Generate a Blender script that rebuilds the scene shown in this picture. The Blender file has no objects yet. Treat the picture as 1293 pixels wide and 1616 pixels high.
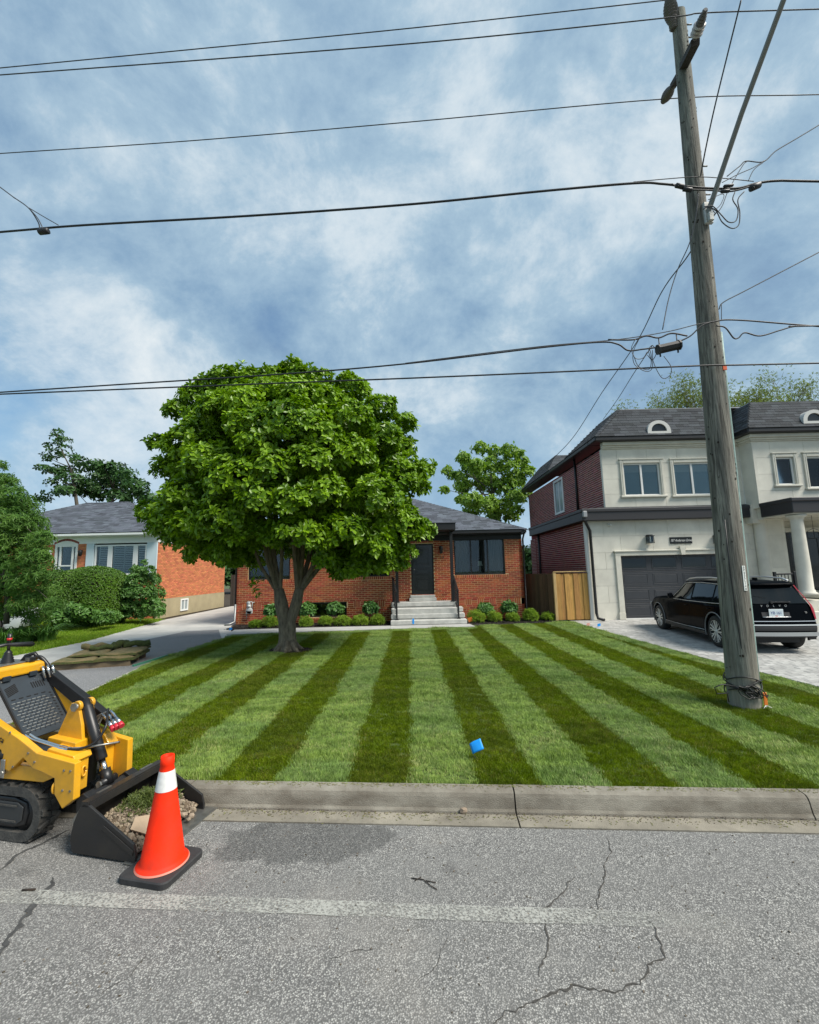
import bpy, math, random
import numpy as np
from mathutils import Vector, Matrix
random.seed(7); rng = np.random.default_rng(11)
S = bpy.context.scene
COL = S.collection
R = math.radians
# ------------------------------------------------------------ camera
cd = bpy.data.cameras.new('camera'); cam = bpy.data.objects.new('camera', cd); COL.objects.link(cam)
cd.sensor_fit = 'HORIZONTAL'; cd.sensor_width = 36.0
FOC = 685.0; PITCH = math.atan(93/685.); ROLL = 0.0222; EYE = 2.0
cd.lens = 36.0*FOC/1293.0; cd.clip_start = 0.05; cd.clip_end = 2000
_f = Vector((0, math.cos(PITCH), math.sin(PITCH))); _u = Vector((0, -math.sin(PITCH), math.cos(PITCH))); _r = Vector((1, 0, 0))
_x = math.cos(ROLL)*_r - math.sin(ROLL)*_u; _y = math.sin(ROLL)*_r + math.cos(ROLL)*_u
cam.matrix_world = Matrix((( _x.x, _y.x, -_f.x, 0), (_x.y, _y.y, -_f.y, 0), (_x.z, _y.z, -_f.z, EYE), (0, 0, 0, 1)))
S.camera = cam
# ------------------------------------------------------------ sun, sky, exposure
SUN_EL, SUN_AZ = 50.0, 116.0            # azimuth clockwise from +Y
S.view_settings.view_transform = 'Standard'; S.view_settings.look = 'None'
S.view_settings.gamma = 1.0; S.view_settings.use_curve_mapping = False
S.view_settings.exposure = 0.5
sl = bpy.data.lights.new('sun', 'SUN'); sl.energy = 4.0; sl.angle = R(24); sl.color = (1.0, 0.94, 0.85)
so = bpy.data.objects.new('sun', sl); COL.objects.link(so)
sd = Vector((math.sin(R(SUN_AZ))*math.cos(R(SUN_EL)), math.cos(R(SUN_AZ))*math.cos(R(SUN_EL)), math.sin(R(SUN_EL))))
so.rotation_euler = sd.to_track_quat('Z', 'Y').to_euler(); so.location = sd*60

W = bpy.data.worlds.new('World'); S.world = W; W.use_nodes = True
nt = W.node_tree; N = nt.nodes; L = nt.links; N.clear()
def nd(t, **k):
    n = N.new(t)
    for a, b in k.items(): setattr(n, a, b)
    return n
wo = nd('ShaderNodeOutputWorld'); bg = nd('ShaderNodeBackground'); L.new(bg.outputs[0], wo.inputs[0]); bg.inputs[1].default_value = 0.1
sky = nd('ShaderNodeTexSky'); sky.sky_type = 'NISHITA'; sky.sun_disc = False
sky.sun_elevation = R(SUN_EL); sky.sun_rotation = R(SUN_AZ); sky.air_density = 1.2; sky.dust_density = 1.2; sky.ozone_density = 1.6
tc = nd('ShaderNodeTexCoord'); sep = nd('ShaderNodeSeparateXYZ'); L.new(tc.outputs['Generated'], sep.inputs[0])
def mth(op, a, b=None, c=None, clamp=False, T=None):
    n = (T or nt).nodes.new('ShaderNodeMath'); n.operation = op; n.use_clamp = clamp
    for i, v in enumerate((a, b, c)):
        if v is None: continue
        if isinstance(v, (int, float)): n.inputs[i].default_value = v
        else: (T or nt).links.new(v, n.inputs[i])
    return n.outputs[0]
zz = mth('MAXIMUM', sep.outputs[2], 0.0); zz = mth('ADD', zz, 0.75)
cx = mth('DIVIDE', sep.outputs[0], zz); cy = mth('DIVIDE', sep.outputs[1], zz)
cmb = nd('ShaderNodeCombineXYZ'); L.new(cx, cmb.inputs[0]); L.new(cy, cmb.inputs[1])
def noise(T, vec, scale, detail=6, rough=.55, dist=0., off=None):
    n = T.nodes.new('ShaderNodeTexNoise'); n.inputs['Scale'].default_value = scale; n.inputs['Detail'].default_value = detail
    n.inputs['Roughness'].default_value = rough; n.inputs['Distortion'].default_value = dist
    if off is not None:
        m = T.nodes.new('ShaderNodeMapping'); T.links.new(vec, m.inputs[0]); m.inputs['Location'].default_value = off; vec = m.outputs[0]
    T.links.new(vec, n.inputs['Vector']); return n.outputs['Fac']
def ramp(T, fac, stops, interp='LINEAR'):
    n = T.nodes.new('ShaderNodeValToRGB'); n.color_ramp.interpolation = interp
    e = n.color_ramp.elements
    while len(e) < len(stops): e.new(.5)
    for i, (p, c) in enumerate(stops):
        e[i].position = p; e[i].color = (c, c, c, 1) if isinstance(c, (int, float)) else (*c, 1)
    T.links.new(fac, n.inputs[0]); return n.outputs[0]
def mixc(T, fac, a, b, mode='MIX'):
    n = T.nodes.new('ShaderNodeMix'); n.data_type = 'RGBA'; n.blend_type = mode
    for i, v in ((0, fac), (6, a), (7, b)):
        if isinstance(v, (int, float)): n.inputs[i].default_value = v
        elif isinstance(v, tuple): n.inputs[i].default_value = (*v, 1)
        else: T.links.new(v, n.inputs[i])
    return n.outputs[2]
n1 = noise(nt, cmb.outputs[0], 2.1, 8, .56, .25, (3.1, 1.7, 0)); n2 = noise(nt, cmb.outputs[0], 5.2, 10, .66, .2, (7.3, 4.2, 1.)); n3 = noise(nt, cmb.outputs[0], .8, 3, .5, 0., (1.4, 9.1, 2.))
cov = mth('ADD', mth('MULTIPLY', n1, .5), mth('MULTIPLY', n2, .2)); cov = mth('ADD', cov, mth('MULTIPLY', n3, .3)); cov = mth('ADD', cov, mth('MULTIPLY', cx, .06))
mask = ramp(nt, cov, [(.34, .45), (.44, .9), (.52, 1.)])
shade = mth('ADD', mth('MULTIPLY', n1, .5), mth('MULTIPLY', n2, .5))
cloudc = ramp(nt, shade, [(.36, (1.45, 2.25, 3.35)), (.44, (2.0, 3.05, 4.15)), (.51, (2.8, 3.9, 4.85)), (.57, (4.3, 5.1, 5.7)), (.66, (5.9, 6.3, 6.5))])
skyb = mixc(nt, 1.0, sky.outputs[0], (.60, 1.0, 1.2), 'MULTIPLY')
res = mixc(nt, mask, skyb, cloudc)
hz = ramp(nt, sep.outputs[2], [(0., 1.), (.42, 0.)], 'EASE')
res = mixc(nt, mth('MULTIPLY', hz, .55), res, (2.9, 4.3, 5.6))
L.new(res, bg.inputs[0])

# ------------------------------------------------------------ placing aid: real-world points measured once from the site photograph
def _ray(px, py): return _f + _x*((px-646.5)/FOC) - _y*((py-808)/FOC)
EYEV = Vector((0, 0, EYE))
def G(px, py, z=.15):
    d = _ray(px, py); return EYEV + d*((z-EYE)/d.z)
def A(px, py, y):
    d = _ray(px, py); return EYEV + d*(y/d.y)
# ------------------------------------------------------------ materials
MATS = {}
def mat(name, col, rough=.7, metal=0., var=0., vscale=6., bump=0., bscale=60., island=0., spec=.5, coat=0., stretch=None, col2=None, dirt=0.):
    if name in MATS: return MATS[name]
    m = bpy.data.materials.new(name); m.use_nodes = True; T = m.node_tree; b = T.nodes['Principled BSDF']
    b.inputs['Roughness'].default_value = rough; b.inputs['Metallic'].default_value = metal
    b.inputs['Specular IOR Level'].default_value = spec; b.inputs['Coat Weight'].default_value = coat; b.inputs['Coat Roughness'].default_value = .05
    tcn = T.nodes.new('ShaderNodeTexCoord'); vec = tcn.outputs['Object']
    if stretch:
        mp = T.nodes.new('ShaderNodeMapping'); mp.inputs['Scale'].default_value = stretch; T.links.new(vec, mp.inputs[0]); vec = mp.outputs[0]
    c = col
    if var or col2:
        f = noise(T, vec, vscale, 6, .6)
        f = ramp(T, f, [(.3, 0.), (.7, 1.)])
        c2 = col2 or tuple(max(0, v*(1-var)) for v in col); c1 = col if col2 else tuple(v*(1+var*.6) for v in col)
        c = mixc(T, f, c1, c2)
    if island:
        g = T.nodes.new('ShaderNodeNewGeometry'); oi = T.nodes.new('ShaderNodeObjectInfo')
        s = mth('FRACT', mth('ADD', g.outputs['Random Per Island'], oi.outputs['Random'], T=T), T=T)
        v = mth('ADD', mth('MULTIPLY', s, 2*island, T=T), 1-island, T=T)
        hs = T.nodes.new('ShaderNodeHueSaturation')
        if isinstance(c, tuple): hs.inputs['Color'].default_value = (*c, 1)
        else: T.links.new(c, hs.inputs['Color'])
        T.links.new(v, hs.inputs['Value'])
        hh = mth('ADD', mth('MULTIPLY', mth('FRACT', mth('MULTIPLY', s, 7.31, T=T), T=T), .03*min(1, island*3), T=T), .5-.015*min(1, island*3), T=T)
        T.links.new(hh, hs.inputs['Hue']); c = hs.outputs[0]
    if dirt:
        d = ramp(T, noise(T, tcn.outputs['Object'], 2.2, 8, .65), [(.45, 0.), (.75, dirt)])
        c = mixc(T, d, c, (.09, .075, .055))
    if isinstance(c, tuple): b.inputs['Base Color'].default_value = (*c, 1)
    else: T.links.new(c, b.inputs['Base Color'])
    if bump:
        bn = T.nodes.new('ShaderNodeBump'); bn.inputs['Strength'].default_value = min(1, bump); bn.inputs['Distance'].default_value = .01*max(1, bump)
        T.links.new(noise(T, vec, bscale, 5, .6), bn.inputs['Height']); T.links.new(bn.outputs[0], b.inputs['Normal'])
    MATS[name] = m; return m
def leafmat(name, col, col2, transl=.3, rough=.45, spec=.5):
    m = bpy.data.materials.new(name); m.use_nodes = True; T = m.node_tree; b = T.nodes['Principled BSDF']; out = T.nodes['Material Output']
    g = T.nodes.new('ShaderNodeNewGeometry')
    oi = T.nodes.new('ShaderNodeObjectInfo')
    s = mth('FRACT', mth('ADD', g.outputs['Random Per Island'], oi.outputs['Random'], T=T), T=T)
    pn = ramp(T, noise(T, g.outputs['Position'], .9, 3, .5), [(.35, 0.), (.65, 1.)])
    f = mth('ADD', mth('MULTIPLY', s, .55, T=T), mth('MULTIPLY', pn, .45, T=T), T=T)
    c = mixc(T, f, col, col2); T.links.new(c, b.inputs['Base Color'])
    b.inputs['Roughness'].default_value = rough; b.inputs['Specular IOR Level'].default_value = spec
    tr = T.nodes.new('ShaderNodeBsdfTranslucent'); T.links.new(mixc(T, 1., c, (1.3, 1.35, .5), 'MULTIPLY'), tr.inputs[0])
    mx = T.nodes.new('ShaderNodeMixShader'); mx.inputs[0].default_value = transl
    T.links.new(b.outputs[0], mx.inputs[1]); T.links.new(tr.outputs[0], mx.inputs[2]); T.links.new(mx.outputs[0], out.inputs[0])
    MATS[name] = m; return m
def glassmat(name, tint=(.8, .85, .85), refl=.0, rough=.02):
    m = bpy.data.materials.new(name); m.use_nodes = True; T = m.node_tree; T.nodes.remove(T.nodes['Principled BSDF']); out = T.nodes['Material Output']
    t = T.nodes.new('ShaderNodeBsdfTransparent'); t.inputs[0].default_value = (*tint, 1)
    g = T.nodes.new('ShaderNodeBsdfGlossy'); g.inputs['Roughness'].default_value = rough; g.inputs[0].default_value = (.9, .95, 1, 1)
    fr = T.nodes.new('ShaderNodeFresnel'); fr.inputs[0].default_value = 1.5
    mx = T.nodes.new('ShaderNodeMixShader'); T.links.new(mth('ADD', fr.outputs[0], refl, T=T, clamp=True), mx.inputs[0])
    T.links.new(t.outputs[0], mx.inputs[1]); T.links.new(g.outputs[0], mx.inputs[2]); T.links.new(mx.outputs[0], out.inputs[0])
    MATS[name] = m; return m
# ------------------------------------------------------------ mesh helpers
def link(o, parent=None):
    COL.objects.link(o)
    if parent is not None: o.parent = parent
    return o
def tag(o, label=None, cat=None, group=None, kind=None):
    if label: o['label'] = label
    if cat: o['category'] = cat
    if group: o['group'] = group
    if kind: o['kind'] = kind
    return o
def empty(name, loc=(0, 0, 0), rz=0., **k):
    o = bpy.data.objects.new(name, None); o.location = loc; o.rotation_euler = (0, 0, rz); o.empty_display_size = .2
    link(o); return tag(o, **k)
class MB:
    def __init__(s): s.v = []; s.f = []; s.m = []; s.sm = []
    def add(s, vs, fs, mi=0, sm=False):
        o = len(s.v); s.v += [tuple(v) for v in vs]
        for f in fs: s.f.append([i+o for i in f]); s.m.append(mi); s.sm.append(sm)
        return s
    def box(s, x0, x1, y0, y1, z0, z1, mi=0):
        v = [(x0, y0, z0), (x1, y0, z0), (x1, y1, z0), (x0, y1, z0), (x0, y0, z1), (x1, y0, z1), (x1, y1, z1), (x0, y1, z1)]
        return s.add(v, [(0, 3, 2, 1), (4, 5, 6, 7), (0, 1, 5, 4), (1, 2, 6, 5), (2, 3, 7, 6), (3, 0, 4, 7)], mi)
    def bbox(s, x0, x1, y0, y1, z0, z1, b=.01, mi=0):          # bevelled box
        if x0 > x1: x0, x1 = x1, x0
        if y0 > y1: y0, y1 = y1, y0
        b = min(b, (x1-x0)*.49, (y1-y0)*.49, (z1-z0)*.49)
        vs = []; idx = {}
        for ix, X in enumerate((x0, x1)):
            for iy, Y in enumerate((y0, y1)):
                for iz, Z in enumerate((z0, z1)):
                    sx, sy, sz = (b if ix == 0 else -b), (b if iy == 0 else -b), (b if iz == 0 else -b)
                    for k, p in enumerate(((X, Y+sy, Z+sz), (X+sx, Y, Z+sz), (X+sx, Y+sy, Z))):
                        idx[(ix, iy, iz, k)] = len(vs); vs.append(p)
        I = lambda *a: idx[a]
        fs = []
        for i in (0, 1):
            q = [I(i, 0, 0, 0), I(i, 1, 0, 0), I(i, 1, 1, 0), I(i, 0, 1, 0)]; fs.append(q if i else q[::-1])
            q = [I(0, i, 0, 1), I(0, i, 1, 1), I(1, i, 1, 1), I(1, i, 0, 1)]; fs.append(q if i else q[::-1])
            q = [I(0, 0, i, 2), I(1, 0, i, 2), I(1, 1, i, 2), I(0, 1, i, 2)]; fs.append(q if i else q[::-1])
            for j in (0, 1):
                fs.append([I(i, j, 0, 0), I(i, j, 1, 0), I(i, j, 1, 1), I(i, j, 0, 1)])
                fs.append([I(i, 0, j, 0), I(i, 1, j, 0), I(i, 1, j, 2), I(i, 0, j, 2)])
                fs.append([I(0, i, j, 1), I(1, i, j, 1), I(1, i, j, 2), I(0, i, j, 2)])
                for k in (0, 1): fs.append([I(i, j, k, 0), I(i, j, k, 1), I(i, j, k, 2)])
        return s.add(vs, fs, mi)
    def prism(s, pts, vec, mi=0, cap=True):                    # planar polygon swept along vec
        n = len(pts); P = [Vector(p) for p in pts]; V = Vector(vec)
        vs = P+[p+V for p in P]
        fs = [(i, (i+1) % n, n+(i+1) % n, n+i) for i in range(n)]
        if cap: fs += [tuple(range(n))[::-1], tuple(range(n, 2*n))]
        return s.add(vs, fs, mi)
    def bar(s, a, b, w, h, up=(0, 0, 1), mi=0):
        a, b = Vector(a), Vector(b); d = (b-a).normalized(); u = Vector(up); sd_ = d.cross(u)
        if sd_.length < 1e-4: sd_ = d.cross(Vector((0, 1, 0)))
        sd_.normalize(); uu = sd_.cross(d).normalized()
        q = [a+sd_*w/2+uu*h/2, a-sd_*w/2+uu*h/2, a-sd_*w/2-uu*h/2, a+sd_*w/2-uu*h/2]
        return s.prism(q, b-a, mi)
    def tube(s, pts, r, n=8, mi=0, cap=True, sm=True):
        P = [Vector(p) for p in pts]; k = len(P); rr = r if hasattr(r, '__len__') else [r]*k
        vs = []; t0 = None; ref = None
        for i in range(k):
            t = (P[min(i+1, k-1)]-P[max(i-1, 0)])
            t = t.normalized() if t.length > 1e-9 else Vector((0, 0, 1))
            if ref is None:
                ref = t.cross(Vector((0, 0, 1)));
                if ref.length < .1: ref = t.cross(Vector((0, 1, 0)))
            else: ref = ref - t*ref.dot(t)
            ref.normalize(); bi = t.cross(ref)
            for j in range(n):
                a = 2*math.pi*j/n; vs.append(P[i]+(ref*math.cos(a)+bi*math.sin(a))*rr[i])
        fs = [(i*n+j, i*n+(j+1) % n, (i+1)*n+(j+1) % n, (i+1)*n+j) for i in range(k-1) for j in range(n)]
        s.add(vs, fs, mi, sm)
        if cap:
            o = len(s.v)-len(vs)
            s.f += [[o+j for j in range(n)][::-1], [o+(k-1)*n+j for j in range(n)]]; s.m += [mi, mi]; s.sm += [False, False]
        return s
    def lathe(s, prof, c=(0, 0, 0), axis='Z', n=24, mi=0, sm=True):   # prof: (radius, height)
        vs = []
        for (r, h) in prof:
            for j in range(n):
                a = 2*math.pi*j/n; x, y = r*math.cos(a), r*math.sin(a)
                p = (x, y, h) if axis == 'Z' else ((h, x, y) if axis == 'X' else (x, h, y))
                vs.append((p[0]+c[0], p[1]+c[1], p[2]+c[2]))
        k = len(prof)
        fs = [(i*n+j, i*n+(j+1) % n, (i+1)*n+(j+1) % n, (i+1)*n+j) for i in range(k-1) for j in range(n)]
        return s.add(vs, fs, mi, sm)
    def build(s, name, mats, parent=None, kind=None, label=None, M=None):
        me = bpy.data.meshes.new(name); me.from_pydata([tuple(v) for v in s.v], [], s.f)
        for m in (mats if isinstance(mats, (list, tuple)) else [mats]): me.materials.append(m)
        me.polygons.foreach_set('material_index', s.m); me.polygons.foreach_set('use_smooth', s.sm)
        me.update()
        import bmesh
        b = bmesh.new(); b.from_mesh(me); bmesh.ops.recalc_face_normals(b, faces=b.faces); b.to_mesh(me); b.free()
        o = bpy.data.objects.new(name, me); link(o, parent)
        if M is not None: o.matrix_local = M
        return tag(o, kind=kind, label=label)
def scat(name, tv, tf, P, M, m, parent=None, kind='stuff', smooth=False):
    tv = np.array(tv, float); tf = np.array(tf, int); n = len(P); nv = len(tv); k = tf.shape[1]
    V = np.einsum('nij,vj->nvi', M, tv) + P[:, None, :]
    F = (tf[None]+(np.arange(n)*nv)[:, None, None]).reshape(-1, k)
    me = bpy.data.meshes.new(name)
    me.vertices.add(n*nv); me.vertices.foreach_set('co', V.reshape(-1))
    me.loops.add(F.size); me.loops.foreach_set('vertex_index', F.reshape(-1).astype(np.int32))
    me.polygons.add(len(F)); me.polygons.foreach_set('loop_start', (np.arange(len(F))*k).astype(np.int32))
    me.polygons.foreach_set('use_smooth', np.full(len(F), smooth))
    me.update(calc_edges=True); me.materials.append(m)
    o = bpy.data.objects.new(name, me); link(o, parent); return tag(o, kind=kind)
BV = [(-.5, -.5, -.5), (.5, -.5, -.5), (.5, .5, -.5), (-.5, .5, -.5), (-.5, -.5, .5), (.5, -.5, .5), (.5, .5, .5), (-.5, .5, .5)]
BF = [(4, 5, 6, 7), (0, 1, 5, 4), (1, 2, 6, 5), (3, 0, 4, 7), (0, 3, 2, 1)]
def textmesh(name, body, size, M, m, parent, depth=.002, shear=0., spacing=1.):
    c = bpy.data.curves.new(name, 'FONT'); c.body = body; c.size = size; c.extrude = depth; c.shear = shear; c.align_x = 'CENTER'; c.align_y = 'CENTER'; c.space_character = spacing
    o = bpy.data.objects.new(name, c); COL.objects.link(o); dg = bpy.context.evaluated_depsgraph_get()
    me = bpy.data.meshes.new_from_object(o.evaluated_get(dg)); bpy.data.objects.remove(o)
    me.materials.clear(); me.materials.append(m)
    q = bpy.data.objects.new(name, me); link(q, parent); q.matrix_local = M; return q
# ------------------------------------------------------------ walls, roofs, windows
def subtract(iv, cuts):
    out = [iv]
    for a, b in cuts:
        nx = []
        for p, q in out:
            if b <= p or a >= q: nx.append((p, q)); continue
            if a > p: nx.append((p, a))
            if b < q: nx.append((b, q))
        out = nx
    return out
def backing(mb, o, ex, n, Lw, z0, z1, holes, th=.12):
    zs = sorted({z0, z1, *[min(max(h[2], z0), z1) for h in holes], *[min(max(h[3], z0), z1) for h in holes]})
    for a, b in zip(zs, zs[1:]):
        if b-a < 1e-4: continue
        c = (a+b)/2
        for p, q in subtract((0, Lw), [(h[0], h[1]) for h in holes if h[2] < c < h[3]]):
            if q-p < 1e-3: continue
            A_ = Vector((o[0]+ex[0]*p, o[1]+ex[1]*p, a)); B_ = Vector((o[0]+ex[0]*q, o[1]+ex[1]*q, a))
            nn = Vector((n[0], n[1], 0))*-th
            mb.prism([A_, B_, B_+Vector((0, 0, b-a)), A_+Vector((0, 0, b-a))], nn)
def brickwall(o, ex, n, Lw, z0, z1, holes, parent, mbrick, mmortar, bw=.215, bh=.0585, j=.0115, single=0, keep=None, extra=None, wall_name='wall'):
    """mortar wall with real bricks standing proud of recessed joints"""
    mb = MB(); backing(mb, o, ex, n, Lw, z0, z1, [h for h in holes if not (len(h) > 4)]); mb.build(wall_name, mmortar, parent)
    rows = int(round((z1-z0)/(bh+j))); rh = (z1-z0)/rows; cen = []; siz = []; full = []
    for r in range(rows):
        za = z0+r*rh; zc = za+rh/2
        u = -(bw+j)/2 if r % 2 else 0.
        free = subtract((0, Lw), [(h[0], h[1]) for h in holes if h[2] < zc < h[3]])
        while u < Lw:
            a, b = u, u+bw
            for p, q in free:
                x0, x1 = max(a, p), min(b, q)
                if x1-x0 > .035:
                    cen.append(((x0+x1)/2, zc)); siz.append((x1-x0, rh-j)); full.append(abs(x1-x0-bw) < 1e-6)
            u += bw+j
    for (u0, za, w, h) in (extra or []): cen.append((u0+w/2, za+h/2)); siz.append((w, h)); full.append(False)
    cen = np.array(cen); siz = np.array(siz); full = np.array(full); E3 = np.array([ex[0], ex[1], 0]); N3 = np.array([n[0], n[1], 0])
    dp = .012
    ax = rng.uniform(-.0012, .0012, len(cen))
    P = np.array([o[0], o[1], 0])+cen[:, :1]*E3+np.outer(cen[:, 1], [0, 0, 1])+np.outer(dp/2-.003+ax, N3)
    single_idx = np.array([], int)
    if single:
        fi = np.where(full)[0]; k = keep(P[fi]); single_idx = fi[np.argsort(k)[:single]]
        w0, h0 = bw, rh-j
        v = [tuple(E3*p[0]*w0-N3*p[1]*dp+np.array([0, 0, p[2]*h0])) for p in BV]
        me = bpy.data.meshes.new('brick'); me.from_pydata(v, [], BF); me.materials.append(mbrick); me.update()
        for i in single_idx:
            q = bpy.data.objects.new('brick', me); q.location = P[i]; link(q, parent)
    rest = np.setdiff1d(np.arange(len(cen)), single_idx)
    M = np.zeros((len(rest), 3, 3)); M[:, :, 0] = E3*siz[rest, :1]; M[:, :, 1] = -N3*dp; M[:, 2, 2] = siz[rest, 1]
    scat('brickwork', BV, BF, P[rest], M, mbrick, parent)
def panelwall(o, ex, n, Lw, z0, z1, holes, parent, m, pw=1.0, ph=.5, j=.008, th=.1, name='stone_panel', backm=None):
    mb = MB(); backing(mb, (o[0]-n[0]*.012, o[1]-n[1]*.012), ex, n, Lw, z0, z1, holes, th); mb.build('wall', backm, parent)
    rows = max(1, int(round((z1-z0)/ph))); rh = (z1-z0)/rows
    for r in range(rows):
        za, zb = z0+r*rh, z0+(r+1)*rh
        us = []; u = -(pw*.5) if r % 2 else 0.
        while u < Lw: us.append((max(u, 0), min(u+pw, Lw))); u += pw
        for (a, b) in us:
            cuts = [h for h in holes if h[2] < zb and h[3] > za and h[0] < b and h[1] > a]
            zs = sorted({za, zb, *[h[2] for h in cuts if za < h[2] < zb], *[h[3] for h in cuts if za < h[3] < zb]})
            mbp = MB(); k = 0
            for c, d in zip(zs, zs[1:]):
                mid = (c+d)/2
                for p, q in subtract((a, b), [(h[0], h[1]) for h in cuts if h[2] < mid < h[3]]):
                    if q-p < .05 or d-c < .03: continue
                    x0, x1 = p+(j/2 if abs(p-a) < 1e-6 else 0), q-(j/2 if abs(q-b) < 1e-6 else 0)
                    y0, y1 = c+(j/2 if c == za else 0), d-(j/2 if d == zb else 0)
                    A_ = Vector((o[0]+ex[0]*x0-n[0]*.011, o[1]+ex[1]*x0-n[1]*.011, y0)); B_ = Vector((o[0]+ex[0]*x1-n[0]*.011, o[1]+ex[1]*x1-n[1]*.011, y0)); dz = Vector((0, 0, y1-y0))
                    mbp.prism([A_, B_, B_+dz, A_+dz], Vector((n[0], n[1], 0))*(.011+random.uniform(-.0008, .0008))); k += 1
            if k: mbp.build(name, m, parent)
def shingles(name, poly, eave_dir, m, mbase, parent, ex=.15, tw=.32, th=.012, kind='stuff', base='roof_deck'):
    """poly: 3-D convex planar polygon, first two points are the eave. real lapped shingle tabs"""
    P = [Vector(p) for p in poly]; e = (P[1]-P[0]).normalized(); nr = (P[1]-P[0]).cross(P[-1]-P[0]).normalized()
    if nr.z < 0: nr = -nr
    s = nr.cross(e).normalized()
    if s.z < 0: s = -s
    pl = [((p-P[0]).dot(e), (p-P[0]).dot(s)) for p in P]
    top = max(q[1] for q in pl); cen = []; siz = []
    r = 0; y = 0.
    while y < top-.01:
        yc = y+ex*.5; xs = []
        for i in range(len(pl)):
            (xa, ya), (xb, yb) = pl[i], pl[(i+1) % len(pl)]
            if (ya-yc)*(yb-yc) <= 0 and abs(ya-yb) > 1e-9: xs.append(xa+(yc-ya)/(yb-ya)*(xb-xa))
        if len(xs) >= 2:
            a, b = min(xs), max(xs); u = a-random.random()*tw
            while u < b:
                w = tw*random.uniform(.55, 1.25); x0, x1 = max(u, a), min(u+w, b)
                if x1-x0 > .02: cen.append(((x0+x1)/2, yc)); siz.append(x1-x0-.004)
                u += w
        y += ex; r += 1
    cen = np.array(cen); siz = np.array(siz); E = np.array(e); Sv = np.array(s); Nn = np.array(nr)
    k = len(cen); thv = th*rng.uniform(.7, 1.5, k)
    tilt = .055
    s2 = Sv*math.cos(tilt)-Nn*math.sin(tilt); n2 = Nn*math.cos(tilt)+Sv*math.sin(tilt)
    Pp = np.array(P[0])+np.outer(cen[:, 0], E)+np.outer(cen[:, 1], Sv)+Nn*(.012)
    M = np.zeros((k, 3, 3)); M[:, :, 0] = E*siz[:, None]; M[:, :, 1] = s2*ex*1.12; M[:, :, 2] = n2*thv[:, None]
    o = scat(name, BV, BF, Pp, M, m, parent, kind)
    mb = MB(); mb.prism(P, -nr*.1); mb.build(base, mbase, parent)
    return o
def ridgecap(pts, m, parent, w=.26, step=.22):
    for a, b in zip(pts, pts[1:]):
        a, b = Vector(a), Vector(b); d = b-a; k = max(2, int(d.length/step)); d1 = d.normalized(); sidev = d1.cross(Vector((0, 0, 1))).normalized(); up = sidev.cross(d1)
        mb = MB()
        for i in range(k):
            p = a+d*(i/k)+up*.03; q = a+d*((i+1.15)/k)+up*.018
            mb.add([p-sidev*w/2-up*.05, p, p+sidev*w/2-up*.05, q-sidev*w/2-up*.05, q, q+sidev*w/2-up*.05,
                    p-sidev*w/2-up*.065, p+sidev*w/2-up*.065], [(0, 1, 4, 3), (1, 2, 5, 4), (0, 6, 7, 2, 1)])
        mb.build('ridge_cap', m, parent, kind='stuff')
def wframe(mb, x0, x1, z0, z1, y0, y1, w, mi=0):
    mb.bbox(x0, x0+w, y0, y1, z0, z1, .004, mi); mb.bbox(x1-w, x1, y0, y1, z0, z1, .004, mi)
    mb.bbox(x0+w, x1-w, y0+.002, y1, z1-w, z1, .004, mi); mb.bbox(x0+w, x1-w, y0+.002, y1, z0, z0+w, .004, mi)
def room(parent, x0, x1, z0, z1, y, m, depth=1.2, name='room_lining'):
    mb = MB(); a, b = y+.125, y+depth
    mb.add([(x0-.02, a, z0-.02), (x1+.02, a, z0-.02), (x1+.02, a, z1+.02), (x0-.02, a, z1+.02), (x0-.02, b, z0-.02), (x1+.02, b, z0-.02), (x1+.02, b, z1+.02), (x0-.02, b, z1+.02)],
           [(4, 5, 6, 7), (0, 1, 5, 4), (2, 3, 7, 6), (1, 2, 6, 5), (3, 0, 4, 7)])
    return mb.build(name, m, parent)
def curtain(parent, x0, x1, z0, z1, y, m, name='curtain', n=16, amp=.03, th=.01):
    mb = MB(); vs = []
    for i in range(n*2+1):
        x = x0+(x1-x0)*i/(n*2); yy = y+amp*math.sin(i*1.57+random.uniform(-.3, .3)); vs += [(x, yy, z0), (x, yy, z1)]
    fs = [(2*i, 2*i+2, 2*i+3, 2*i+1) for i in range(n*2)]
    mb.add(vs, fs, 0, True); return mb.build(name, m, parent)
def window(parent, x0, x1, z0, z1, y, fm, gm, panes=2, w=.06, mull=.05, recess=.05, rm=None, sky_reflect_panel=None, cur=None, roomd=1.2, glass_in=.03, splits=None):
    """one window set into a wall whose face is at y (facing -Y)"""
    e = MB(); wframe(e, x0, x1, z0, z1, y+recess, y+recess+.07, w)
    edges = splits or [i/panes for i in range(1, panes)]
    for k in edges:
        c = x0+(x1-x0)*k; e.bbox(c-mull/2, c+mull/2, y+recess+.001, y+recess+.068, z0+w, z1-w, .004)
    f = e.build('window', fm, parent)
    ed = [0]+list(edges)+[1]
    for i in range(len(ed)-1):
        a = x0+(x1-x0)*ed[i]+(w if i == 0 else mull/2); b = x0+(x1-x0)*ed[i+1]-(w if i == len(ed)-2 else mull/2)
        g = MB(); g.box(a-.003, b+.003, y+recess+glass_in, y+recess+glass_in+.006, z0+w-.003, z1-w+.003); g.build('pane', gm, f)
    if rm: room(parent, x0, x1, z0, z1, y, rm, roomd)
    return f
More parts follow.
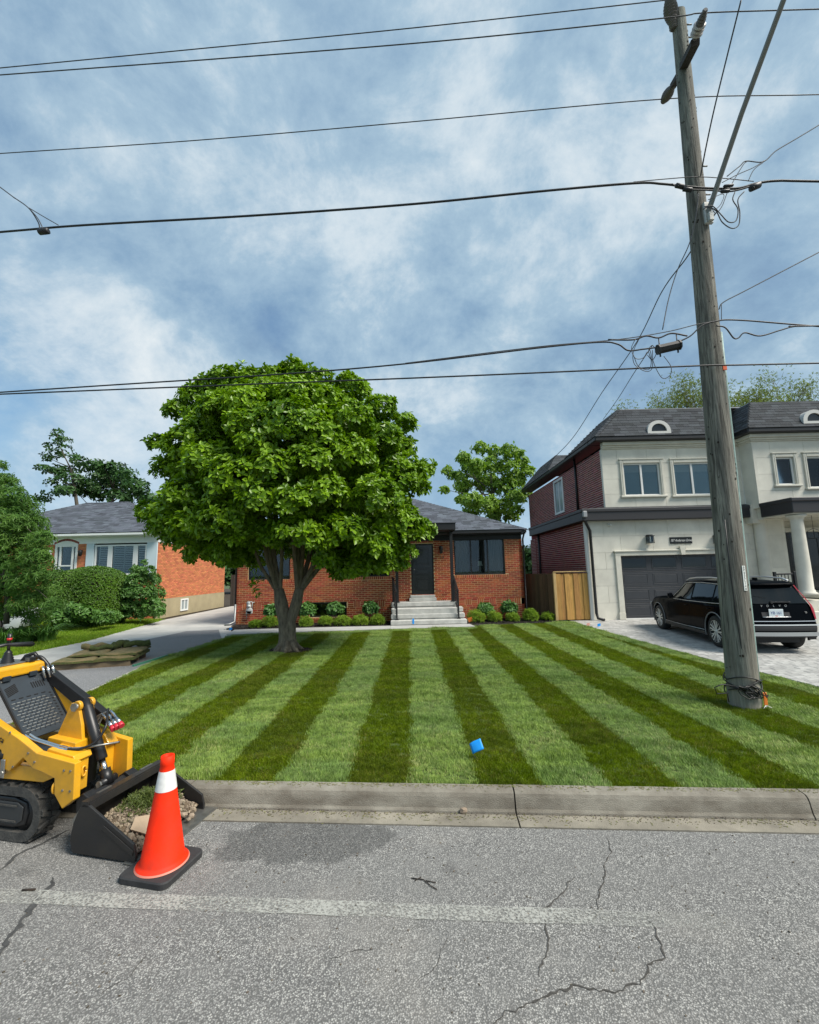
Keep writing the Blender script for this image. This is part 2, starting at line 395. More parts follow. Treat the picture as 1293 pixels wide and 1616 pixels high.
# ------------------------------------------------------------ foliage
LEAF_V = [(0, 0, 0), (.2, .3, .07), (.26, .66, .05), (0, 1, -.1), (-.26, .66, .05), (-.2, .3, .07)]
LEAF_F = [(0, 1, 2, 3), (0, 3, 4, 5)]
NARROW_V = [(0, 0, 0), (.1, .35, .03), (.1, .7, .0), (0, 1, -.16), (-.1, .7, .0), (-.1, .35, .03)]
def unit(v): return v/np.maximum(np.linalg.norm(v, axis=-1, keepdims=True), 1e-9)
def whorls(P, Nrm, k, size, elev=(-.3, .7), up=.4, svar=.35, seed=0):
    """k leaves round each twig end P, whose axis is Nrm"""
    g = np.random.default_rng(seed); n = len(P)
    ax = unit(Nrm+np.array([0, 0, up])+g.normal(0, .25, (n, 3)))
    t = unit(np.cross(ax, g.normal(0, 1, (n, 3)))); b = np.cross(ax, t)
    ang = (np.arange(k)/k*2*np.pi)[None, :]+g.uniform(0, 6.28, (n, 1))+g.normal(0, .25, (n, k))
    el = g.uniform(elev[0], elev[1], (n, k))
    d = (np.cos(ang)[..., None]*t[:, None]+np.sin(ang)[..., None]*b[:, None])*np.cos(el)[..., None]+ax[:, None]*np.sin(el)[..., None]
    nn = ax[:, None]*np.cos(el)[..., None]-(np.cos(ang)[..., None]*t[:, None]+np.sin(ang)[..., None]*b[:, None])*np.sin(el)[..., None]
    nn = unit(nn+g.normal(0, .22, nn.shape)); x = unit(np.cross(d, nn)); nn = np.cross(x, d)
    s = size*g.uniform(1-svar, 1+svar*.6, (n, k, 1))
    M = np.stack([x*s, d*s, nn*s], axis=-1).reshape(-1, 3, 3)
    off = g.normal(0, size*.12, (n, k, 3))
    Pp = (P[:, None]+off).reshape(-1, 3)
    return Pp, M
def lobe_points(c, r, n, g, flat=.8, upper=-.45, fill=.25):
    d = unit(g.normal(0, 1, (n*3, 3))); d = d[d[:, 2] > upper][:n]
    rad = 1-fill*g.random((len(d), 1))**2
    rad = rad*(1+.18*np.sin(d[:, :1]*7+c[0]*5)*np.cos(d[:, 1:2]*6+c[1]*3))
    return np.array(c)+d*rad*np.array([r, r, r*flat]), d
def limbs(mb, start, end, r0, r1, bend=.25, n=6, sides=8, g=random):
    a, b = Vector(start), Vector(end); d = b-a; pts = []
    o = Vector((g.uniform(-1, 1), g.uniform(-1, 1), g.uniform(-.4, .6)))*d.length*bend*.5
    for i in range(n+1):
        t = i/n; p = a+d*t+o*math.sin(math.pi*t)+Vector((g.uniform(-1, 1), g.uniform(-1, 1), g.uniform(-1, 1)))*d.length*.015*(0 < i < n)
        pts.append(p)
    mb.tube(pts, [r0+(r1-r0)*(i/n)**.8 for i in range(n+1)], sides); return pts
# ============================================================ ROAD, KERB, GROUND
RA = -.075; U = Vector((math.cos(RA), math.sin(RA), 0)); V_ = Vector((-math.sin(RA), math.cos(RA), 0))
def RD(s, t, z=0.): p = U*s+V_*t; p.z = z; return p
def asphalt(name, c1, c2, c3, dirty=True):
    m = bpy.data.materials.new(name); m.use_nodes = True; T = m.node_tree; b = T.nodes['Principled BSDF']
    tcn = T.nodes.new('ShaderNodeTexCoord'); vec = tcn.outputs['Object']
    vo = T.nodes.new('ShaderNodeTexVoronoi'); vo.inputs['Scale'].default_value = 115; T.links.new(vec, vo.inputs['Vector'])
    vo2 = T.nodes.new('ShaderNodeTexVoronoi'); vo2.inputs['Scale'].default_value = 55; T.links.new(vec, vo2.inputs['Vector'])
    sp = T.nodes.new('ShaderNodeSeparateColor'); T.links.new(vo.outputs['Color'], sp.inputs[0])
    sp2 = T.nodes.new('ShaderNodeSeparateColor'); T.links.new(vo2.outputs['Color'], sp2.inputs[0])
    stone = ramp(T, sp.outputs[0], [(.0, c1), (.35, c2), (.7, c2), (1., c3)])
    big = ramp(T, sp2.outputs[1], [(.0, 0.), (.8, 0.), (.95, .7)])
    c = mixc(T, big, stone, c3)
    gap = ramp(T, vo.outputs['Distance'], [(.28, 0.), (.62, 1.)])
    c = mixc(T, mth('MULTIPLY', gap, .85, T=T), c, tuple(v*.38 for v in c1))
    lg = ramp(T, noise(T, vec, .55, 6, .6), [(.3, 0.), (.7, 1.)])
    c = mixc(T, mth('MULTIPLY', lg, .3, T=T), c, tuple(v*.66 for v in c2))
    mid = ramp(T, noise(T, vec, 4.5, 7, .7, 0., (3, 3, 3)), [(.5, 0.), (.72, .55)])
    c = mixc(T, mid, c, tuple(v*.62 for v in c2))
    mpb = T.nodes.new('ShaderNodeMapping'); mpb.inputs['Scale'].default_value = (.25, 1.6, 1); T.links.new(vec, mpb.inputs[0])
    bnd = ramp(T, noise(T, mpb.outputs[0], 1.1, 5, .6, 0., (4, 2, 0)), [(.42, 0.), (.62, .4)]); c = mixc(T, bnd, c, tuple(v*.55 for v in c2))
    oil = ramp(T, noise(T, vec, 2.1, 3, .5, 0., (1, 8, 1)), [(.66, 0.), (.74, .5)]); c = mixc(T, oil, c, (.06, .058, .055))
    wt = ramp(T, noise(T, vec, 1.3, 5, .6, 0., (9, 3, 1)), [(.55, 0.), (.75, .35)])
    c = mixc(T, wt, c, (.29, .27, .24))
    rough = .85
    if dirty:
        # the damp patch spreading out of the gutter
        mp = T.nodes.new('ShaderNodeMapping'); mp.inputs['Location'].default_value = (.86, -3.62, 0); T.links.new(vec, mp.inputs[0])
        mp2 = T.nodes.new('ShaderNodeMapping'); mp2.inputs['Scale'].default_value = (1.5, 3.1, 0); T.links.new(mp.outputs[0], mp2.inputs[0])
        ln = T.nodes.new('ShaderNodeVectorMath'); ln.operation = 'LENGTH'; T.links.new(mp2.outputs[0], ln.inputs[0])
        dd = mth('ADD', ln.outputs['Value'], mth('MULTIPLY', mth('SUBTRACT', noise(T, vec, 3.2, 5, .6), .5, T=T), 1.3, T=T), T=T)
        wet = ramp(T, dd, [(.86, 1.), (1.0, 0.)])
        c = mixc(T, mth('MULTIPLY', wet, .42, T=T), c, (.035, .034, .033))
        b2 = ramp(T, wet, [(0., .85), (1., .5)]); T.links.new(b2, b.inputs['Roughness'])
    else: b.inputs['Roughness'].default_value = rough
    T.links.new(c, b.inputs['Base Color'])
    bn = T.nodes.new('ShaderNodeBump'); bn.inputs['Strength'].default_value = .9; bn.inputs['Distance'].default_value = .004; bn.invert = True
    T.links.new(vo.outputs['Distance'], bn.inputs['Height']); T.links.new(bn.outputs[0], b.inputs['Normal'])
    return m
m_road = asphalt('asphalt', (.16, .158, .15), (.295, .29, .275), (.54, .53, .49))
m_conc = mat('kerb_concrete', (.30, .28, .23), .85, col2=(.15, .13, .10), vscale=3.2, stretch=(1, 1, 2.5), bump=.8, bscale=90, dirt=.95)
m_conc2 = mat('gutter_concrete', (.26, .235, .185), .85, var=.4, vscale=3, bump=.6, bscale=120, dirt=.6)
m_soil = mat('soil', (.05, .036, .022), 1., var=.5, vscale=30, bump=1., bscale=60)
m_far = mat('far_ground', (.06, .09, .03), 1., var=.4, vscale=.3)
mb = MB(); mb.add([(-400, -400, -.06), (400, -400, -.06), (400, 600, -.06), (-400, 600, -.06)], [(0, 1, 2, 3)]); mb.build('ground', m_far, kind='structure')
mb = MB(); q = [RD(-60, -9), RD(60, -9), RD(60, 3.725), RD(-60, 3.725)]; mb.add(q, [(0, 1, 2, 3)]); road = mb.build('road', m_road, kind='structure')
# white line, worn
def paintmat():
    m = bpy.data.materials.new('worn_white_paint'); m.use_nodes = True; T = m.node_tree; b = T.nodes['Principled BSDF']; out = T.nodes['Material Output']
    b.inputs['Base Color'].default_value = (.38, .38, .345, 1); b.inputs['Roughness'].default_value = .7
    tcn = T.nodes.new('ShaderNodeTexCoord'); tr = T.nodes.new('ShaderNodeBsdfTransparent'); mx = T.nodes.new('ShaderNodeMixShader')
    f = noise(T, tcn.outputs['Object'], 60, 4, .7); g = noise(T, tcn.outputs['Object'], 2.5, 5, .6)
    f = mth('ADD', mth('MULTIPLY', f, .75, T=T), mth('MULTIPLY', g, .3, T=T), T=T)
    sp = T.nodes.new('ShaderNodeSeparateXYZ'); T.links.new(tcn.outputs['Object'], sp.inputs[0])
    e = ramp(T, mth('MULTIPLY', mth('ADD', sp.outputs[0], 3., T=T), .2, T=T), [(.80, 0.), (.96, .16)])
    f = mth('ADD', f, e, T=T)
    T.links.new(ramp(T, f, [(.46, .1), (.58, .9)]), mx.inputs[0])
    T.links.new(b.outputs[0], mx.inputs[1]); T.links.new(tr.outputs[0], mx.inputs[2]); T.links.new(mx.outputs[0], out.inputs[0]); return m
m_paint = paintmat()
mb = MB(); n = 60; vs = []
for i in range(n+1):
    s = -9+10.55*i/n; vs += [RD(s, 2.80+random.uniform(-.006, .006), .004), RD(s, 2.915+random.uniform(-.006, .006), .004)]
mb.add(vs, [(2*i, 2*i+2, 2*i+3, 2*i+1) for i in range(n)]); mb.build('white_line', m_paint, road)
# cracks: open joints full of grit, each a ragged ribbon
m_crack = mat('crack_grit', (.06, .056, .05), 1., var=.4, vscale=40)
m_tar = mat('crack_tar', (.06, .06, .058), .8, var=.5, vscale=30)
def crack(pts, w=.006, m=None, jag=.018, wf=None, seed=1):
    g = random.Random(seed); P = [G(x, y, .0) for x, y in pts]; out = []
    for a, b in zip(P, P[1:]):
        k = max(2, int((b-a).length/.022))
        for i in range(k): out.append(a.lerp(b, i/k))
    out.append(P[-1]); off = 0; vs = []
    for i, p in enumerate(out):
        d = (out[min(i+1, len(out)-1)]-out[max(i-1, 0)]).normalized(); s = Vector((-d.y, d.x, 0))
        off = off*.75+g.uniform(-jag, jag)*.7; ww = w*g.uniform(.3, 1.5)*(min(1, i/4, (len(out)-1-i)/4)+.15)
        c = p+s*off; vs += [Vector((*(c-s*ww/2).xy, .003)), Vector((*(c+s*ww/2).xy, .003))]
    mb = MB(); mb.add(vs, [(2*i, 2*i+2, 2*i+3, 2*i+1) for i in range(len(out)-1)]); return mb.build('crack', m or m_crack, road)
crack([(958, 1320), (962, 1350), (950, 1385), (936, 1440), (932, 1460)], .006, seed=2)
crack([(910, 1385), (890, 1405), (855, 1435), (862, 1480), (850, 1520), (852, 1545)], .007, seed=3)
crack([(1022, 1442), (1040, 1480), (1046, 1510), (1018, 1520), (1008, 1552), (970, 1566), (915, 1560), (870, 1568), (835, 1590), (800, 1600), (780, 1630)], .008, seed=4)
crack([(0, 1510), (25, 1468), (55, 1425), (78, 1396), (82, 1385)], .03, m_tar, .02, seed=5)
crack([(0, 1375), (25, 1350), (60, 1335), (110, 1310)], .022, m_tar, .012, seed=6)
crack([(655, 1555), (700, 1500), (705, 1470)], .003, seed=7)
crack([(130, 1590), (200, 1540), (230, 1500)], .003, seed=8)
crack([(500, 1520), (560, 1500), (600, 1497)], .003, seed=9)
# kerb and gutter, cast in lengths
prof_k = [(3.905, -.05), (3.925, .012), (3.94, .03), (3.962, .105), (3.975, .132), (4.0, .148), (4.085, .152), (4.09, -.05)]
prof_g = [(3.73, -.05), (3.733, .006), (3.903, .004), (3.903, -.05)]
kerb = empty('kerb', (0, 0, 0), kind='structure'); gut = empty('gutter', (0, 0, 0), kind='structure')
js = [-4.9, -2.32, .53, 2.84, 5.3, 8.2, 11., 14., 17., 20.]
for a, b in zip(js, js[1:]):
    for pr, nm, m, par in ((prof_k, 'kerb_stone', m_conc, kerb), (prof_g, 'gutter_slab', m_conc2, gut)):
        mb = MB(); k = 14; vs = []
        for i in range(k+1):
            s = a+.006+(b-a-.012)*i/k
            for (t, z) in pr:
                w = .0035 if z > .02 else 0
                vs.append(RD(s, t+random.uniform(-w, w)*.6, z+random.uniform(-w, w)*.4))
        q = len(pr); fs = [(i*q+j, (i+1)*q+j, (i+1)*q+(j+1) % q, i*q+(j+1) % q) for i in range(k) for j in range(q)]
        fs += [tuple(range(q)), tuple(range(k*q, k*q+q))]
        mb.add(vs, fs, 0, False); mb.build(nm, m, par)
# crumbs and leaves collecting in the gutter
m_crumb = mat('grit', (.12, .10, .075), 1., island=.5)
k = 900; s = rng.uniform(-2, 6, k); t = 3.925-np.abs(rng.normal(0, .05, k)); P = np.array([RD(a, b, .006) for a, b in zip(s, t)])
k2 = 500; P2 = np.array([RD(a, b, .003) for a, b in zip(rng.uniform(-2.5, 5, k2), rng.uniform(1.6, 3.7, k2))]); P = np.vstack([P, P2]); k += k2
M = np.zeros((k, 3, 3)); sc = rng.uniform(.003, .009, (k, 3)); M[:, 0, 0] = sc[:, 0]; M[:, 1, 1] = sc[:, 1]; M[:, 2, 2] = sc[:, 2]*.6; M[:, 0, 1] = sc[:, 0]*.4
tag(scat('road_grit', BV, BF, P, M, m_crumb), 'loose grit and crumbs scattered on the asphalt and along the gutter', 'grit')
m_clip = mat('grass_clippings', (.16, .20, .05), 1., island=.5, col2=(.22, .17, .08), vscale=30)
k = 1500; s = rng.uniform(-2.2, 6, k); t = np.where(rng.random(k) < .6, 4.07-np.abs(rng.normal(0, .03, k)), 3.9-np.abs(rng.normal(0, .06, k))); zc_ = np.interp(t, [3.73, 3.905, 3.93, 3.965, 4.0, 4.09], [.008, .008, .02, .11, .15, .155])
P = np.array([RD(a, b, c) for a, b, c in zip(s, t, zc_)]); a = rng.uniform(0, 6.28, k); l = rng.uniform(.008, .028, k); M = np.zeros((k, 3, 3)); M[:, 0, 0] = np.cos(a)*l; M[:, 1, 0] = np.sin(a)*l; M[:, 0, 1] = -np.sin(a)*.003; M[:, 1, 1] = np.cos(a)*.003; M[:, 2, 2] = .002
tag(scat('grass_clippings', BV, BF, P, M, m_clip), 'dry grass clippings strewn along the kerb top and gutter', 'clippings')
# ------------------------------------------------------------ soil sheet, driveways, walkway
ZL = .15
mb = MB(); mb.add([RD(-60, 4.088, .125), RD(60, 4.088, .125), (60, 60, .125), (-60, 60, .125)], [(0, 1, 2, 3)]); mb.build('soil_ground', m_soil, kind='structure')
m_dl = mat('worn_concrete', (.52, .51, .47), .85, var=.25, vscale=1.2, bump=.3, bscale=150, col2=(.37, .37, .355), dirt=.2)
def polyslab(name, pts, z, th, m, **k):
    mb = MB(); mb.prism([(x, y, z) for x, y in pts], (0, 0, -th)); return mb.build(name, m, **k)
m_dl2 = asphalt('old_drive_asphalt', (.21, .215, .22), (.31, .315, .32), (.42, .42, .42), False)
dl = polyslab('left_driveway', [(-10.75, 27), (-10.66, 19.1), (-9.62, 13.2), (-9.8, 10.6), (-9.9, 4.92), (-5.25, 4.56), (-5.4, 7.76), (-5.78, 10.24), (-5.42, 13.6), (-5.62, 13.8), (-6.68, 16.45), (-6.68, 27)], ZL, .08, m_dl, kind='structure')
mb = MB(); mb.add([(-8.9, 4.9, ZL+.004), (-5.27, 4.6, ZL+.004), (-5.42, 7.76, ZL+.004), (-5.8, 10.24, ZL+.004), (-5.5, 12.9, ZL+.004), (-6.6, 15.2, ZL+.004), (-7.6, 15.0, ZL+.004), (-7.9, 13.2, ZL+.004), (-7.5, 11.6, ZL+.004), (-8.0, 10., ZL+.004), (-8.6, 8.0, ZL+.004)], [tuple(range(11))])
mb.build('asphalt_patch', m_dl2, dl)
mb = MB(); mb.add([RD(-14, 3.73, .004), RD(-4.62, 3.73, .004), RD(-4.9, 4.95, ZL-.002), RD(-14, 4.95, ZL-.002)], [(0, 1, 2, 3)]); mb.build('driveway_apron', m_dl2, kind='structure')
m_walk = mat('walk_concrete', (.42, .42, .40), .8, var=.18, vscale=4, bump=.3, bscale=120)
wk = empty('front_walkway', (0, 0, 0), kind='structure')
wp = [(-5.75, 13.78), (-4.3, 13.98), (-2.5, 14.12), (-.7, 14.25), (.7, 14.33), (2.05, 14.42)]
wb = [(-5.95, 14.9), (-4.4, 15.0), (-2.5, 15.05), (-.72, 15.06), (.7, 15.07), (1.95, 15.08)]
for i in range(5):
    (a, b), (c, d) = wp[i], wp[i+1]; (e, f), (g_, h) = wb[i], wb[i+1]
    mb = MB(); mb.prism([(a+.004, b, ZL+.03), (c-.004, d, ZL+.03), (g_-.004, h, ZL+.03), (e+.004, f, ZL+.03)], (0, 0, -.1)); mb.build('walkway_slab', m_walk, wk)
m_mulch = mat('mulch', (.022, .018, .014), 1., var=.5, vscale=60, bump=1., bscale=80, island=.4)
bed = [(-6.2, 15.02), (-.74, 15.08), (-.74, 16.62), (-6.6, 16.62)]; bed2 = [(1.98, 14.75), (3.8, 15.0), (5.35, 15.35), (5.35, 15.9), (4.3, 16.62), (1.9, 16.62)]
for bpts in (bed, bed2): polyslab('mulch_bed', bpts, ZL+.012, .05, m_mulch, kind='structure')
k = 6000; q = rng.uniform(0, 1, k); X = np.where(q < .62, rng.uniform(-6.4, -.76, k), rng.uniform(1.9, 5.2, k)); Y = rng.uniform(15.05, 16.5, k)
P = np.stack([X, Y, np.full(k, ZL+.018)], 1); a = rng.uniform(0, 3.14, k); M = np.zeros((k, 3, 3)); l = rng.uniform(.02, .05, k)
M[:, 0, 0] = np.cos(a)*l; M[:, 1, 0] = np.sin(a)*l; M[:, 0, 1] = -np.sin(a)*.012; M[:, 1, 1] = np.cos(a)*.012; M[:, 2, 2] = .01; M[:, 2, 0] = rng.uniform(-.01, .01, k)
tag(scat('wood_mulch', BV, BF, P, M, m_mulch), 'dark wood mulch spread on the planting beds against the brick house', 'mulch')
# right driveway of pavers
m_pave = mat('paver_grey', (.37, .365, .345), .8, var=.2, vscale=9, bump=.4, bscale=120, island=.2)
m_joint = mat('joint_sand', (.16, .15, .13), 1., var=.3, vscale=40)
edge = [(16.6, 5.5), (15.5, 5.5), (11.5, 5.62), (8.47, 5.86), (6.83, 6.06), (3.9, 6.35)]
def edge_x(y):
    for (ya, xa), (yb, xb) in zip(edge, edge[1:]):
        if yb <= y <= ya: return xa+(xb-xa)*(ya-y)/(ya-yb)
    return 6.3
dr = polyslab('right_driveway', [(5.5, 15.45), (5.62, 11.5), (5.86, 8.47), (6.06, 6.83), (6.36, 3.75), (18, 2.9), (18, 15.45)], ZL-.012, .08, m_joint, kind='structure')
cen, siz = [], []
y = 4.3; r = 0
while y < 15.44:
    x = edge_x(y)+(0 if r % 2 else -.12)
    e0 = edge_x(y)
    xmax = min(15.5, y*.98+1.0)
    while x < xmax:
        w = random.choice((.22, .22, .30)); a, b = max(x, e0), x+w
        if b-a > .06: cen.append(((a+b)/2, y+.075)); siz.append((b-a-.007, .143))
        x += w
    y += .15; r += 1
cen = np.array(cen); siz = np.array(siz); inview = (cen[:, 0]/cen[:, 1] < .97) & (cen[:, 0] > 6.0)
order = np.argsort(np.where(inview, cen[:, 1], 99)); sgl = [i for i in order if siz[i][0] > .2][:290]; me_cache = {}
for i in sgl:
    w = round(float(siz[i][0]), 3)
    if w not in me_cache:
        b_ = MB(); b_.bbox(-w/2, w/2, -.0715, .0715, -.04, .008, .006); o = b_.build('paver', m_pave, dr); me_cache[w] = o.data
    else: o = bpy.data.objects.new('paver', me_cache[w]); link(o, dr)
    o.location = (cen[i][0], cen[i][1], ZL-.012+.008+random.uniform(-.002, .002))
rest = np.setdiff1d(np.arange(len(cen)), np.array(sgl)); k = len(rest)
P = np.stack([cen[rest, 0], cen[rest, 1], ZL-.016+rng.uniform(-.001, .001, k)], 1); M = np.zeros((k, 3, 3)); M[:, 0, 0] = siz[rest, 0]; M[:, 1, 1] = siz[rest, 1]; M[:, 2, 2] = .04
scat('pavers', BV, BF, P, M, m_pave, dr)
# ------------------------------------------------------------ lawns: real blades, instanced tufts
def tuft(name, n, hgt, w, lean, spread, m, seed):
    g = random.Random(seed); mb = MB()
    for i in range(n):
        x, y = g.uniform(-spread, spread), g.uniform(-spread, spread); a = g.uniform(0, 6.28); h = hgt*g.uniform(.55, 1.15); ww = w*g.uniform(.7, 1.3)
        dx, dy = math.cos(a)*ww/2, math.sin(a)*ww/2; lx = g.gauss(0, .3)*h; ly = (lean+g.gauss(0, .25))*h
        mb.add([(x-dx, y-dy, 0), (x+dx, y+dy, 0), (x+dx*.8+lx*.4, y+dy*.8+ly*.35, h*.6), (x-dx*.8+lx*.4, y-dy*.8+ly*.35, h*.6), (x+lx, y+ly, h)], [(0, 1, 2, 3), (3, 2, 4)])
    me = bpy.data.meshes.new(name); me.from_pydata(mb.v, [], mb.f); me.materials.append(m); me.update()
    return bpy.data.objects.new(name, me)
def scatter_gn(name, P, rotz, scl, idx, objs, label, cat, tilt=None):
    c = bpy.data.collections.new(name+'_tufts')
    for o in objs: c.objects.link(o)
    me = bpy.data.meshes.new(name); me.vertices.add(len(P)); me.vertices.foreach_set('co', P.astype(np.float32).reshape(-1))
    at = me.attributes.new('rot', 'FLOAT_VECTOR', 'POINT'); rv = np.zeros((len(P), 3), np.float32); rv[:, 2] = rotz
    if tilt is not None: rv[:, 0] = tilt
    at.data.foreach_set('vector', rv.reshape(-1))
    sv = np.ones((len(P), 3), np.float32)*scl[:, None]; me.attributes.new('scl', 'FLOAT_VECTOR', 'POINT').data.foreach_set('vector', sv.reshape(-1))
    me.attributes.new('idx', 'INT', 'POINT').data.foreach_set('value', idx.astype(np.int32))
    o = bpy.data.objects.new(name, me); link(o)
    ng = bpy.data.node_groups.new(name, 'GeometryNodeTree'); ng.interface.new_socket('Geometry', in_out='INPUT', socket_type='NodeSocketGeometry'); ng.interface.new_socket('Geometry', in_out='OUTPUT', socket_type='NodeSocketGeometry')
    gi = ng.nodes.new('NodeGroupInput'); go = ng.nodes.new('NodeGroupOutput'); m2 = ng.nodes.new('GeometryNodeMeshToPoints'); ip = ng.nodes.new('GeometryNodeInstanceOnPoints'); ci = ng.nodes.new('GeometryNodeCollectionInfo')
    ci.inputs[0].default_value = c; ci.inputs['Separate Children'].default_value = True; ci.inputs['Reset Children'].default_value = True
    def na(t, nm):
        a = ng.nodes.new('GeometryNodeInputNamedAttribute'); a.data_type = t; a.inputs[0].default_value = nm; return a.outputs[0]
    ng.links.new(gi.outputs[0], m2.inputs[0]); ng.links.new(m2.outputs[0], ip.inputs['Points']); ng.links.new(ci.outputs[0], ip.inputs['Instance'])
    ip.inputs['Pick Instance'].default_value = True
    ng.links.new(na('INT', 'idx'), ip.inputs['Instance Index']); ng.links.new(na('FLOAT_VECTOR', 'rot'), ip.inputs['Rotation']); ng.links.new(na('FLOAT_VECTOR', 'scl'), ip.inputs['Scale'])
    ng.links.new(ip.outputs[0], go.inputs[0]); md = o.modifiers.new('scatter', 'NODES'); md.node_group = ng
    return tag(o, label, cat, kind='stuff')
def grassmat(name, c1, c2, c3):
    m = bpy.data.materials.new(name); m.use_nodes = True; T = m.node_tree; b = T.nodes['Principled BSDF']; out = T.nodes['Material Output']
    g = T.nodes.new('ShaderNodeNewGeometry'); oi = T.nodes.new('ShaderNodeObjectInfo')
    rnd = mth('FRACT', mth('ADD', g.outputs['Random Per Island'], oi.outputs['Random'], T=T), T=T)
    mp = T.nodes.new('ShaderNodeMapping'); mp.inputs['Scale'].default_value = (.9, 3.2, 1); T.links.new(g.outputs['Position'], mp.inputs[0])
    pn = ramp(T, noise(T, mp.outputs[0], .9, 5, .6), [(.35, 0.), (.65, 1.)])
    c = mixc(T, mth('ADD', mth('MULTIPLY', rnd, .5, T=T), mth('MULTIPLY', pn, .5, T=T), T=T), c1, c2)
    pt = ramp(T, noise(T, g.outputs['Position'], 11., 3, .6, 0., (2, 5, 1)), [(.42, .55), (.58, 0.)]); c = mixc(T, pt, c, tuple(v*.5 for v in c1))
    dead = ramp(T, mth('ADD', mth('MULTIPLY', mth('FRACT', mth('MULTIPLY', rnd, 13.7, T=T), T=T), .5, T=T), mth('MULTIPLY', noise(T, g.outputs['Position'], 2.6, 4, .6), .6, T=T), T=T), [(.72, 0.), (.84, .8)])
    c = mixc(T, dead, c, c3)
    T.links.new(c, b.inputs['Base Color']); b.inputs['Roughness'].default_value = .5; b.inputs['Specular IOR Level'].default_value = .35
    tr = T.nodes.new('ShaderNodeBsdfTranslucent'); T.links.new(c, tr.inputs[0]); mx = T.nodes.new('ShaderNodeMixShader'); mx.inputs[0].default_value = .3
    T.links.new(b.outputs[0], mx.inputs[1]); T.links.new(tr.outputs[0], mx.inputs[2]); T.links.new(mx.outputs[0], out.inputs[0]); return m
gm_d = grassmat('grass_toward_shaded', (.12, .205, .004), (.25, .335, .009), (.34, .28, .07))  # dark and light of the blade lean also painted into the stripes' sod colours
gm_l = grassmat('grass_away_lit', (.14, .25, .03), (.35, .47, .10), (.52, .50, .20))
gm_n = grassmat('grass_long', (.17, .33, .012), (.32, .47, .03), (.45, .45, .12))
gm_d2 = grassmat('grass_toward_shaded_dull', (.105, .17, .007), (.20, .255, .018), (.34, .27, .08)); gm_l2 = grassmat('grass_away_lit_blue', (.15, .26, .045), (.29, .42, .115), (.42, .42, .2))
stripes = [-9.03, -7.83, -6.63, -5.43, -4.83, -4.23, -3.63, -3.03, -2.43, -1.83, -1.23, -.63, -.03, .54, 1.11, 1.68, 2.25, 2.82, 3.39, 3.96, 4.53, 5.10, 5.67, 6.24, 6.8]
stripes = [x for x in stripes if x > -6.7]; base_i = stripes.index(-.03)
def hash2(a, b): return np.modf(np.abs(np.sin(a*127.1+b*311.7)*43758.5453))[0]
npts = 130000
# denser near the kerb, thinner far away where blades are below a pixel
Yp = 3.66+(15.3-3.66)*rng.random(npts)**1.2; Xp = rng.uniform(-6.2, 6.9, npts)
s_ = Xp*U.x+Yp*U.y; t_ = Xp*V_.x+Yp*V_.y
far = np.interp(Xp, [-6, -5.7, -4.3, -2.5, -.7, .7, 2.0, 2.06, 3.8, 5.4, 7], [13.75, 13.75, 13.95, 14.09, 14.22, 14.3, 14.38, 14.72, 14.97, 15.3, 15.3])
lft = np.interp(Yp, [4.5, 7.76, 10.24, 13.7], [-5.23, -5.38, -5.76, -5.5]); rgt = np.interp(Yp, [3.7, 6.83, 8.47, 11.5, 15.45], [6.33, 6.03, 5.83, 5.59, 5.47])
okp = (t_ > 4.1) & (Yp < far) & (Xp > lft) & (Xp < rgt) & (Xp/Yp < 1.02) & (Xp/Yp > -1.02)
tr_d = np.hypot((Xp+2.95)/1.0, (Yp-10.98)/.72); okp &= ~((tr_d < .62) & (rng.random(npts) > (tr_d > .5)*.4))
Xp, Yp, far, rgt = Xp[okp], Yp[okp], far[okp], rgt[okp]
wob = .012*np.sin(Yp*3.1+np.round(Xp*1.7)*2.3)+rng.normal(0, .008, len(Xp))
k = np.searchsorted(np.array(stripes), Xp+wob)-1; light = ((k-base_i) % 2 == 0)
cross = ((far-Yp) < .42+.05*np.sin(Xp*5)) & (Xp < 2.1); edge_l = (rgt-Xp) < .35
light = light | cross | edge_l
# sod rolls laid across each stripe leave seams; some patches were pressed the other way
seam_y = Yp/(.62)+hash2(k, 3.)*1.0; cell = np.floor(seam_y); fr = seam_y-cell+rng.normal(0, .015, len(Xp))
jit = hash2(k, cell)
seam = (np.abs(fr-.5) > .48) & (jit < .8)
keep = ~(seam & (rng.random(len(Xp)) < .8)); Xp, Yp, k, light, cell, jit, fr = (a[keep] for a in (Xp, Yp, k, light, cell, jit, fr))
wave = np.sin(Yp*11+3*np.sin(Xp*2.1)+k*1.9)*np.sin(Yp*4.7+Xp*1.3)
scl = rng.uniform(.8, 1.15, len(Xp))*(1+.2*wave*(.3+.7*light)+.2*(jit-.5)); scl *= 1+.5*np.clip((Yp-7)/8, 0, 1)
tilt = .5*wave*(.25+.75*light)+rng.normal(0, .08, len(Xp))
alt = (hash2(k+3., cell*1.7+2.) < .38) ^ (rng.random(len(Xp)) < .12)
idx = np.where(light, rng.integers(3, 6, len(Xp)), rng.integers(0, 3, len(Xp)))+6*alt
P = np.stack([Xp, Yp, np.full(len(Xp), .128)], 1)
rz = rng.uniform(-.5, .5, len(Xp))
objs = [tuft('tuft_%d' % i, 30, .032, .0040, -.35, .042, gm_d, i) for i in range(3)]+[tuft('tuft_%d' % (3+i), 30, .036, .0044, .6, .042, gm_l, 10+i) for i in range(3)]+[tuft('tuft_%d' % (6+i), 30, .034, .0040, -.2, .042, gm_d2, 20+i) for i in range(3)]+[tuft('tuft_%d' % (9+i) if i < 1 else 'tuft_9%d' % i, 30, .038, .0044, .45, .042, gm_l2, 40+i) for i in range(3)]
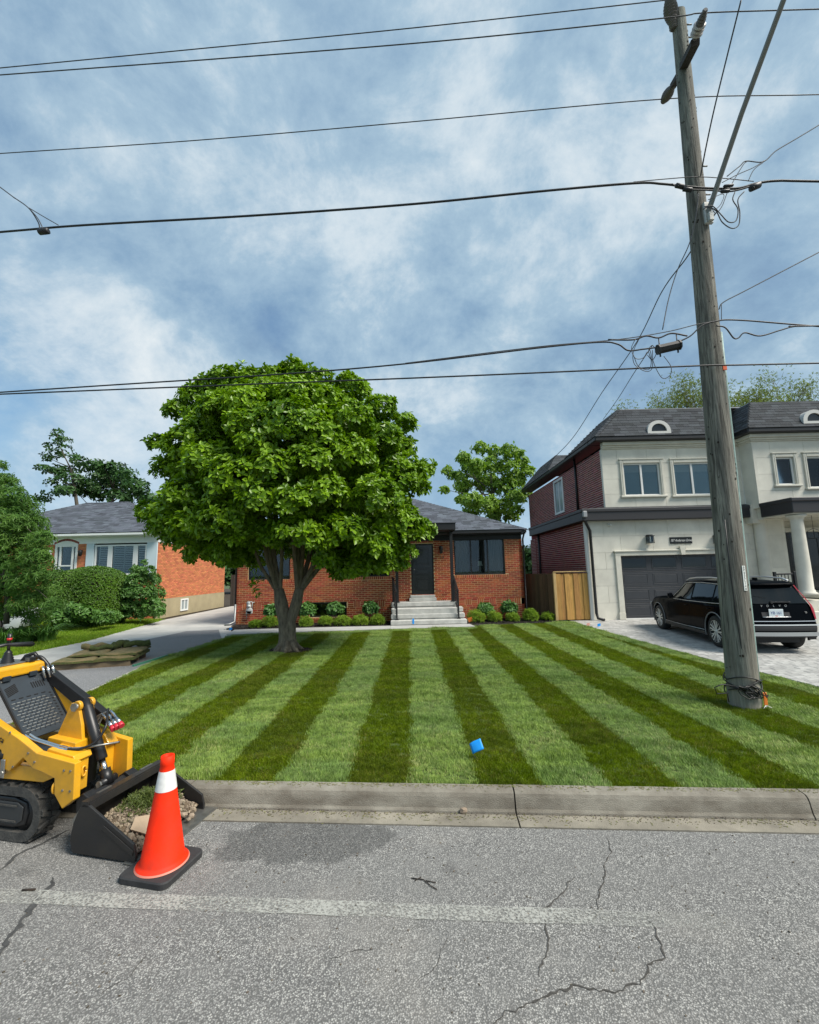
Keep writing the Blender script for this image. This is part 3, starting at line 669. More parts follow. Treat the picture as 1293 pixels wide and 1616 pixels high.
scatter_gn('lawn_grass', P, rz, scl, idx, objs, 'freshly laid lawn mown in light and dark green stripes between kerb and brick house', 'lawn', tilt)
# underlay so no bare earth shines through the sod
m_thatch = mat('thatch', (.075, .11, .02), 1., var=.5, vscale=30, bump=1., bscale=90)
polyslab('lawn_ground', [tuple(RD(-5.22, 4.095).xy), tuple(RD(6.3, 4.095).xy), (6.02, 6.83), (5.83, 8.47), (5.59, 11.5), (5.47, 15.3), (3.8, 15.0), (1.98, 14.7), (1.95, 14.38), (-5.5, 13.8), (-5.76, 10.24), (-5.38, 7.76)], .132, .05, m_thatch, kind='structure')
# neighbour's lawn on the left
npl = 16000; Xp = rng.uniform(-16.5, -9.4, npl); Yp = rng.uniform(5., 19., npl)
rg = np.interp(Yp, [4.9, 10.6, 13.2, 19.1], [-9.92, -9.82, -9.66, -10.7]); o_ = (Xp < rg) & (Xp/Yp > -1.05); Xp, Yp = Xp[o_], Yp[o_]
objs = [tuft('long_tuft_%d' % i, 24, .09, .007, .1, .09, gm_n, 30+i) for i in range(3)]
scatter_gn('side_lawn_grass', np.stack([Xp, Yp, np.full(len(Xp), .13)], 1), rng.uniform(0, 6.28, len(Xp)), rng.uniform(.9, 1.5, len(Xp)), rng.integers(0, 3, len(Xp)), objs, 'bright green unstriped lawn of the left neighbour beside the concrete driveway', 'lawn')
polyslab('side_lawn_ground', [(-30, 4.9), (-9.93, 4.9), (-9.83, 10.6), (-9.67, 13.2), (-10.7, 19.15), (-30, 19.15)], .14, .05, mat('thatch_bright', (.10, .20, .015), 1., var=.4, vscale=20), kind='structure')
# ============================================================ BRICK BUNGALOW
m_mort = mat('pale_mortar', (.72, .52, .28), .95, var=.2, vscale=15)
m_brick = mat('orange_red_brick', (.37, .078, .030), .85, var=.25, vscale=30, island=.33, bump=.3, bscale=200)
m_black = mat('black_metal', (.012, .012, .013), .45, spec=.5)
m_blackm = mat('black_frieze', (.01, .01, .011), .6)
m_shing = mat('charcoal_shingle', (.085, .097, .118), .95, island=.42, var=.3, vscale=90, bump=.6, bscale=250)
m_deck = mat('roof_deck', (.03, .03, .032), .9)
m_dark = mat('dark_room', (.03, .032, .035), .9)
m_glass = glassmat('window_glass')
m_curt = mat('grey_curtain', (.14, .155, .15), .9, var=.15, vscale=20)
m_step = mat('precast_step', (.50, .50, .47), .8, var=.2, vscale=5, bump=.3, bscale=120, dirt=.15)
YB = 16.6; XL, XR = -6.58, 4.25; ZT = 3.12; BASE = .12
def bx(px, py=900, y=YB): return A(px, py, y).x
def bz(px, py, y=YB): return A(px, py, y).z
W1 = (bx(717, 880), bx(797, 880), bz(757, 907), bz(757, 850)+.0)      # right picture window
W2 = (bx(553, 880), bx(615, 880), bz(585, 910), bz(585, 852))
W3 = (bx(392, 890), bx(458, 890), bz(420, 915), bz(420, 862))
DR = (bx(649, 900), bx(685, 900), 1.10, 3.02)
WB = (bx(488.5, 963), bx(547.5, 963), bz(518, 974), bz(518, 950.5))
bung = empty('brick_bungalow', (0, YB, BASE), label='orange brick bungalow with black trim and grey hip roof behind the striped lawn', cat='house')
bung.location = (0, 0, 0)
def hole(w, y0=None, e=0.): return (w[0]-XL-e, w[1]-XL+e, w[2]-e, w[3]+e)
soldH = .115
holes = [hole(W1), hole(W2), hole(W3), hole(DR), hole(WB)]
sold = [(w[0]-XL-.12, w[1]-XL+.12, w[2]-soldH, w[2]) for w in (W1, W2, W3)]
bandz = (.69, .925)
bandh = (0., XR-XL, bandz[0], bandz[1], 'band')
extra = []
for (a, b, c, d) in sold:
    n = int((b-a)/.07)
    for i in range(n): extra.append((a+i*(b-a)/n, c+.004, (b-a)/n-.019, soldH-.008))
u = .02; alt = 0
cutx = [(h[0], h[1]) for h in (hole(WB), hole(DR))]
while u < XR-XL-.2:
    okk = all(u+.235 < a or u > b for a, b in cutx if True) or False
    if all(u+.225 < a or u > b for a, b in [(hole(WB)[0], hole(WB)[1])] ):
        if alt: 
            for i in range(3): extra.append((u+i*.076, bandz[0]+.008, .056, bandz[1]-bandz[0]-.012))
        else:
            for i in range(3): extra.append((u, bandz[0]+.006+i*.077, .21, .056))
    u += .232; alt ^= 1
allh = holes+[(a, b, c, d, 's') for a, b, c, d in sold]+[bandh]
brickwall((XL, YB), (1, 0), (0, -1), XR-XL, BASE, ZT, allh, bung, m_brick, m_mort, bw=.212, bh=.053, j=.0185, single=300, keep=lambda P: np.abs(P[:, 0]-1.6)*.6+np.abs(P[:, 2]-2.2), extra=extra)
# side and back walls
brickwall((XL, YB+9), (0, -1), (-1, 0), 9-.005, BASE, ZT, [], bung, m_brick, m_mort, bw=.45, bh=.0585)
brickwall((XR, YB), (0, 1), (1, 0), 9, BASE, ZT, [], bung, m_brick, m_mort, bw=.45, bh=.0585)
mb = MB(); mb.box(XL+.13, XR-.13, YB+8.88, YB+9, BASE, ZT); mb.build('back_wall', m_brick, bung)
EZ = 3.46; OV = .38; YE = YB-OV; xl, xr = XL-.16, XR+.12
mb = MB(); mb.bbox(XL+.0, XR-.0, YB-.03, YB+.1, ZT+.002, EZ-.16, .005); mb.build('frieze', m_blackm, bung)
mb = MB(); mb.bbox(xl, xr, YE, YE+.11, EZ-.13, EZ, .02); mb.build('gutter', m_black, bung)
mb = MB(); mb.box(xl+.01, xr-.01, YE+.11, YB+9.3, EZ-.16, EZ-.13); mb.build('soffit', m_blackm, bung)
D = (YB+9+OV-YE)/2; pz = .46; rz_ = EZ+D*pz; yr = YE+D
ra, rb = Vector((xl+D, yr, rz_)), Vector((xr-D, yr, rz_))
c1, c2, c3, c4 = Vector((xl, YE, EZ)), Vector((xr, YE, EZ)), Vector((xr, YE+2*D, EZ)), Vector((xl, YE+2*D, EZ))
roof = shingles('shingle_courses', [c1, c2, rb, ra], None, m_shing, m_deck, bung)
shingles('shingle_courses', [c2, c3, rb], None, m_shing, m_deck, bung)
shingles('shingle_courses', [c4, c1, ra], None, m_shing, m_deck, bung, tw=.6)
mb = MB(); mb.add([c3, c4, ra, rb], [(0, 1, 2, 3)]); mb.build('roof_back', m_shing, bung)
ridgecap([c2, rb], m_shing, bung); ridgecap([rb, ra], m_shing, bung); ridgecap([c1, ra], m_shing, bung)
# windows
m_sillb = m_black
def bwin(w, panes, splits=None, curt=()):
    window(bung, *w, YB, m_black, m_glass, panes, w=.055, mull=.045, recess=.05, rm=m_dark, splits=splits)
    for a, b in curt: curtain(bung, w[0]+(w[1]-w[0])*a, w[0]+(w[1]-w[0])*b, w[2]+.03, w[3]-.03, YB+.22, m_curt, amp=.02)
bwin(W1, 3, [.335, .67], [(.0, .30), (.70, .98)])
bwin(W2, 2); bwin(W3, 2); bwin(WB, 1)
# a lamp standing inside the right window
mb = MB(); c = (W1[0]+(W1[1]-W1[0])*.54, YB+.45, W1[2]+.08); mb.lathe([(.0, .0), (.07, .0), (.07, .03), (.03, .06), (.05, .15), (.02, .24), (.0, .26)], c); mb.lathe([(.10, .26), (.07, .44)], c, mi=1)
tag(mb.build('table_lamp', [mat('lamp_base', (.3, .28, .25), .5), mat('lamp_shade', (.6, .58, .52), .8)]), 'small pale table lamp behind the picture window of the brick bungalow', 'lamp')
# door
dm = mat('black_door_paint', (.012, .012, .014), .25, coat=.3)
mb = MB(); mb.bbox(DR[0]+.05, DR[1]-.05, YB+.1, YB+.15, DR[2], DR[3]-.05, .004); door = mb.build('door', dm, bung)
pw = DR[1]-DR[0]
for (za, zb) in ((.12, .62), (.72, 1.0), (1.12, 1.75)):
    mb = MB(); wframe(mb, DR[0]+.17, DR[1]-.17, DR[2]+za, DR[2]+zb, YB+.085, YB+.101, .03); mb.bbox(DR[0]+.23, DR[1]-.23, YB+.09, YB+.101, DR[2]+za+.06, DR[2]+zb-.06, .01); mb.build('door_panel', dm, door)
mb = MB(); mb.lathe([(0, -.0), (.028, 0), (.03, -.03), (.012, -.04), (0, -.04)], (DR[0]+.12, YB+.1, DR[2]+.95), 'Y', 12); mb.build('door_knob', mat('nickel', (.5, .5, .5), .25, 1.), door)
mb = MB(); mb.box(DR[0], DR[0]+.05, YB+.06, YB+.16, DR[2], DR[3]); mb.box(DR[1]-.05, DR[1], YB+.06, YB+.16, DR[2], DR[3]); mb.box(DR[0]+.05, DR[1]-.05, YB+.061, YB+.16, DR[3]-.05, DR[3]); mb.build('door_frame', m_black, bung)
# canopy over the door: a flat black roof on two posts
CX0, CX1, CY = -.72, bx(719, 830, 15.25), 15.25
cz0, cz1 = bz(700, 836, CY), bz(700, 826, CY)
mb = MB(); mb.bbox(CX0, CX1, CY, YB-.01, cz0, cz1, .008); mb.build('canopy', m_black, bung)
mb = MB(); mb.bbox(CX0-.02, CX1+.02, CY-.02, YB-.012, cz1+.002, cz1+.03, .005); mb.build('canopy_flashing', m_black, bung)
YP = 16.06
for px in (626.5, 713.5):
    x = A(px, 900, YP).x; mb = MB(); mb.bbox(x-.055, x+.055, YP-.055, YP+.055, .875, cz0-.001, .006); mb.bbox(x-.085, x+.085, YP-.085, YP+.085, .872, .9, .004); mb.build('post', m_black, bung)
# wall lamp, house numbers
lx = A(696, 868, YB).x; lz = A(696, 868, YB).z
mb = MB(); mb.bbox(lx-.05, lx+.05, YB-.03, YB, lz-.12, lz+.16, .005); mb.bar((lx, YB-.02, lz+.12), (lx, YB-.13, lz+.12), .02, .02); mb.lathe([(.0, .13), (.07, .11), (.075, .09), (.06, -.12), (.03, -.14), (0, -.14)], (lx, YB-.13, lz), n=6); mb.build('wall_lamp', m_black, bung)
for i, ch in enumerate('35'):
    textmesh('house_number', ch, .14, Matrix.Translation((lx-.02+i*.1, YB-.022, lz-.28))@Matrix.Rotation(R(90), 4, 'X'), m_black, bung, .006)
# downpipes at the two corners
def pipe(parent, pts, r, m, name='downpipe', sides=8): mb = MB(); mb.tube(pts, r, sides); return mb.build(name, m, parent)
pipe(bung, [(XR+.05, YB-.3, EZ-.12), (XR+.04, YB-.06, EZ-.35), (XR+.04, YB-.06, ZL+.1), (XR+.04, YB-.2, ZL+.05)], .035, m_black)
pipe(bung, [(XL-.02, YB-.3, EZ-.12), (XL-.02, YB-.05, EZ-.35), (XL-.02, YB-.05, ZL+.5)], .035, m_black)
pipe(bung, [(XL-.02, YB-.05, ZL+.75), (XL-.02, YB-.05, ZL+.12), (XL-.13, YB-.22, ZL+.05), (XL-.3, YB-.3, ZL+.05)], .042, mat('grey_metal', (.25, .26, .26), .45, .6))
# gas meter
mgrey = mat('meter_grey', (.36, .38, .38), .45, var=.15, vscale=20)
gx, gz = A(396, 958, YB).x, A(396, 958, YB).z
gm = empty('gas_meter', (gx, YB-.1, gz), label='grey gas meter with pipework fixed to the left end of the brick bungalow', cat='gas meter')
mb = MB(); mb.lathe([(0, -.05), (.11, -.05), (.12, -.03), (.12, .03), (.11, .05), (0, .05)], (0, -.04, -.12), 'Y', 20); mb.bbox(-.12, .12, -.09, .0, -.24, -.12, .02); mb.build('meter_body', mgrey, gm)
mb = MB(); mb.bbox(-.06, .06, -.1, -.02, .0, .1, .012); mb.lathe([(0, -.02), (.045, -.02), (.045, .0), (0, 0)], (0, -.1, .05), 'Y', 16); mb.build('dial_head', mat('dial_white', (.6, .62, .6), .3), gm)
mb = MB(); mb.tube([(-.1, -.03, -.05), (-.1, -.03, .17), (-.08, -.03, .2), (.08, -.03, .2), (.1, -.03, .17), (.1, -.03, -.05)], .018, 8); mb.tube([(.1, -.03, .17), (.14, .1, .17)], .016, 8); mb.tube([(-.1, -.03, -.1), (-.1, -.02, -.42)], .018, 8); mb.build('gas_pipe', mgrey, gm)
mb = MB(); mb.lathe([(0, -.05), (.06, -.05), (.065, -.02), (.05, 0), (0, 0)], (-.02, -.04, .14), 'Y', 16); mb.build('regulator', mgrey, gm)
# ------------------------------------------------------------ steps
st = empty('front_steps', (0, 0, 0), label='pale precast concrete steps climbing to the black front door', cat='steps')
sx0 = -.72; tops = [.33, .51, .69, .875]; fr_ = [15.1, 15.4, 15.7, 16.0]; xr_ = [1.87, 1.84, 1.82, 1.66]
for i in range(4):
    yb = fr_[i+1]+.06 if i < 3 else YB-.002
    mb = MB(); mb.bbox(sx0-.0, xr_[i], fr_[i]-.02, yb, tops[i]-.145, tops[i], .012); mb.build('tread' if i < 3 else 'landing', m_step, st)
    mb = MB(); mb.box(sx0+.03, xr_[i]-.03, fr_[i]+.02, yb+.0, tops[i]-.18, tops[i]-.147); mb.build('riser_base', m_step, st)
mb = MB(); mb.box(sx0+.04, 1.6, 15.45, YB-.01, ZL, .68); mb.build('stair_core', m_step, st)
mb = MB(); mb.bbox(bx(646, 940, 16.3), bx(689, 940, 16.3), 16.3, YB+.1, .88, 1.0, .01); mb.build('threshold_step', m_step, st)
mb = MB(); mb.bbox(bx(648, 940, 16.4), bx(687, 940, 16.4), 16.42, YB+.1, 1.003, 1.095, .01); mb.build('threshold_step', m_step, st)
for side, xb, yb_ in (('l', A(627, 977, 15.5).x, 0), ('r', A(723.5, 975, 15.5).x, 0)):
    h = empty('handrail', (0, 0, 0), label='black metal handrail at the %s side of the concrete front steps' % ('left' if side == 'l' else 'right'), cat='handrail', group='handrails of the front steps')
    xu = A(620.5, 940, 16.35).x if side == 'l' else A(717, 940, 16.35).x
    lo = Vector((xb, 15.32, .33)); up_ = Vector((xu, 16.3, .875))
    for nm, p, hh in (('rail_post', lo, 1.0), ('rail_post', up_, .92)):
        mb = MB(); mb.bbox(p.x-.025, p.x+.025, p.y-.025, p.y+.025, p.z, p.z+hh, .004); mb.bbox(p.x-.06, p.x+.06, p.y-.06, p.y+.06, p.z, p.z+.015, .003); mb.build(nm, m_black, h)
    a, b = lo+Vector((0, 0, .98)), up_+Vector((0, 0, .9)); mb = MB(); mb.bar(a+Vector((0, -.06, -.03)), b, .045, .03); mb.build('top_rail', m_black, h)
    mb = MB(); mb.bar(lo+Vector((0, 0, .13)), up_+Vector((0, 0, .13)), .03, .03); mb.build('bottom_rail', m_black, h)
    for i in range(1, 8):
        q = i/8; mb = MB(); p0 = (lo+Vector((0, 0, .13))).lerp(up_+Vector((0, 0, .13)), q); p1 = a.lerp(b, q); mb.bar(p0, p1, .014, .014, (0, 1, 0)); mb.build('baluster', m_black, h)
# ============================================================ STUCCO HOUSE ON THE RIGHT
m_st = mat('limestone_cladding', (.66, .635, .55), .85, var=.14, vscale=1.6, bump=.25, bscale=150, island=.05)
m_trim = mat('stone_trim', (.60, .58, .50), .8, var=.1, vscale=4)
m_stj = mat('stone_joint', (.50, .49, .44), .9)
m_rb = mat('maroon_brick', (.23, .055, .045), .85, var=.3, vscale=30, island=.35, bump=.3, bscale=200)
m_rm = mat('light_mortar', (.62, .50, .46), .95)
m_bw = mat('white_vinyl', (.72, .72, .69), .5)
m_fasc = mat('black_fascia', (.025, .024, .027), .5)
m_blind = mat('blue_grey_sky_reflection', (.28, .38, .43), .7)  # sky reflection of the upper panes, painted as a flat colour
m_blindw = mat('white_roller_blind', (.45, .5, .52), .8)
m_shing2 = mat('black_shingle', (.045, .051, .058), .95, island=.4, var=.3, vscale=90, bump=.6, bscale=250)
YG = 15.52
hs = empty('stone_house', (0, 0, 0), label='two storey pale stone house with charcoal mansard roof and double garage on the right', cat='house')
X0, X1, XB = 6.36, 7.09, 12.14
GD = (A(979, 877, YG).x, 11.72, ZL, 2.36)
panelwall((X0, YG), (1, 0), (0, -1), XB+.35-X0, ZL, 3.66, [(GD[0]-X0, GD[1]-X0, GD[2]-.1, GD[3])], hs, m_st, 1.15, .58, backm=m_stj)
mb = MB(); mb.box(X0-.1, X0-.001, YG-.012, YG+.11, ZL, 3.62); mb.build('corner_trim', m_bw, hs)
brickwall((X0, YG+.11), (0, 1), (-1, 0), 6.3, ZL, 3.64, [], hs, m_rb, m_rm, bh=.062, j=.021)
mb = MB(); mb.box(X0, 8, YG+6.42, YG+6.54, ZL, 3.64); mb.build('rear_wall', m_rb, hs)
brickwall((X1, YG+6.55), (0, 1), (-1, 0), 3.5, ZL, 3.64, [], hs, m_rb, m_rm, bh=.062, j=.021)
# ledge between the storeys
LZ0, LZ1 = 3.62, 4.04
mb = MB(); mb.bbox(X0-.26, XB+.02, YG-.28, YG+.9, LZ0, LZ1, .02); mb.build('ledge', m_fasc, hs)
mb = MB(); mb.bbox(X0-.25, X1+.3, YG+.9, YG+6.7, LZ0, LZ1, .02); mb.build('ledge', m_fasc, hs)
mb = MB(); mb.bbox(X0-.29, XB+.02, YG-.31, YG+.9, LZ1-.12, LZ1+.004, .02); mb.build('ledge_gutter', m_fasc, hs)
mb = MB(); mb.bbox(X0-.28, X1+.1, YG+.9, YG+6.72, LZ1-.12, LZ1+.004, .02); mb.build('ledge_gutter', m_fasc, hs)
mb = MB(); mb.add([(X0-.25, YG-.27, LZ1+.005), (XB, YG-.27, LZ1+.005), (XB, YG, LZ1+.08), (X1, YG, LZ1+.08)], [(0, 1, 2, 3)]); mb.add([(X0-.25, YG-.27, LZ1+.006), (X1, YG, LZ1+.081), (X1, YG+6.6, LZ1+.081), (X0-.25, YG+6.6, LZ1+.006)], [(0, 1, 2, 3)]); mb.build('ledge_roof', m_shing2, hs)
# upper storey
UZ0, UZ1 = LZ1, 6.26
U1 = (A(985, 760, YG).x, A(1043, 760, YG).x, 4.52, 5.72); U2 = (A(1065, 760, YG).x, A(1124, 760, YG).x, 4.50, 5.70)
def hh(w, o): return (w[0]-o, w[1]-o, w[2], w[3])
panelwall((X1, YG), (1, 0), (0, -1), XB-X1, UZ0, UZ1, [hh(U1, X1), hh(U2, X1)], hs, m_st, 1.1, .55, backm=m_stj)
us = (A(868, 790, 24).y)
S1y = (19.7, 20.75)
brickwall((X1, YG+.12), (0, 1), (-1, 0), 9.78, UZ0, UZ1, [(S1y[0]-YG-.12, S1y[1]-YG-.12, 4.6, 6.05)], hs, m_rb, m_rm, bh=.062, j=.021)
mb = MB(); mb.box(X1-.012, X1, YG-.001, YG+.119, UZ0, UZ1); mb.build('corner_quoin', m_st, hs)
mb = MB(); mb.bbox(X1-.05, X1+.02, S1y[0]-.1, S1y[1]+.1, 4.5, 4.6, .01); mb.bbox(X1-.05, X1+.02, S1y[0]-.1, S1y[1]+.1, 6.05, 6.15, .01); mb.bbox(X1-.05, X1+.02, S1y[0]-.1, S1y[0], 4.6, 6.05, .01); mb.bbox(X1-.05, X1+.02, S1y[1], S1y[1]+.1, 4.6, 6.05, .01); mb.bbox(X1-.02, X1+.02, (S1y[0]+S1y[1])/2-.03, (S1y[0]+S1y[1])/2+.03, 4.6, 6.05, .01)
sw = mb.build('window', m_bw, hs); mb = MB(); mb.box(X1+.0, X1+.012, S1y[0], S1y[1], 4.6, 6.05); mb.build('pane', mat('dull_pane', (.28, .33, .34), .15), sw)
mb = MB(); mb.box(X1+.02, 18, YG+9.8, YG+9.9, ZL, UZ1); mb.build('rear_wall', m_rb, hs)
# cornice and eaves
CZ = 6.5
mb = MB()
for (a, d, z0, z1) in ((.0, .05, UZ1, UZ1+.05), (0, .10, UZ1+.05, UZ1+.12), (0, .17, UZ1+.12, UZ1+.24)):
    mb.bbox(X1-.0, XB-.05, YG-d, YG+.05, z0+.001, z1, .012)
mb.build('cornice', m_trim, hs)
mb = MB()
for (d, z0, z1) in ((.05, UZ1, UZ1+.05), (.10, UZ1+.05, UZ1+.12), (.17, UZ1+.12, UZ1+.24)): mb.bbox(XB-d, 19, 14.9-d, 15.6, z0+.001, z1, .012)
mb.build('cornice', m_trim, hs)
EX, EY = X1-.34, YG-.34; ET = 6.66
mb = MB(); mb.bbox(EX, XB-.3, EY, YG+.3, CZ+.002, ET, .03); mb.build('eave', m_black, hs)
mb = MB(); mb.bbox(EX, X1+.3, YG+.3, YG+10.2, CZ+.002, ET, .03); mb.build('eave', m_black, hs)
mb = MB(); mb.bbox(XB-.34, 19.3, 14.9-.34, 15.6, CZ+.002, ET, .03); mb.build('eave', m_black, hs)
TZ = 7.76; INX, INY = .78, .62
bY1, bY2 = 18.35, 17.5
def tag_part(o): return o
TX0 = A(975, 647, EY+INY).x; TY0 = EY+INY; tz = A(975, 647, EY+INY).z; TZ = tz
shingles('mansard_shingles', [(EX, EY, ET), (XB-.34, EY, ET), (XB-.02, TY0, TZ), (TX0, TY0, TZ)], None, m_shing2, m_deck, hs, ex=.13, tw=.34)
shingles('mansard_shingles', [(EX, bY1, ET), (EX, EY, ET), (TX0, TY0, TZ), (TX0, bY2, TZ)], None, m_shing2, m_deck, hs, ex=.13, tw=.34)
shingles('mansard_shingles', [(EX, bY1, ET), (TX0+2, bY1, ET), (TX0+2, bY2, TZ), (TX0, bY2, TZ)], None, m_shing2, m_deck, hs, ex=.13, tw=.6)
ridgecap([(EX, EY, ET), (TX0, TY0, TZ)], m_shing2, hs, .2, .15)
mb = MB(); mb.box(TX0-.02, 19, TY0, bY2, TZ-.02, TZ+.02); mb.build('flat_roof', mat('roof_edge_metal', (.30, .31, .33), .6), hs)
# lower slope behind, and the rear block's own mansard
mb = MB(); mb.add([(EX, bY1-.5, ET), (TX0+2.5, bY1-.5, ET+.05), (TX0+2.5, 22, ET+.05), (EX, 22, ET)], [(0, 1, 2, 3)]); mb.build('rear_flat_roof', m_deck, hs)
rx0 = 7.75; ry0, ry1 = 22.3, 24.9; rz1 = 7.85
shingles('mansard_shingles', [(EX, YG+10.2, ET), (EX, 20.6, ET), (rx0, ry0, rz1), (rx0, ry1, rz1)], None, m_shing2, m_deck, hs, ex=.14, tw=.5)
shingles('mansard_shingles', [(EX, 20.6, ET), (12, 20.6, ET), (12, ry0, rz1), (rx0, ry0, rz1)], None, m_shing2, m_deck, hs, ex=.14, tw=.5)
mb = MB(); mb.box(rx0, 12, ry0, ry1, rz1-.02, rz1); mb.build('rear_flat_roof', m_deck, hs)
# bay on the right
YBY = 14.9
B1 = (A(1226, 743, YBY).x, A(1254, 743, YBY).x, A(1240, 765, YBY).z, A(1240, 721.5, YBY).z); B2 = (A(1276, 750, YBY).x, 16.2, B1[2]-.13, B1[3])
panelwall((XB, YBY), (1, 0), (0, -1), 6.5, 3.9, UZ1, [hh(B1, XB), hh(B2, XB)], hs, m_st, 1.2, .55, backm=m_stj)
mb = MB(); mb.box(XB-.012, XB+.09, YBY+.0, YG-.013, 3.9, UZ1); mb.build('bay_return', m_st, hs)
mb = MB(); mb.box(XB+.10, 19, YBY+.02, YBY+.3, 3.5, 3.92); mb.box(XB-.1, XB+.4, YBY+.28, YG+.1, 3.4, 4.05); mb.box(XB+.36, 19, YBY+.3, 16.6, 3.531, 3.6); mb.build('porch_ceiling', m_trim, hs)
b_ty = YBY-.34+INY; btz = A(1184, 636, b_ty).z
shingles('mansard_shingles', [(XB-.34, YBY-.34, ET), (19.3, YBY-.34, ET), (19.3, b_ty, btz), (XB+.35, b_ty, btz)], None, m_shing2, m_deck, hs, ex=.13, tw=.34)
shingles('mansard_shingles', [(XB-.34, YG+.6, ET), (XB-.34, YBY-.34, ET), (XB+.35, b_ty, btz), (XB+.35, YG+.6, btz)], None, m_shing2, m_deck, hs, ex=.13, tw=.34)
mb = MB(); mb.box(XB+.33, 19.3, b_ty, 18, btz-.02, btz+.02); mb.build('flat_roof', MATS['roof_edge_metal'], hs)
# windows with stone surrounds
def surround(w, y, sill=True, t=.12):
    mb = MB(); a, b, c, d = w
    for k, (o, dep) in enumerate(((t, .05), (t*.45, .035))):
        pass
    mb.bbox(a-t, a-.001, y-.05, y, c, d+t, .012); mb.bbox(b+.001, b+t, y-.05, y, c, d+t, .012); mb.bbox(a-.001, b+.001, y-.049, y, d+.001, d+t, .012)
    mb.bbox(a-t-.03, b+t+.03, y-.075, y, d+t+.001, d+t+.045, .01)
    mb.bbox(a-t-.05, b+t+.05, y-.09, y, c-.07, c-.001, .012)
    mb.bbox(a-t*.5, a-t*.4, y-.06, y-.05, c, d+t*.45, .003); mb.bbox(b+t*.4, b+t*.5, y-.06, y-.05, c, d+t*.45, .003)
    mb.build('window_surround', m_trim, hs)
for w, y, p in ((U1, YG, 2), (U2, YG, 2), (B1, YBY, 1), (B2, YBY, 2)):
    surround(w, y); window(hs, *w, y, m_bw, m_glass, p, w=.05, mull=.07, recess=.03)
    mb = MB(); mb.box(w[0], w[1], y+.115, y+.12, w[2], w[3]); mb.build('sky_reflect_panel', m_blind, hs)  # panel behind the glass whose blue-grey stands in for reflected sky
    mb = MB(); mb.box(w[0]+.02, w[1]-.02, y+.105, y+.112, w[3]-.32, w[3]); mb.build('roller_blind', m_blindw, hs)
# garage door
m_gd = mat('charcoal_garage_door', (.038, .041, .047), .5, var=.1, vscale=3)
gdo = MB(); gdo.box(GD[0], GD[1], YG+.16, YG+.19, GD[2], GD[3]); gdd = gdo.build('garage_door', mat('garage_gap', (.012, .012, .013), .7), hs)
rows, cols = 4, 4; rh = (GD[3]-GD[2])/rows; cw = (GD[1]-GD[0])/cols
for r in range(rows):
    mb = MB(); mb.bbox(GD[0]+.005, GD[1]-.005, YG+.12, YG+.159, GD[2]+r*rh+.004, GD[2]+(r+1)*rh-.004, .006); sec = mb.build('door_section', m_gd, gdd)
    for c in range(cols):
        a, b = GD[0]+c*cw+.09, GD[0]+(c+1)*cw-.09; z0, z1 = GD[2]+r*rh+.09, GD[2]+(r+1)*rh-.09
        if r < 3:
            mb = MB(); wframe(mb, a, b, z0, z1, YG+.112, YG+.121, .02); mb.bbox(a+.05, b-.05, YG+.114, YG+.121, z0+.05, z1-.05, .006); mb.build('raised_panel', m_gd, sec)
        else:
            mb = MB(); wframe(mb, a, b, z0-.01, z1+.02, YG+.108, YG+.121, .03); mb.build('light_frame', m_gd, sec)
            mb = MB(); mb.box(a+.03, b-.03, YG+.114, YG+.118, z0+.02, z1-.01); mb.build('light_pane', mat('dark_pane', (.02, .024, .026), .06), sec)
mb = MB(); mb.box(GD[0], GD[1], YG+.02, YG+.12, ZL-.005, ZL+.03); mb.build('door_sill', m_bw, hs)
mb = MB(); t = .2
mb.bbox(GD[0]-t, GD[0]-.001, YG-.05, YG+.1, ZL+.25, GD[3]+.0, .012); mb.bbox(GD[1]+.001, GD[1]+t, YG-.05, YG+.1, ZL+.25, GD[3], .012); mb.bbox(GD[0]-t, GD[1]+t, YG-.051, YG+.1, GD[3]+.001, GD[3]+.14, .012)
mb.bbox(GD[0]-t-.04, GD[1]+t+.04, YG-.09, YG, GD[3]+.141, GD[3]+.19, .012); mb.bbox(GD[0]-t-.03, GD[0]+.0, YG-.07, YG+.1, ZL, ZL+.249, .012)
mb.build('garage_surround', m_trim, hs)
kx = A(1075, 866, YG).x; mb = MB(); mb.prism([(kx-.1, YG-.12, GD[3]+.3), (kx+.1, YG-.12, GD[3]+.3), (kx+.065, YG-.12, GD[3]-.0), (kx-.065, YG-.12, GD[3]-.0)], (0, .1, 0)); mb.build('keystone', m_trim, hs)
# carriage lamps, sign, camera
def sconce(x, z, y, label):
    e = empty('wall_lantern', (x, y, z), label=label, cat='lantern', group='wall lanterns over the garage')
    mb = MB(); mb.bbox(-.06, .06, -.025, 0, -.07, .18, .004); mb.bar((0, -.01, .15), (0, -.14, .17), .025, .02); mb.build('back_plate', m_black, e)
    mb = MB()
    for sx in (-.09, .09):
        for sy in (-.23, -.05): mb.bar((sx, sy, -.11), (sx*.9, sy, .12), .014, .014, (0, 1, 0))
    mb.prism([(-.11, -.25, .12), (.11, -.25, .12), (.11, -.03, .12), (-.11, -.03, .12)], (0, 0, .02)); mb.prism([(-.07, -.2, .14), (.07, -.2, .14), (.07, -.08, .14), (-.07, -.08, .14)], (0, 0, .035))
    mb.prism([(-.1, -.24, -.13), (.1, -.24, -.13), (.1, -.04, -.13), (-.1, -.04, -.13)], (0, 0, .02)); mb.build('cage', m_black, e)
    mb = MB(); mb.box(-.075, .075, -.215, -.065, -.105, .115); mb.build('glass', MATS['window_glass'], e)
    mb = MB(); mb.lathe([(.0, -.1), (.018, -.1), (.018, -.0), (0, .02)], (0, -.14, 0), n=8); mb.build('candle', m_bw, e)
p = A(1023, 852, YG); sconce(p.x, p.z, YG-.002, 'black wall lantern left of the garage name sign')
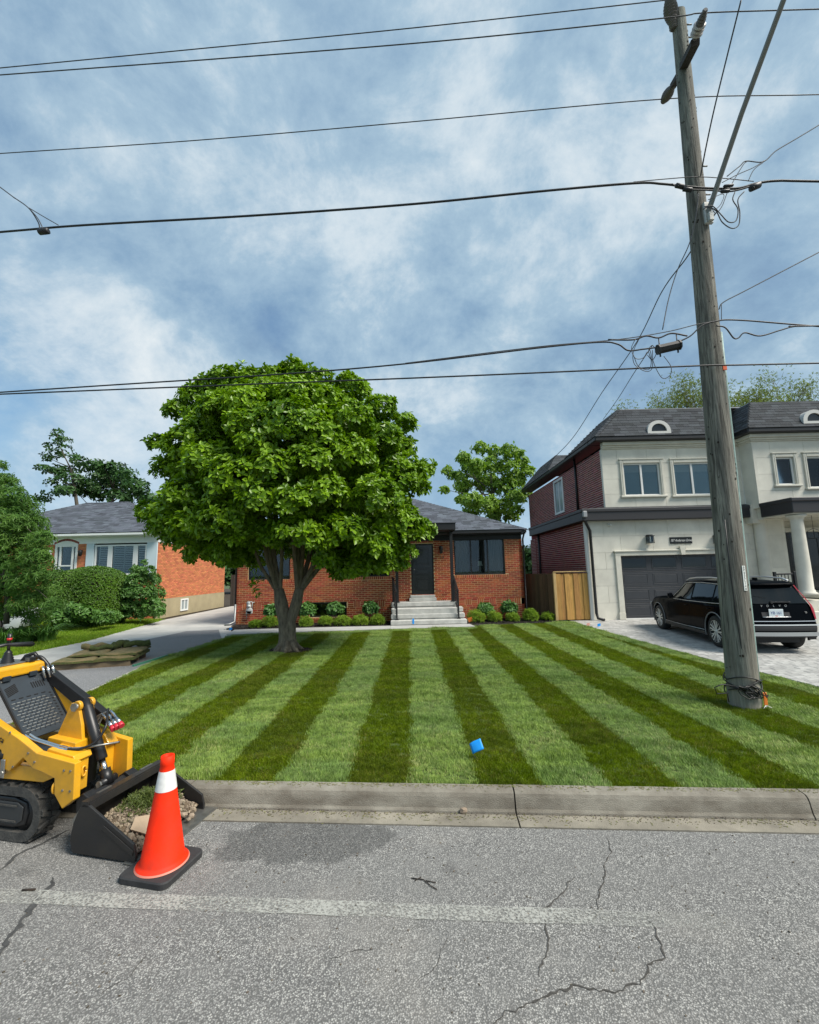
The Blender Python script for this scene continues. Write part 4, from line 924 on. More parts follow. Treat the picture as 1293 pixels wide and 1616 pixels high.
p = A(1129, 852, YG); sconce(p.x, p.z, YG-.002, 'black wall lantern above the garage, half hidden by the utility pole')
p0, p1 = A(1056.5, 848, YG), A(1092.5, 857.6, YG)
sg = MB(); sg.bbox(p0.x, p1.x, YG-.03, YG-.002, p1.z, p0.z, .004); sgn = sg.build('name_sign', mat('sign_black', (.008, .008, .008), .35)); tag(sgn, 'small black street name sign with white script fixed above the garage door', 'sign')
textmesh('lettering', '187 Anderson Drive', .125, Matrix.Translation(((p0.x+p1.x)/2, YG-.032, (p0.z+p1.z)/2-.002))@Matrix.Rotation(R(90), 4, 'X')@Matrix.Diagonal((.74, 1, 1, 1)), mat('sign_white', (.75, .75, .72), .5), sgn, .001, .35)
p = A(960, 828, YG); mb = MB(); mb.lathe([(0, -.0), (.04, 0), (.045, -.03), (0, -.03)], (p.x, YG-.002, p.z), 'Y', 12); mb.lathe([(0, -.12), (.035, -.11), (.035, -.02), (0, -.02)], (p.x+.03, YG-.02, p.z-.03), 'Y', 12)
tag(mb.build('security_camera', m_bw), 'little white security camera under the black ledge at the garage corner', 'camera')
# downpipes
m_dp = m_black
pipe(hs, [(X0-.18, YG-.22, LZ0+.2), (X0-.12, YG-.2, LZ0-.05), (X0+.05, YG-.1, LZ0-.35), (X0+.06, YG-.09, ZL+.25), (X0+.08, YG-.15, ZL+.08), (X0+.2, YG-.35, ZL+.05)], .05, m_dp)
mb = MB(); mb.bbox(X0-.25, X0-.1, YG-.36, YG-.18, LZ0+.12, LZ0+.34, .02); mb.build('hopper', mat('galv', (.32, .33, .34), .5, .5), hs)
pipe(hs, [(X1-.06, 17.95, ET-.1), (X1-.06, 17.95, LZ1+.05)], .05, m_dp); pipe(hs, [(X0-.06, 21.3, LZ0), (X0-.06, 21.3, ZL+.1)], .05, m_dp)
# dormers
def dormer(x, z, y0):
    w, h = .42, .5; mb = MB(); n = 12; out = [(x-w, y0, z)]+[(x-w*math.cos(math.pi*i/n), y0, z+.1+h*.8*math.sin(math.pi*i/n)) for i in range(n+1)]+[(x+w, y0, z)]
    wi = w*.66; inn = [(x-wi, y0, z+.09)]+[(x-wi*math.cos(math.pi*i/n), y0, z+.12+h*.52*math.sin(math.pi*i/n)) for i in range(n+1)]+[(x+wi, y0, z+.09)]
    k = len(out); vs = out+inn+[(a, b+.06, c) for a, b, c in inn]+[(a, b+.9, c) for a, b, c in out]
    fs = [(i, i+1, k+i+1, k+i) for i in range(k-1)]+[(k-1, 0, k, 2*k-1)]+[(k+i, k+(i+1) % k, 2*k+(i+1) % k, 2*k+i) for i in range(k)]
    mb.add(vs, fs); mb.add(out+[(a, b+.9, c) for a, b, c in out], [(i, (i+1) % k, k+(i+1) % k, k+i) for i in range(k)])
    d = mb.build('dormer', mat('dormer_white', (.55, .55, .52), .6), hs)
    mb = MB(); mb.prism([(a, b+.05, c) for a, b, c in inn], (0, .01, 0)); mb.build('dormer_pane', MATS['dark_pane'], d)
yd = EY-.0; p = A(1041.5, 684, yd+.02); dormer(p.x, p.z, yd+.02)
p = A(1286, 668, YBY-.32); dormer(p.x+.05, p.z, YBY-.32)
# portico and porch
PX = 12.12; PY = 13.62
mb = MB(); mb.bbox(PX, 19, PY, YBY+.0, 3.56, 4.03, .02); mb.build('portico_roof', m_fasc, hs)
mb = MB(); mb.bbox(PX-.04, 19, PY-.04, YBY-.01, 3.92, 4.045, .02); mb.build('portico_gutter', m_fasc, hs)
mb = MB(); mb.box(PX+.05, 18.9, PY+.06, YBY-.01, 3.53, 3.56); mb.build('portico_soffit', m_trim, hs)
panelwall((XB+.35, YBY+.3), (1, 0), (0, -1), .55, ZL, 3.53, [], hs, m_st, 1.2, .58, backm=m_stj)
mb = MB(); mb.lathe([(.2, 0), (.2, 3.38)], (XB+.3, YG-.15, ZL), n=20); mb.build('corner_pilaster', m_st, hs)
panelwall((XB+.9, 16.3), (1, 0), (0, -1), 6, .9, 3.53, [], hs, m_st, 1.2, .58, backm=m_stj)
mb = MB(); mb.box(XB+.9, XB+1.0, YBY+.3, 16.3, .9, 3.53); mb.build('porch_return', m_st, hs)
dx0 = A(1234, 880, 16.25).x; mb = MB(); mb.bbox(dx0, dx0+1.5, 16.2, 16.28, .95, 3.1, .005); ed = mb.build('entry_door', dm, hs)
for i in range(2):
    for zz_ in ((1.05, 1.7), (1.8, 2.9)): mb = MB(); wframe(mb, dx0+.12+i*.72, dx0+.66+i*.72, zz_[0], zz_[1], 16.18, 16.2, .03); mb.build('door_panel', dm, ed)
mb = MB(); mb.bbox(dx0-.16, dx0-.001, 16.14, 16.3, .9, 3.12, .01); mb.bbox(dx0+1.501, dx0+1.66, 16.14, 16.3, .9, 3.12, .01); mb.bbox(dx0-.16, dx0+1.66, 16.141, 16.3, 3.121, 3.28, .01); mb.build('door_surround', m_trim, hs)
pc = A(1266, 880, 13.95); 
cz_b = A(1276, 938, 13.95).z
for ox in (0, 3.4):
    mb = MB(); mb.lathe([(.0, 0), (.26, 0), (.26, .07), (.22, .09), (.215, .14), (.19, .17), (.19, .9), (.165, 2.35), (.17, 2.4), (.2, 2.42), (.2, 2.45), (.25, 2.47), (.27, 2.53), (0, 2.53)], (pc.x+ox, 13.95, .98), n=28); mb.build('column', m_trim, hs)
mb = MB(); mb.bbox(13.0, 19, 13.5, 16.3, .84, .97, .015); mb.build('porch_slab', m_trim, hs)
m_sw = mat('dark_porch_stone', (.10, .10, .10), .9, var=.4, vscale=9, bump=.8, bscale=40, island=.35)
st_h = [(0, 6, ZL, .83)]
mb = MB(); mb.box(13.06, 18.9, 13.62, 16.3, ZL, .83); mb.build('porch_base', m_joint, hs)
for r in range(4):
    x = 13.04-(r % 2)*.15
    while x < 17.5:
        w = random.uniform(.25, .5); mb = MB(); mb.bbox(max(13.04, x), x+w-.012, 13.56, 13.63, ZL+r*.17+.005, ZL+(r+1)*.17-.005, .012); mb.build('porch_stone', m_sw, hs); x += w
rl = empty('porch_railing', (0, 0, 0), label='black porch railing beside the round column of the stone house', cat='railing')
rx = A(1222, 905, 13.8).x
for x, nm in ((rx, 'newel'), (rx+.62, 'newel')): mb = MB(); mb.bbox(x-.035, x+.035, 13.75, 13.82, .5, 1.72, .004); mb.build(nm, m_black, rl)
mb = MB(); mb.bbox(rx, rx+.62, 13.765, 13.805, 1.62, 1.67, .004); mb.build('rail', m_black, rl)
for i in range(1, 6): mb = MB(); mb.box(rx+i*.105-.008, rx+i*.105+.008, 13.777, 13.793, .97, 1.62); mb.build('baluster', m_black, rl)
mb = MB(); mb.bbox(rx-.3, 13.05, 13.5, 15.2, ZL, .5, .01); mb.bbox(rx-.1, 13.05, 13.8, 15.2, .5, .82, .01); mb.build('porch_step', m_trim, hs)
p = A(1285, 842, 14.3); e = empty('hanging_lantern', p, label='dark glazed lantern hanging from the portico of the stone house', cat='lantern')
mb = MB(); mb.tube([(0, 0, .12), (0, 0, 3.53-p.z)], .006, 5); mb.build('chain', m_black, e)
mb = MB()
for sx in (-.11, .11):
    for sy in (-.11, .11): mb.bar((sx, sy, -.15), (sx, sy, .08), .014, .014, (0, 1, 0)); mb.bar((sx, sy, .08), (0, 0, .18), .012, .012)
mb.box(-.12, .12, -.12, .12, -.165, -.15); mb.build('cage', m_black, e)
# ============================================================ FENCE AND GATE
m_fold = mat('weathered_brown_board', (.12, .075, .038), .85, var=.3, vscale=4, stretch=(10, 10, 1), island=.25)
m_fnew = mat('fresh_cedar_board', (.50, .27, .075), .75, var=.3, vscale=3, stretch=(9, 9, 1), island=.14)
def fence(name, a, b, z0, z1, m, bw, label, batten=None, cap=None):
    a, b = Vector((*a, 0)), Vector((*b, 0)); L_ = (b-a).length; d = (b-a)/L_; nrm = Vector((d.y, -d.x, 0)); n = int(L_/bw); e = empty(name, (a.x, a.y, z0), label=label, cat='fence')
    e.location = (0, 0, 0)
    for i in range(n):
        p = a+d*(i*L_/n+.004); q = a+d*((i+1)*L_/n-.004); mb = MB(); o = nrm*(.012 if i % 2 else 0); mb.prism([p+o+Vector((0, 0, z0)), q+o+Vector((0, 0, z0)), q+o+Vector((0, 0, z1-random.uniform(0, .012))), p+o+Vector((0, 0, z1))], nrm*-.02); mb.build('board', m, e)
    for z in (z0+.25, z1-.25): mb = MB(); mb.prism([a+Vector((0, 0, z)), b+Vector((0, 0, z)), b+Vector((0, 0, z+.09)), a+Vector((0, 0, z+.09))], nrm*-.0+nrm*-.06+Vector((0, 0, 0))); o = mb.build('rail', m, e); o.location = -nrm*.022
    return e
fz1 = 1.83
pg = G(878, 981, ZL)
GY = 15.62; gx0, gx1 = A(879, 940, GY).x, X0-.12
fence('side_fence', (XR+.06, 17.6), (gx0-.08, GY+.1), ZL, fz1-.04, m_fold, .14, 'low weathered brown board fence between the bungalow and the bright cedar gate')
gt = empty('cedar_gate', (0, 0, 0), label='bright new cedar board gate beside the stone house garage', cat='gate')
n = 7; wdt = (gx1-gx0)/n
for i in range(n):
    a = gx0+i*wdt; mb = MB(); dpt = 0 if i % 2 else .025; mb.bbox(a-(.0 if i % 2 else .012), a+wdt+(0 if i % 2 else .012), GY-dpt-.02, GY-dpt, ZL+.03, fz1-.05, .004); mb.build('board', m_fnew, gt)
for x in (gx0-.05,): mb = MB(); mb.bbox(x-.05, x+.045, GY-.06, GY+.04, ZL-.05, fz1, .006); mb.build('gate_post', mat('pale_cedar', (.52, .36, .16), .8, var=.25, vscale=4, stretch=(9, 9, 1)), gt)
mb = MB(); mb.bbox(gx0-.09, gx1+.0, GY-.07, GY+.05, fz1+.001, fz1+.035, .005); mb.build('cap_rail', MATS['pale_cedar'], gt)
# ============================================================ LEFT NEIGHBOUR
m_b3 = mat('salmon_brick', (.58, .20, .085), .85, var=.2, vscale=30, island=.22, bump=.2, bscale=200)
m_m3 = mat('tan_mortar', (.36, .19, .11), .95)
m_par = mat('parging', (.36, .31, .19), .9, var=.15, vscale=2, bump=.3, bscale=60)
m_wh = mat('white_paint', (.74, .76, .74), .5); m_shut = mat('pale_blue_shutter', (.55, .66, .70), .6)
YN = 19.2; NX1 = -11.15; NX0 = -20.6; NZ = 3.5; NE = 3.95
nb = empty('salmon_brick_house', (0, 0, 0), label='salmon brick bungalow with grey hip roof and white window unit on the left', cat='house')
def nx(px, py=880): return A(px, py, YN).x
def nz(px, py): return A(px, py, YN).z
BW_ = (nx(136.5), nx(243)+.0, nz(190, 908), nz(190, 850)); BW_ = (BW_[0], NX1-.06, BW_[2], NZ)
DW = (nx(86.6), nx(122.4), 1.0, nz(105, 856)-.1)
brickwall((NX0, YN), (1, 0), (0, -1), NX1-NX0, ZL, NZ, [(BW_[0]-NX0, BW_[1]-NX0, BW_[2], BW_[3]), (DW[0]-NX0, DW[1]-NX0, DW[2], DW[3])], nb, m_b3, m_m3, bw=.21, bh=.055)
brickwall((NX1, YN), (0, 1), (1, 0), 7.0, 1.0, NZ, [], nb, m_b3, m_m3, bw=.21, bh=.055)
mb = MB(); mb.box(NX1-.12, NX1+.02, YN, YN+7.0, ZL, 1.0-.002); fnd = mb.build('foundation', m_par, nb)
mb = MB(); mb.box(NX0, NX1-.12, YN+6.9, YN+7, ZL, NZ); mb.build('back_wall', m_b3, nb)
# basement window
wy0, wy1 = YN+2.05, YN+2.75
p = (NX1+.02)
mb = MB(); mb.bbox(p, p+.05, 0, 0.62, .3, .86, .01)
mb = MB()
for (a, b, c, d) in ((0, .07, .32, .9), (.63, .7, .32, .9), (.07, .63, .83, .9), (.07, .63, .32, .39), (.33, .38, .39, .83)): mb.bbox(p, p+.045, wy0+a, wy0+b, c, d, .006)
bw = mb.build('basement_window', m_wh, nb); mb = MB(); mb.box(p+.002, p+.012, wy0+.07, wy0+.63, .39, .83); mb.build('pane', MATS['dull_pane'], bw)
# eaves and roof
NOV = .4; ex0, ex1, ey0, ey1 = NX0-.4, NX1+.2, YN-NOV, YN+7.4
mb = MB(); mb.bbox(ex0, ex1, ey0, ey0+.1, NE-.14, NE, .03); mb.build('gutter', m_wh, nb)
mb = MB(); mb.bbox(ex1-.1, ex1, ey0+.1, ey1, NE-.14, NE, .03); mb.build('gutter', m_wh, nb)
mb = MB(); mb.box(ex0+.02, ex1-.1, ey0+.1, ey1, NE-.16, NE-.14); mb.build('soffit', m_wh, nb)
mb = MB(); mb.bbox(NX0, NX1+.02, YN-.03, YN+.1, NZ+.002, NE-.16, .01); mb.bbox(NX1-.08, NX1+.03, YN+.1, YN+7, NZ+.002, NE-.16, .01); mb.build('frieze', m_wh, nb)
nD = (ey1-ey0)/2; nrz = NE+nD*.51
a1, a2, a3, a4 = (ex0, ey0, NE), (ex1, ey0, NE), (ex1, ey1, NE), (ex0, ey1, NE); r1, r2 = (ex0+nD, ey0+nD, nrz), (ex1-nD, ey0+nD, nrz)
shingles('shingle_courses', [a1, a2, r2, r1], None, m_shing, m_deck, nb); shingles('shingle_courses', [a2, a3, r2], None, m_shing, m_deck, nb)
mb = MB(); mb.add([a3, a4, r1, r2], [(0, 1, 2, 3)]); mb.add([a4, a1, r1], [(0, 1, 2)]); mb.build('roof_back', m_shing, nb)
ridgecap([a2, r2], m_shing, nb); ridgecap([r1, r2], m_shing, nb); ridgecap([a1, r1], m_shing, nb)
# white window unit with louvred shutters inside
u0, u1, v0, v1 = BW_
def fx(px): return nx(px, 880)
parts = [fx(150), fx(230.5)]
mb = MB(); mb.bbox(u0, fx(148.5), YN-.05, YN+.05, v0+.0, v1, .006); mb.build('shutter_panel', m_shut, nb)
mb = MB(); mb.bbox(fx(232), u1+.05, YN-.05, YN+.05, v0+.0, v1, .006); mb.build('shutter_panel', m_shut, nb)
w0, w1 = fx(149.5), fx(231.5)
mb = MB(); wframe(mb, w0, w1, v0, v1-.06, YN-.02, YN+.1, .07)
for px in (173.5, 213.5): x = fx(px); mb.bbox(x-.1, x+.1, YN-.018, YN+.1, v0+.07, v1-.13, .005)
wu = mb.build('window', m_wh, nb)
mb = MB(); mb.bbox(w0-.05, w1+.05, YN-.08, YN-.021, v0-.03, v0+.05, .01); mb.build('sill', m_wh, nb)
mb = MB(); nso = 34
for i in range(nso): x = u0+(u1-u0)*i/nso; mb.box(x, x+(u1-u0)/nso-.012, YN-.045, YN, v0-.13, v0-.035)
mb.build('soldier_course', m_rb, nb, kind='stuff')
mb = MB(); mb.box(w0+.07, w1-.07, YN+.02, YN+.026, v0+.07, v1-.13); mb.build('pane', m_glass, wu)
for (pa, pb, st_) in ((156, 170.5, 0), (179, 195, 1), (195.5, 211, 1), (217, 229, 0)):
    a, b = fx(pa), fx(pb); mb = MB(); k = 15
    for i in range(k):
        z = v0+.09+(v1-.13-v0-.09)*i/k; mb.prism([(a, YN+.05, z), (b, YN+.05, z), (b, YN+.09, z+.05), (a, YN+.09, z+.05)], (0, .006, .006))
    mb.build('louvre', mat('louvre_white', (.75, .76, .74) if True else 0, .6), nb, kind='stuff')
    mb = MB(); mb.bbox(a-.03, a, YN+.05, YN+.1, v0+.07, v1-.13, .004); mb.bbox(b, b+.03, YN+.05, YN+.1, v0+.07, v1-.13, .004); mb.build('shutter_stile', m_wh, nb)
room(nb, w0, w1, v0, v1, YN, m_dark)
# glazed door unit with an arched brick head
mb = MB(); wframe(mb, DW[0], DW[1], DW[2], DW[3], YN-.03, YN+.08, .1)
ww = DW[1]-DW[0]
for k_ in (.2, .74): mb.bbox(DW[0]+ww*k_, DW[0]+ww*k_+.08, YN-.028, YN+.08, DW[2]+.1, DW[3]-.1, .005)
mb.bbox(DW[0]+ww*.2+.08, DW[0]+ww*.74, YN-.027, YN+.08, nz(105, 893)-.03, nz(105, 893)+.03, .005)
dw = mb.build('porch_window', m_wh, nb); mb = MB(); mb.box(DW[0]+.1, DW[1]-.1, YN+.02, YN+.026, DW[2]+.1, DW[3]-.1); mb.build('pane', m_glass, dw)
room(nb, DW[0], DW[1], DW[2], DW[3], YN, m_dark)
mb = MB(); n = 16
pts = [(DW[0]-.05+(ww+.1)*i/n, YN-.035, DW[3]+.0+.16*math.sin(math.pi*i/n)) for i in range(n+1)]
mb.prism([(DW[0]-.05, YN-.035, DW[3])]+pts[1:-1]+[(DW[1]+.05, YN-.035, DW[3])], (0, .04, 0)); mb.build('arch_panel', m_wh, nb)
mb = MB()
for i in range(n):
    a, b = Vector(pts[i]), Vector(pts[i+1]); q = Vector((0, 0, .1)); mb.prism([a+(b-a)*.05, b-(b-a)*.05, b-(b-a)*.05+q, a+(b-a)*.05+q], (0, .05, 0))
mb.build('arch_bricks', m_rb, nb, kind='stuff')
p = A(130.5, 873, YN); e = empty('porch_lantern', (p.x, YN, p.z), label='dark wall lantern between the arched window and white window unit on the left house', cat='lantern')
mb = MB(); mb.bar((0, -.0, .1), (0, -.15, .14), .02, .02); mb.lathe([(.0, .16), (.09, .1), (.1, .08), (.07, -.12), (0, -.14)], (0, -.15, 0), n=6); mb.build('lantern_body', m_black, e)
p = A(72, 872, YN); mb = MB(); mb.bbox(p.x-.3, p.x+.3, YN-.1, YN-.002, p.z-.1, p.z+.1, .01); tag(mb.build('mailbox', m_wh), 'white mailbox on the brick left of the arched window, half behind foliage', 'mailbox')
# dark side gate at the end of the driveway
sgx0, sgx1 = NX1+.1, XL-.15
fence('back_gate', (sgx0+.2, 26.4), (XL-.05, 26.4), ZL, 2.0, mat('dark_board', (.05, .045, .04), .9, island=.2), .16, 'dark board gate closing the far end of the left driveway')
# ============================================================ FRONT TREE
m_bark = mat('grey_bark', (.27, .22, .15), .9, var=.45, vscale=7, stretch=(3, 3, .8), bump=1.4, bscale=22, col2=(.10, .08, .055))
m_leaf = leafmat('magnolia_leaf', (.05, .135, .004), (.26, .43, .010), .24, .4, .4)
TY_ = 10.95; tb = G(457, 1024, ZL)
tree = empty('front_yard_tree', (0, 0, 0), label='broad leafy green tree with forked grey trunk standing on the striped lawn', cat='tree')
rows_ = [(590, 448, 482), (606, 372, 532), (626, 312, 568), (655, 270, 612), (690, 258, 650), (725, 248, 668), (760, 240, 678), (800, 226, 680), (835, 226, 676), (862, 262, 668), (882, 350, 655), (893, 385, 600)]
prof = []
for (y, a, b) in rows_:
    p, q = A(a, y, TY_-.4), A(b, y, TY_-.4); prof.append(((p.z+q.z)/2, (p.x+q.x)/2, (q.x-p.x)/2))
prof.sort(); pzs = [p[0] for p in prof]; pcx = [p[1] for p in prof]; prx = [p[2] for p in prof]
g = np.random.default_rng(5)
Ps, Ns = [], []; lobes = []
nl = 0
for i in range(900):
    z = g.uniform(pzs[0]-.1, pzs[-1]); rx_ = np.interp(z, pzs, prx); cxx = np.interp(z, pzs, pcx); a = g.uniform(0, 2*math.pi)
    lr = g.uniform(.40, .86)*(1 if z < 6.3 else .8)
    rr = max(rx_-lr*.98, .05)
    rr = max(.03, min(rr, np.interp(z+lr*.8, pzs, prx, right=0.)-lr*.35))
    if z+lr*.8 > pzs[-1]: continue
    x = cxx+math.cos(a)*rr*g.uniform(.9, 1.0); y = TY_+math.sin(a)*rr*.68
    if all((x-l[0])**2+(y-l[1])**2+(z-l[2])**2 > (.48*(lr+l[3]))**2*1.5 for l in lobes): lobes.append((x, y, z, lr))
# tips that make the crown's uneven outline
for (px, py, r_) in ((358, 600, .5), (462, 580, .36), (505, 602, .45), (312, 626, .5), (335, 612, .5), (385, 598, .5), (432, 600, .5), (480, 600, .5), (560, 618, .5), (600, 645, .5), (285, 650, .45), (640, 668, .36), (250, 700, .34), (236, 808, .4), (276, 846, .35), (548, 606, .36), (668, 742, .34), (664, 838, .4), (392, 866, .42), (590, 868, .42), (640, 872, .35), (420, 600, .4), (535, 880, .35), (455, 584, .3), (545, 602, .3)):
    p = A(px, py, TY_-.3); lobes.append((p.x, p.y, p.z, r_*.8))
for (x, y, z, r_) in lobes:
    n = int(185*(r_/.6)**2); p, d = lobe_points((x, y, z), r_, n, g, .8, -.55, .3); Ps.append(p); Ns.append(d)
# inner fill so that the crown is dense and dark inside
n = 2600; zz_ = g.uniform(pzs[1]+.3, pzs[-1]-.4, n); rr = np.sqrt(g.random(n))*np.interp(zz_, pzs, prx)*.82; aa = g.uniform(0, 6.28, n)
Ps.append(np.stack([np.interp(zz_, pzs, pcx)+rr*np.cos(aa), TY_+rr*np.sin(aa)*.66, zz_], 1)); Ns.append(g.normal(0, 1, (n, 3)))
P, Nn = np.vstack(Ps), np.vstack(Ns)
hollow = (P[:, 0]-tb.x > -1.0) & (P[:, 0]-tb.x < 1.0) & (P[:, 2] < 2.72+.12*np.sin(P[:, 0]*9)) & (P[:, 1] < TY_+1.6)
P, Nn = P[~hollow], Nn[~hollow]
LPp, LM = whorls(P, Nn, 9, .138, (-.35, .75), .45, .35, seed=3)
scat('crown', LEAF_V, LEAF_F, LPp, LM, m_leaf, tree)
print('main tree leaves', len(LPp), 'lobes', len(lobes))
mb = MB(); bx_, by_ = tb.x, TY_
crotch = [A(443, 940, TY_), A(468, 938, TY_)]
mb.tube([(bx_-.02, by_, ZL-.1), (bx_-.03, by_, ZL+.06), (bx_-.05, by_, .45), (bx_-.08, by_, .85), (crotch[0].x+.02, by_, 1.25), (crotch[0].x-.04, by_-.03, 1.62)], [.32, .22, .165, .155, .165, .12], 14)
mb.tube([(bx_+.05, by_+.02, ZL-.1), (bx_+.07, by_+.0, ZL+.06), (bx_+.05, by_+.02, .45), (bx_+.06, by_, .85), (crotch[1].x+.0, by_, 1.25), (crotch[1].x+.08, by_, 1.65)], [.28, .18, .145, .13, .14, .11], 14)
for k_ in range(7):
    a = k_*.9+.3; mb.tube([(bx_+math.cos(a)*.12, by_+math.sin(a)*.12, .36), (bx_+math.cos(a)*.24, by_+math.sin(a)*.24, .2), (bx_+math.cos(a)*.42, by_+math.sin(a)*.42, .1)], [.08, .07, .03], 7)
trk = mb.build('trunk', m_bark, tree)
gg = random.Random(4)
stems = []
for (x, z) in ((394, 850), (412, 842), (428, 830), (446, 826), (462, 828), (480, 830), (497, 838), (512, 846), (527, 852), (420, 850), (505, 860), (470, 850)):
    src = Vector((crotch[0].x-.02, by_, 1.45)) if x < 456 else Vector((crotch[1].x+.04, by_, 1.5))
    p = A(x, z, TY_+gg.uniform(-.5, .6)); stems.append((src, p))
for i, (s0, p) in enumerate(stems):
    mb = MB(); mid = Vector(((s0.x+p.x)/2+(p.x-s0.x)*.12, (s0.y+p.y)/2, (s0.z+p.z)/2)); r0 = gg.uniform(.045, .085)
    mb.tube([s0-Vector((0, 0, .2)), s0, mid, p, p+Vector(((p.x-tb.x)*.5, gg.uniform(-.4, .4), 1.2)), p+Vector(((p.x-tb.x)*1.1, gg.uniform(-1, 1), 2.4))], [r0, r0, r0*.8, r0*.65, r0*.45, r0*.2], 9)
    for q in range(3):
        st_ = p+Vector((0, 0, gg.uniform(0, .6))); en = st_+Vector((gg.uniform(-1.6, 1.6), gg.uniform(-1.6, 1.6), gg.uniform(.3, 1.5))); limbs(mb, st_, en, .03, .008, .25, 5, 6, gg)
    mb.build('limb', m_bark, tree)
# sparse low sprays at the left of the trunk
P = np.array([list(A(x, y, TY_-.1)) for x, y in ((404, 905), (410, 915), (402, 930), (412, 890), (398, 920), (408, 938), (416, 880), (400, 895))]); LPp, LM = whorls(P, np.tile([[-.5, -.3, .4]], (8, 1)), 7, .15, (-.6, .4), .0, .3, 9)
scat('low_spray', LEAF_V, LEAF_F, LPp, LM, m_leaf, tree)
mb = MB(); n = 22; mb.add([(bx_, by_, .165)]+[(bx_+.02+.62*math.cos(6.283*i/n)*random.uniform(.85, 1.1), by_+.42*math.sin(6.283*i/n)*random.uniform(.85, 1.1), .137) for i in range(n)], [(0, 1+i, 1+(i+1) % n) for i in range(n)])
tag(mb.build('tree_soil_ring', m_soil), kind='structure')
k = 500; a = rng.uniform(0, 6.28, k); r = np.sqrt(rng.random(k)); P = np.stack([bx_+.02+.62*r*np.cos(a), by_+.42*r*np.sin(a), .16-.02*r+rng.uniform(-.005, .01, k)], 1); M = np.zeros((k, 3, 3)); s = rng.uniform(.01, .04, k); M[:, 0, 0] = s; M[:, 1, 1] = s*.8; M[:, 2, 2] = s*.5; M[:, 0, 2] = s*.2
tag(scat('soil_clods', BV, BF, P, M, m_soil), 'clods of dark earth around the foot of the front yard tree', 'soil')
# ============================================================ OTHER TREES AND SHRUBS
def cloudtree(name, label, lobes, leafm, size, dens, k=6, trunk=None, limbn=(), narrow=False, elev=(-.4, .6), seed=1, cat='tree', upper=-.6, flat=.8, group=None, bark=None, fill=.35):
    g = np.random.default_rng(seed); e = empty(name, (0, 0, 0), label=label, cat=cat, group=group); Ps, Ns = [], []
    for (x, y, z, r_) in lobes:
        p, d = lobe_points((x, y, z), r_, int(dens*r_*r_), g, flat, upper, fill); Ps.append(p); Ns.append(d)
    Pp, M = whorls(np.vstack(Ps), np.vstack(Ns), k, size, elev, .3, .35, seed)
    scat('crown', NARROW_V if narrow else LEAF_V, LEAF_F, Pp, M, leafm, e)
    if trunk:
        mb = MB(); gr = random.Random(seed); a, b, r0 = trunk; pts = limbs(mb, a, b, r0, r0*.5, .06, 5, 10, gr)
        for (x, y, z, r_) in limbn or lobes[::max(1, len(lobes)//14)]: limbs(mb, pts[gr.randint(2, 5)], (x, y, z), r0*.32, r0*.06, .2, 5, 6, gr)
        mb.build('trunk', bark or mat('shaded_bark', (.07, .06, .045), .9), e)
    return e
def PXL(lst, Y, dy=.8, seed=3, s=FOC):
    g = random.Random(seed); out = []
    for (x, y, r) in lst:
        yy = Y+g.uniform(-dy, dy); p = A(x, y, yy); out.append((p.x, p.y, p.z, r/s*yy))
    return out
m_lash = leafmat('ash_leaf', (.13, .25, .03), (.28, .42, .06), .35, .5, .4)
L1 = PXL([(706, 742, 9), (714, 752, 8), (703, 772, 8), (730, 722, 12), (738, 735, 12), (758, 708, 13), (781, 712, 12), (803, 712, 14), (818, 716, 10), (823, 730, 12), (832, 745, 12), (752, 735, 16), (775, 735, 18), (800, 738, 18), (815, 757, 18), (745, 757, 18), (770, 762, 20), (795, 768, 20), (730, 768, 14), (724, 788, 9), (745, 790, 17), (768, 795, 18), (792, 800, 17), (815, 785, 16), (828, 778, 12), (745, 805, 14), (780, 812, 14), (806, 815, 12), (722, 750, 10), (815, 805, 10)], 27, 1.8, 2)
cloudtree('ash_tree', 'light green tree with drooping leaf clusters behind the roofs between the two right houses', L1, m_lash, .25, 150, 7, (A(790, 900, 27), A(778, 780, 27), .18), narrow=False, elev=(-.9, .5), seed=12, upper=-.8)
m_maple = leafmat('dark_maple_leaf', (.022, .07, .016), (.05, .125, .022), .15, .5, .4)
L2 = PXL([(a, b, r*1.35) for a, b, r in [(150, 735, 10), (165, 738, 14), (185, 742, 14), (200, 752, 13), (215, 768, 14), (228, 785, 13), (160, 755, 15), (180, 762, 16), (200, 775, 16), (140, 770, 14), (160, 780, 15), (120, 775, 13), (240, 790, 10), (190, 785, 14)]], 31, 1.6, 4)
cloudtree('maple_tree', 'dense dark maple crown rising behind the ridge of the left house', L2, m_maple, .26, 90, 6, (A(175, 900, 31), A(178, 770, 31), .2), seed=14, flat=.6)
L3 = PXL([(a, b, r*1.3) for a, b, r in [(92, 682, 7), (86, 690, 7), (98, 695, 8), (82, 703, 8), (105, 707, 7), (92, 715, 9), (76, 722, 9), (110, 722, 8), (122, 725, 10), (128, 738, 12), (70, 740, 10), (85, 742, 12), (100, 745, 13), (115, 755, 14), (90, 762, 12), (130, 760, 12), (103, 775, 13), (80, 780, 9), (65, 786, 10), (92, 700, 5), (108, 695, 5)]], 29, 1.2, 6)
cloudtree('windblown_tree', 'ragged windblown dark tree leaning left above the left house roof', L3, m_maple, .24, 62, 5, (A(135, 900, 29), A(112, 740, 29), .16), [(*A(90, 684, 29), 1), (*A(75, 722, 29), 1), (*A(70, 740, 29), 1)], seed=15, flat=.55, elev=(-.2, .5))
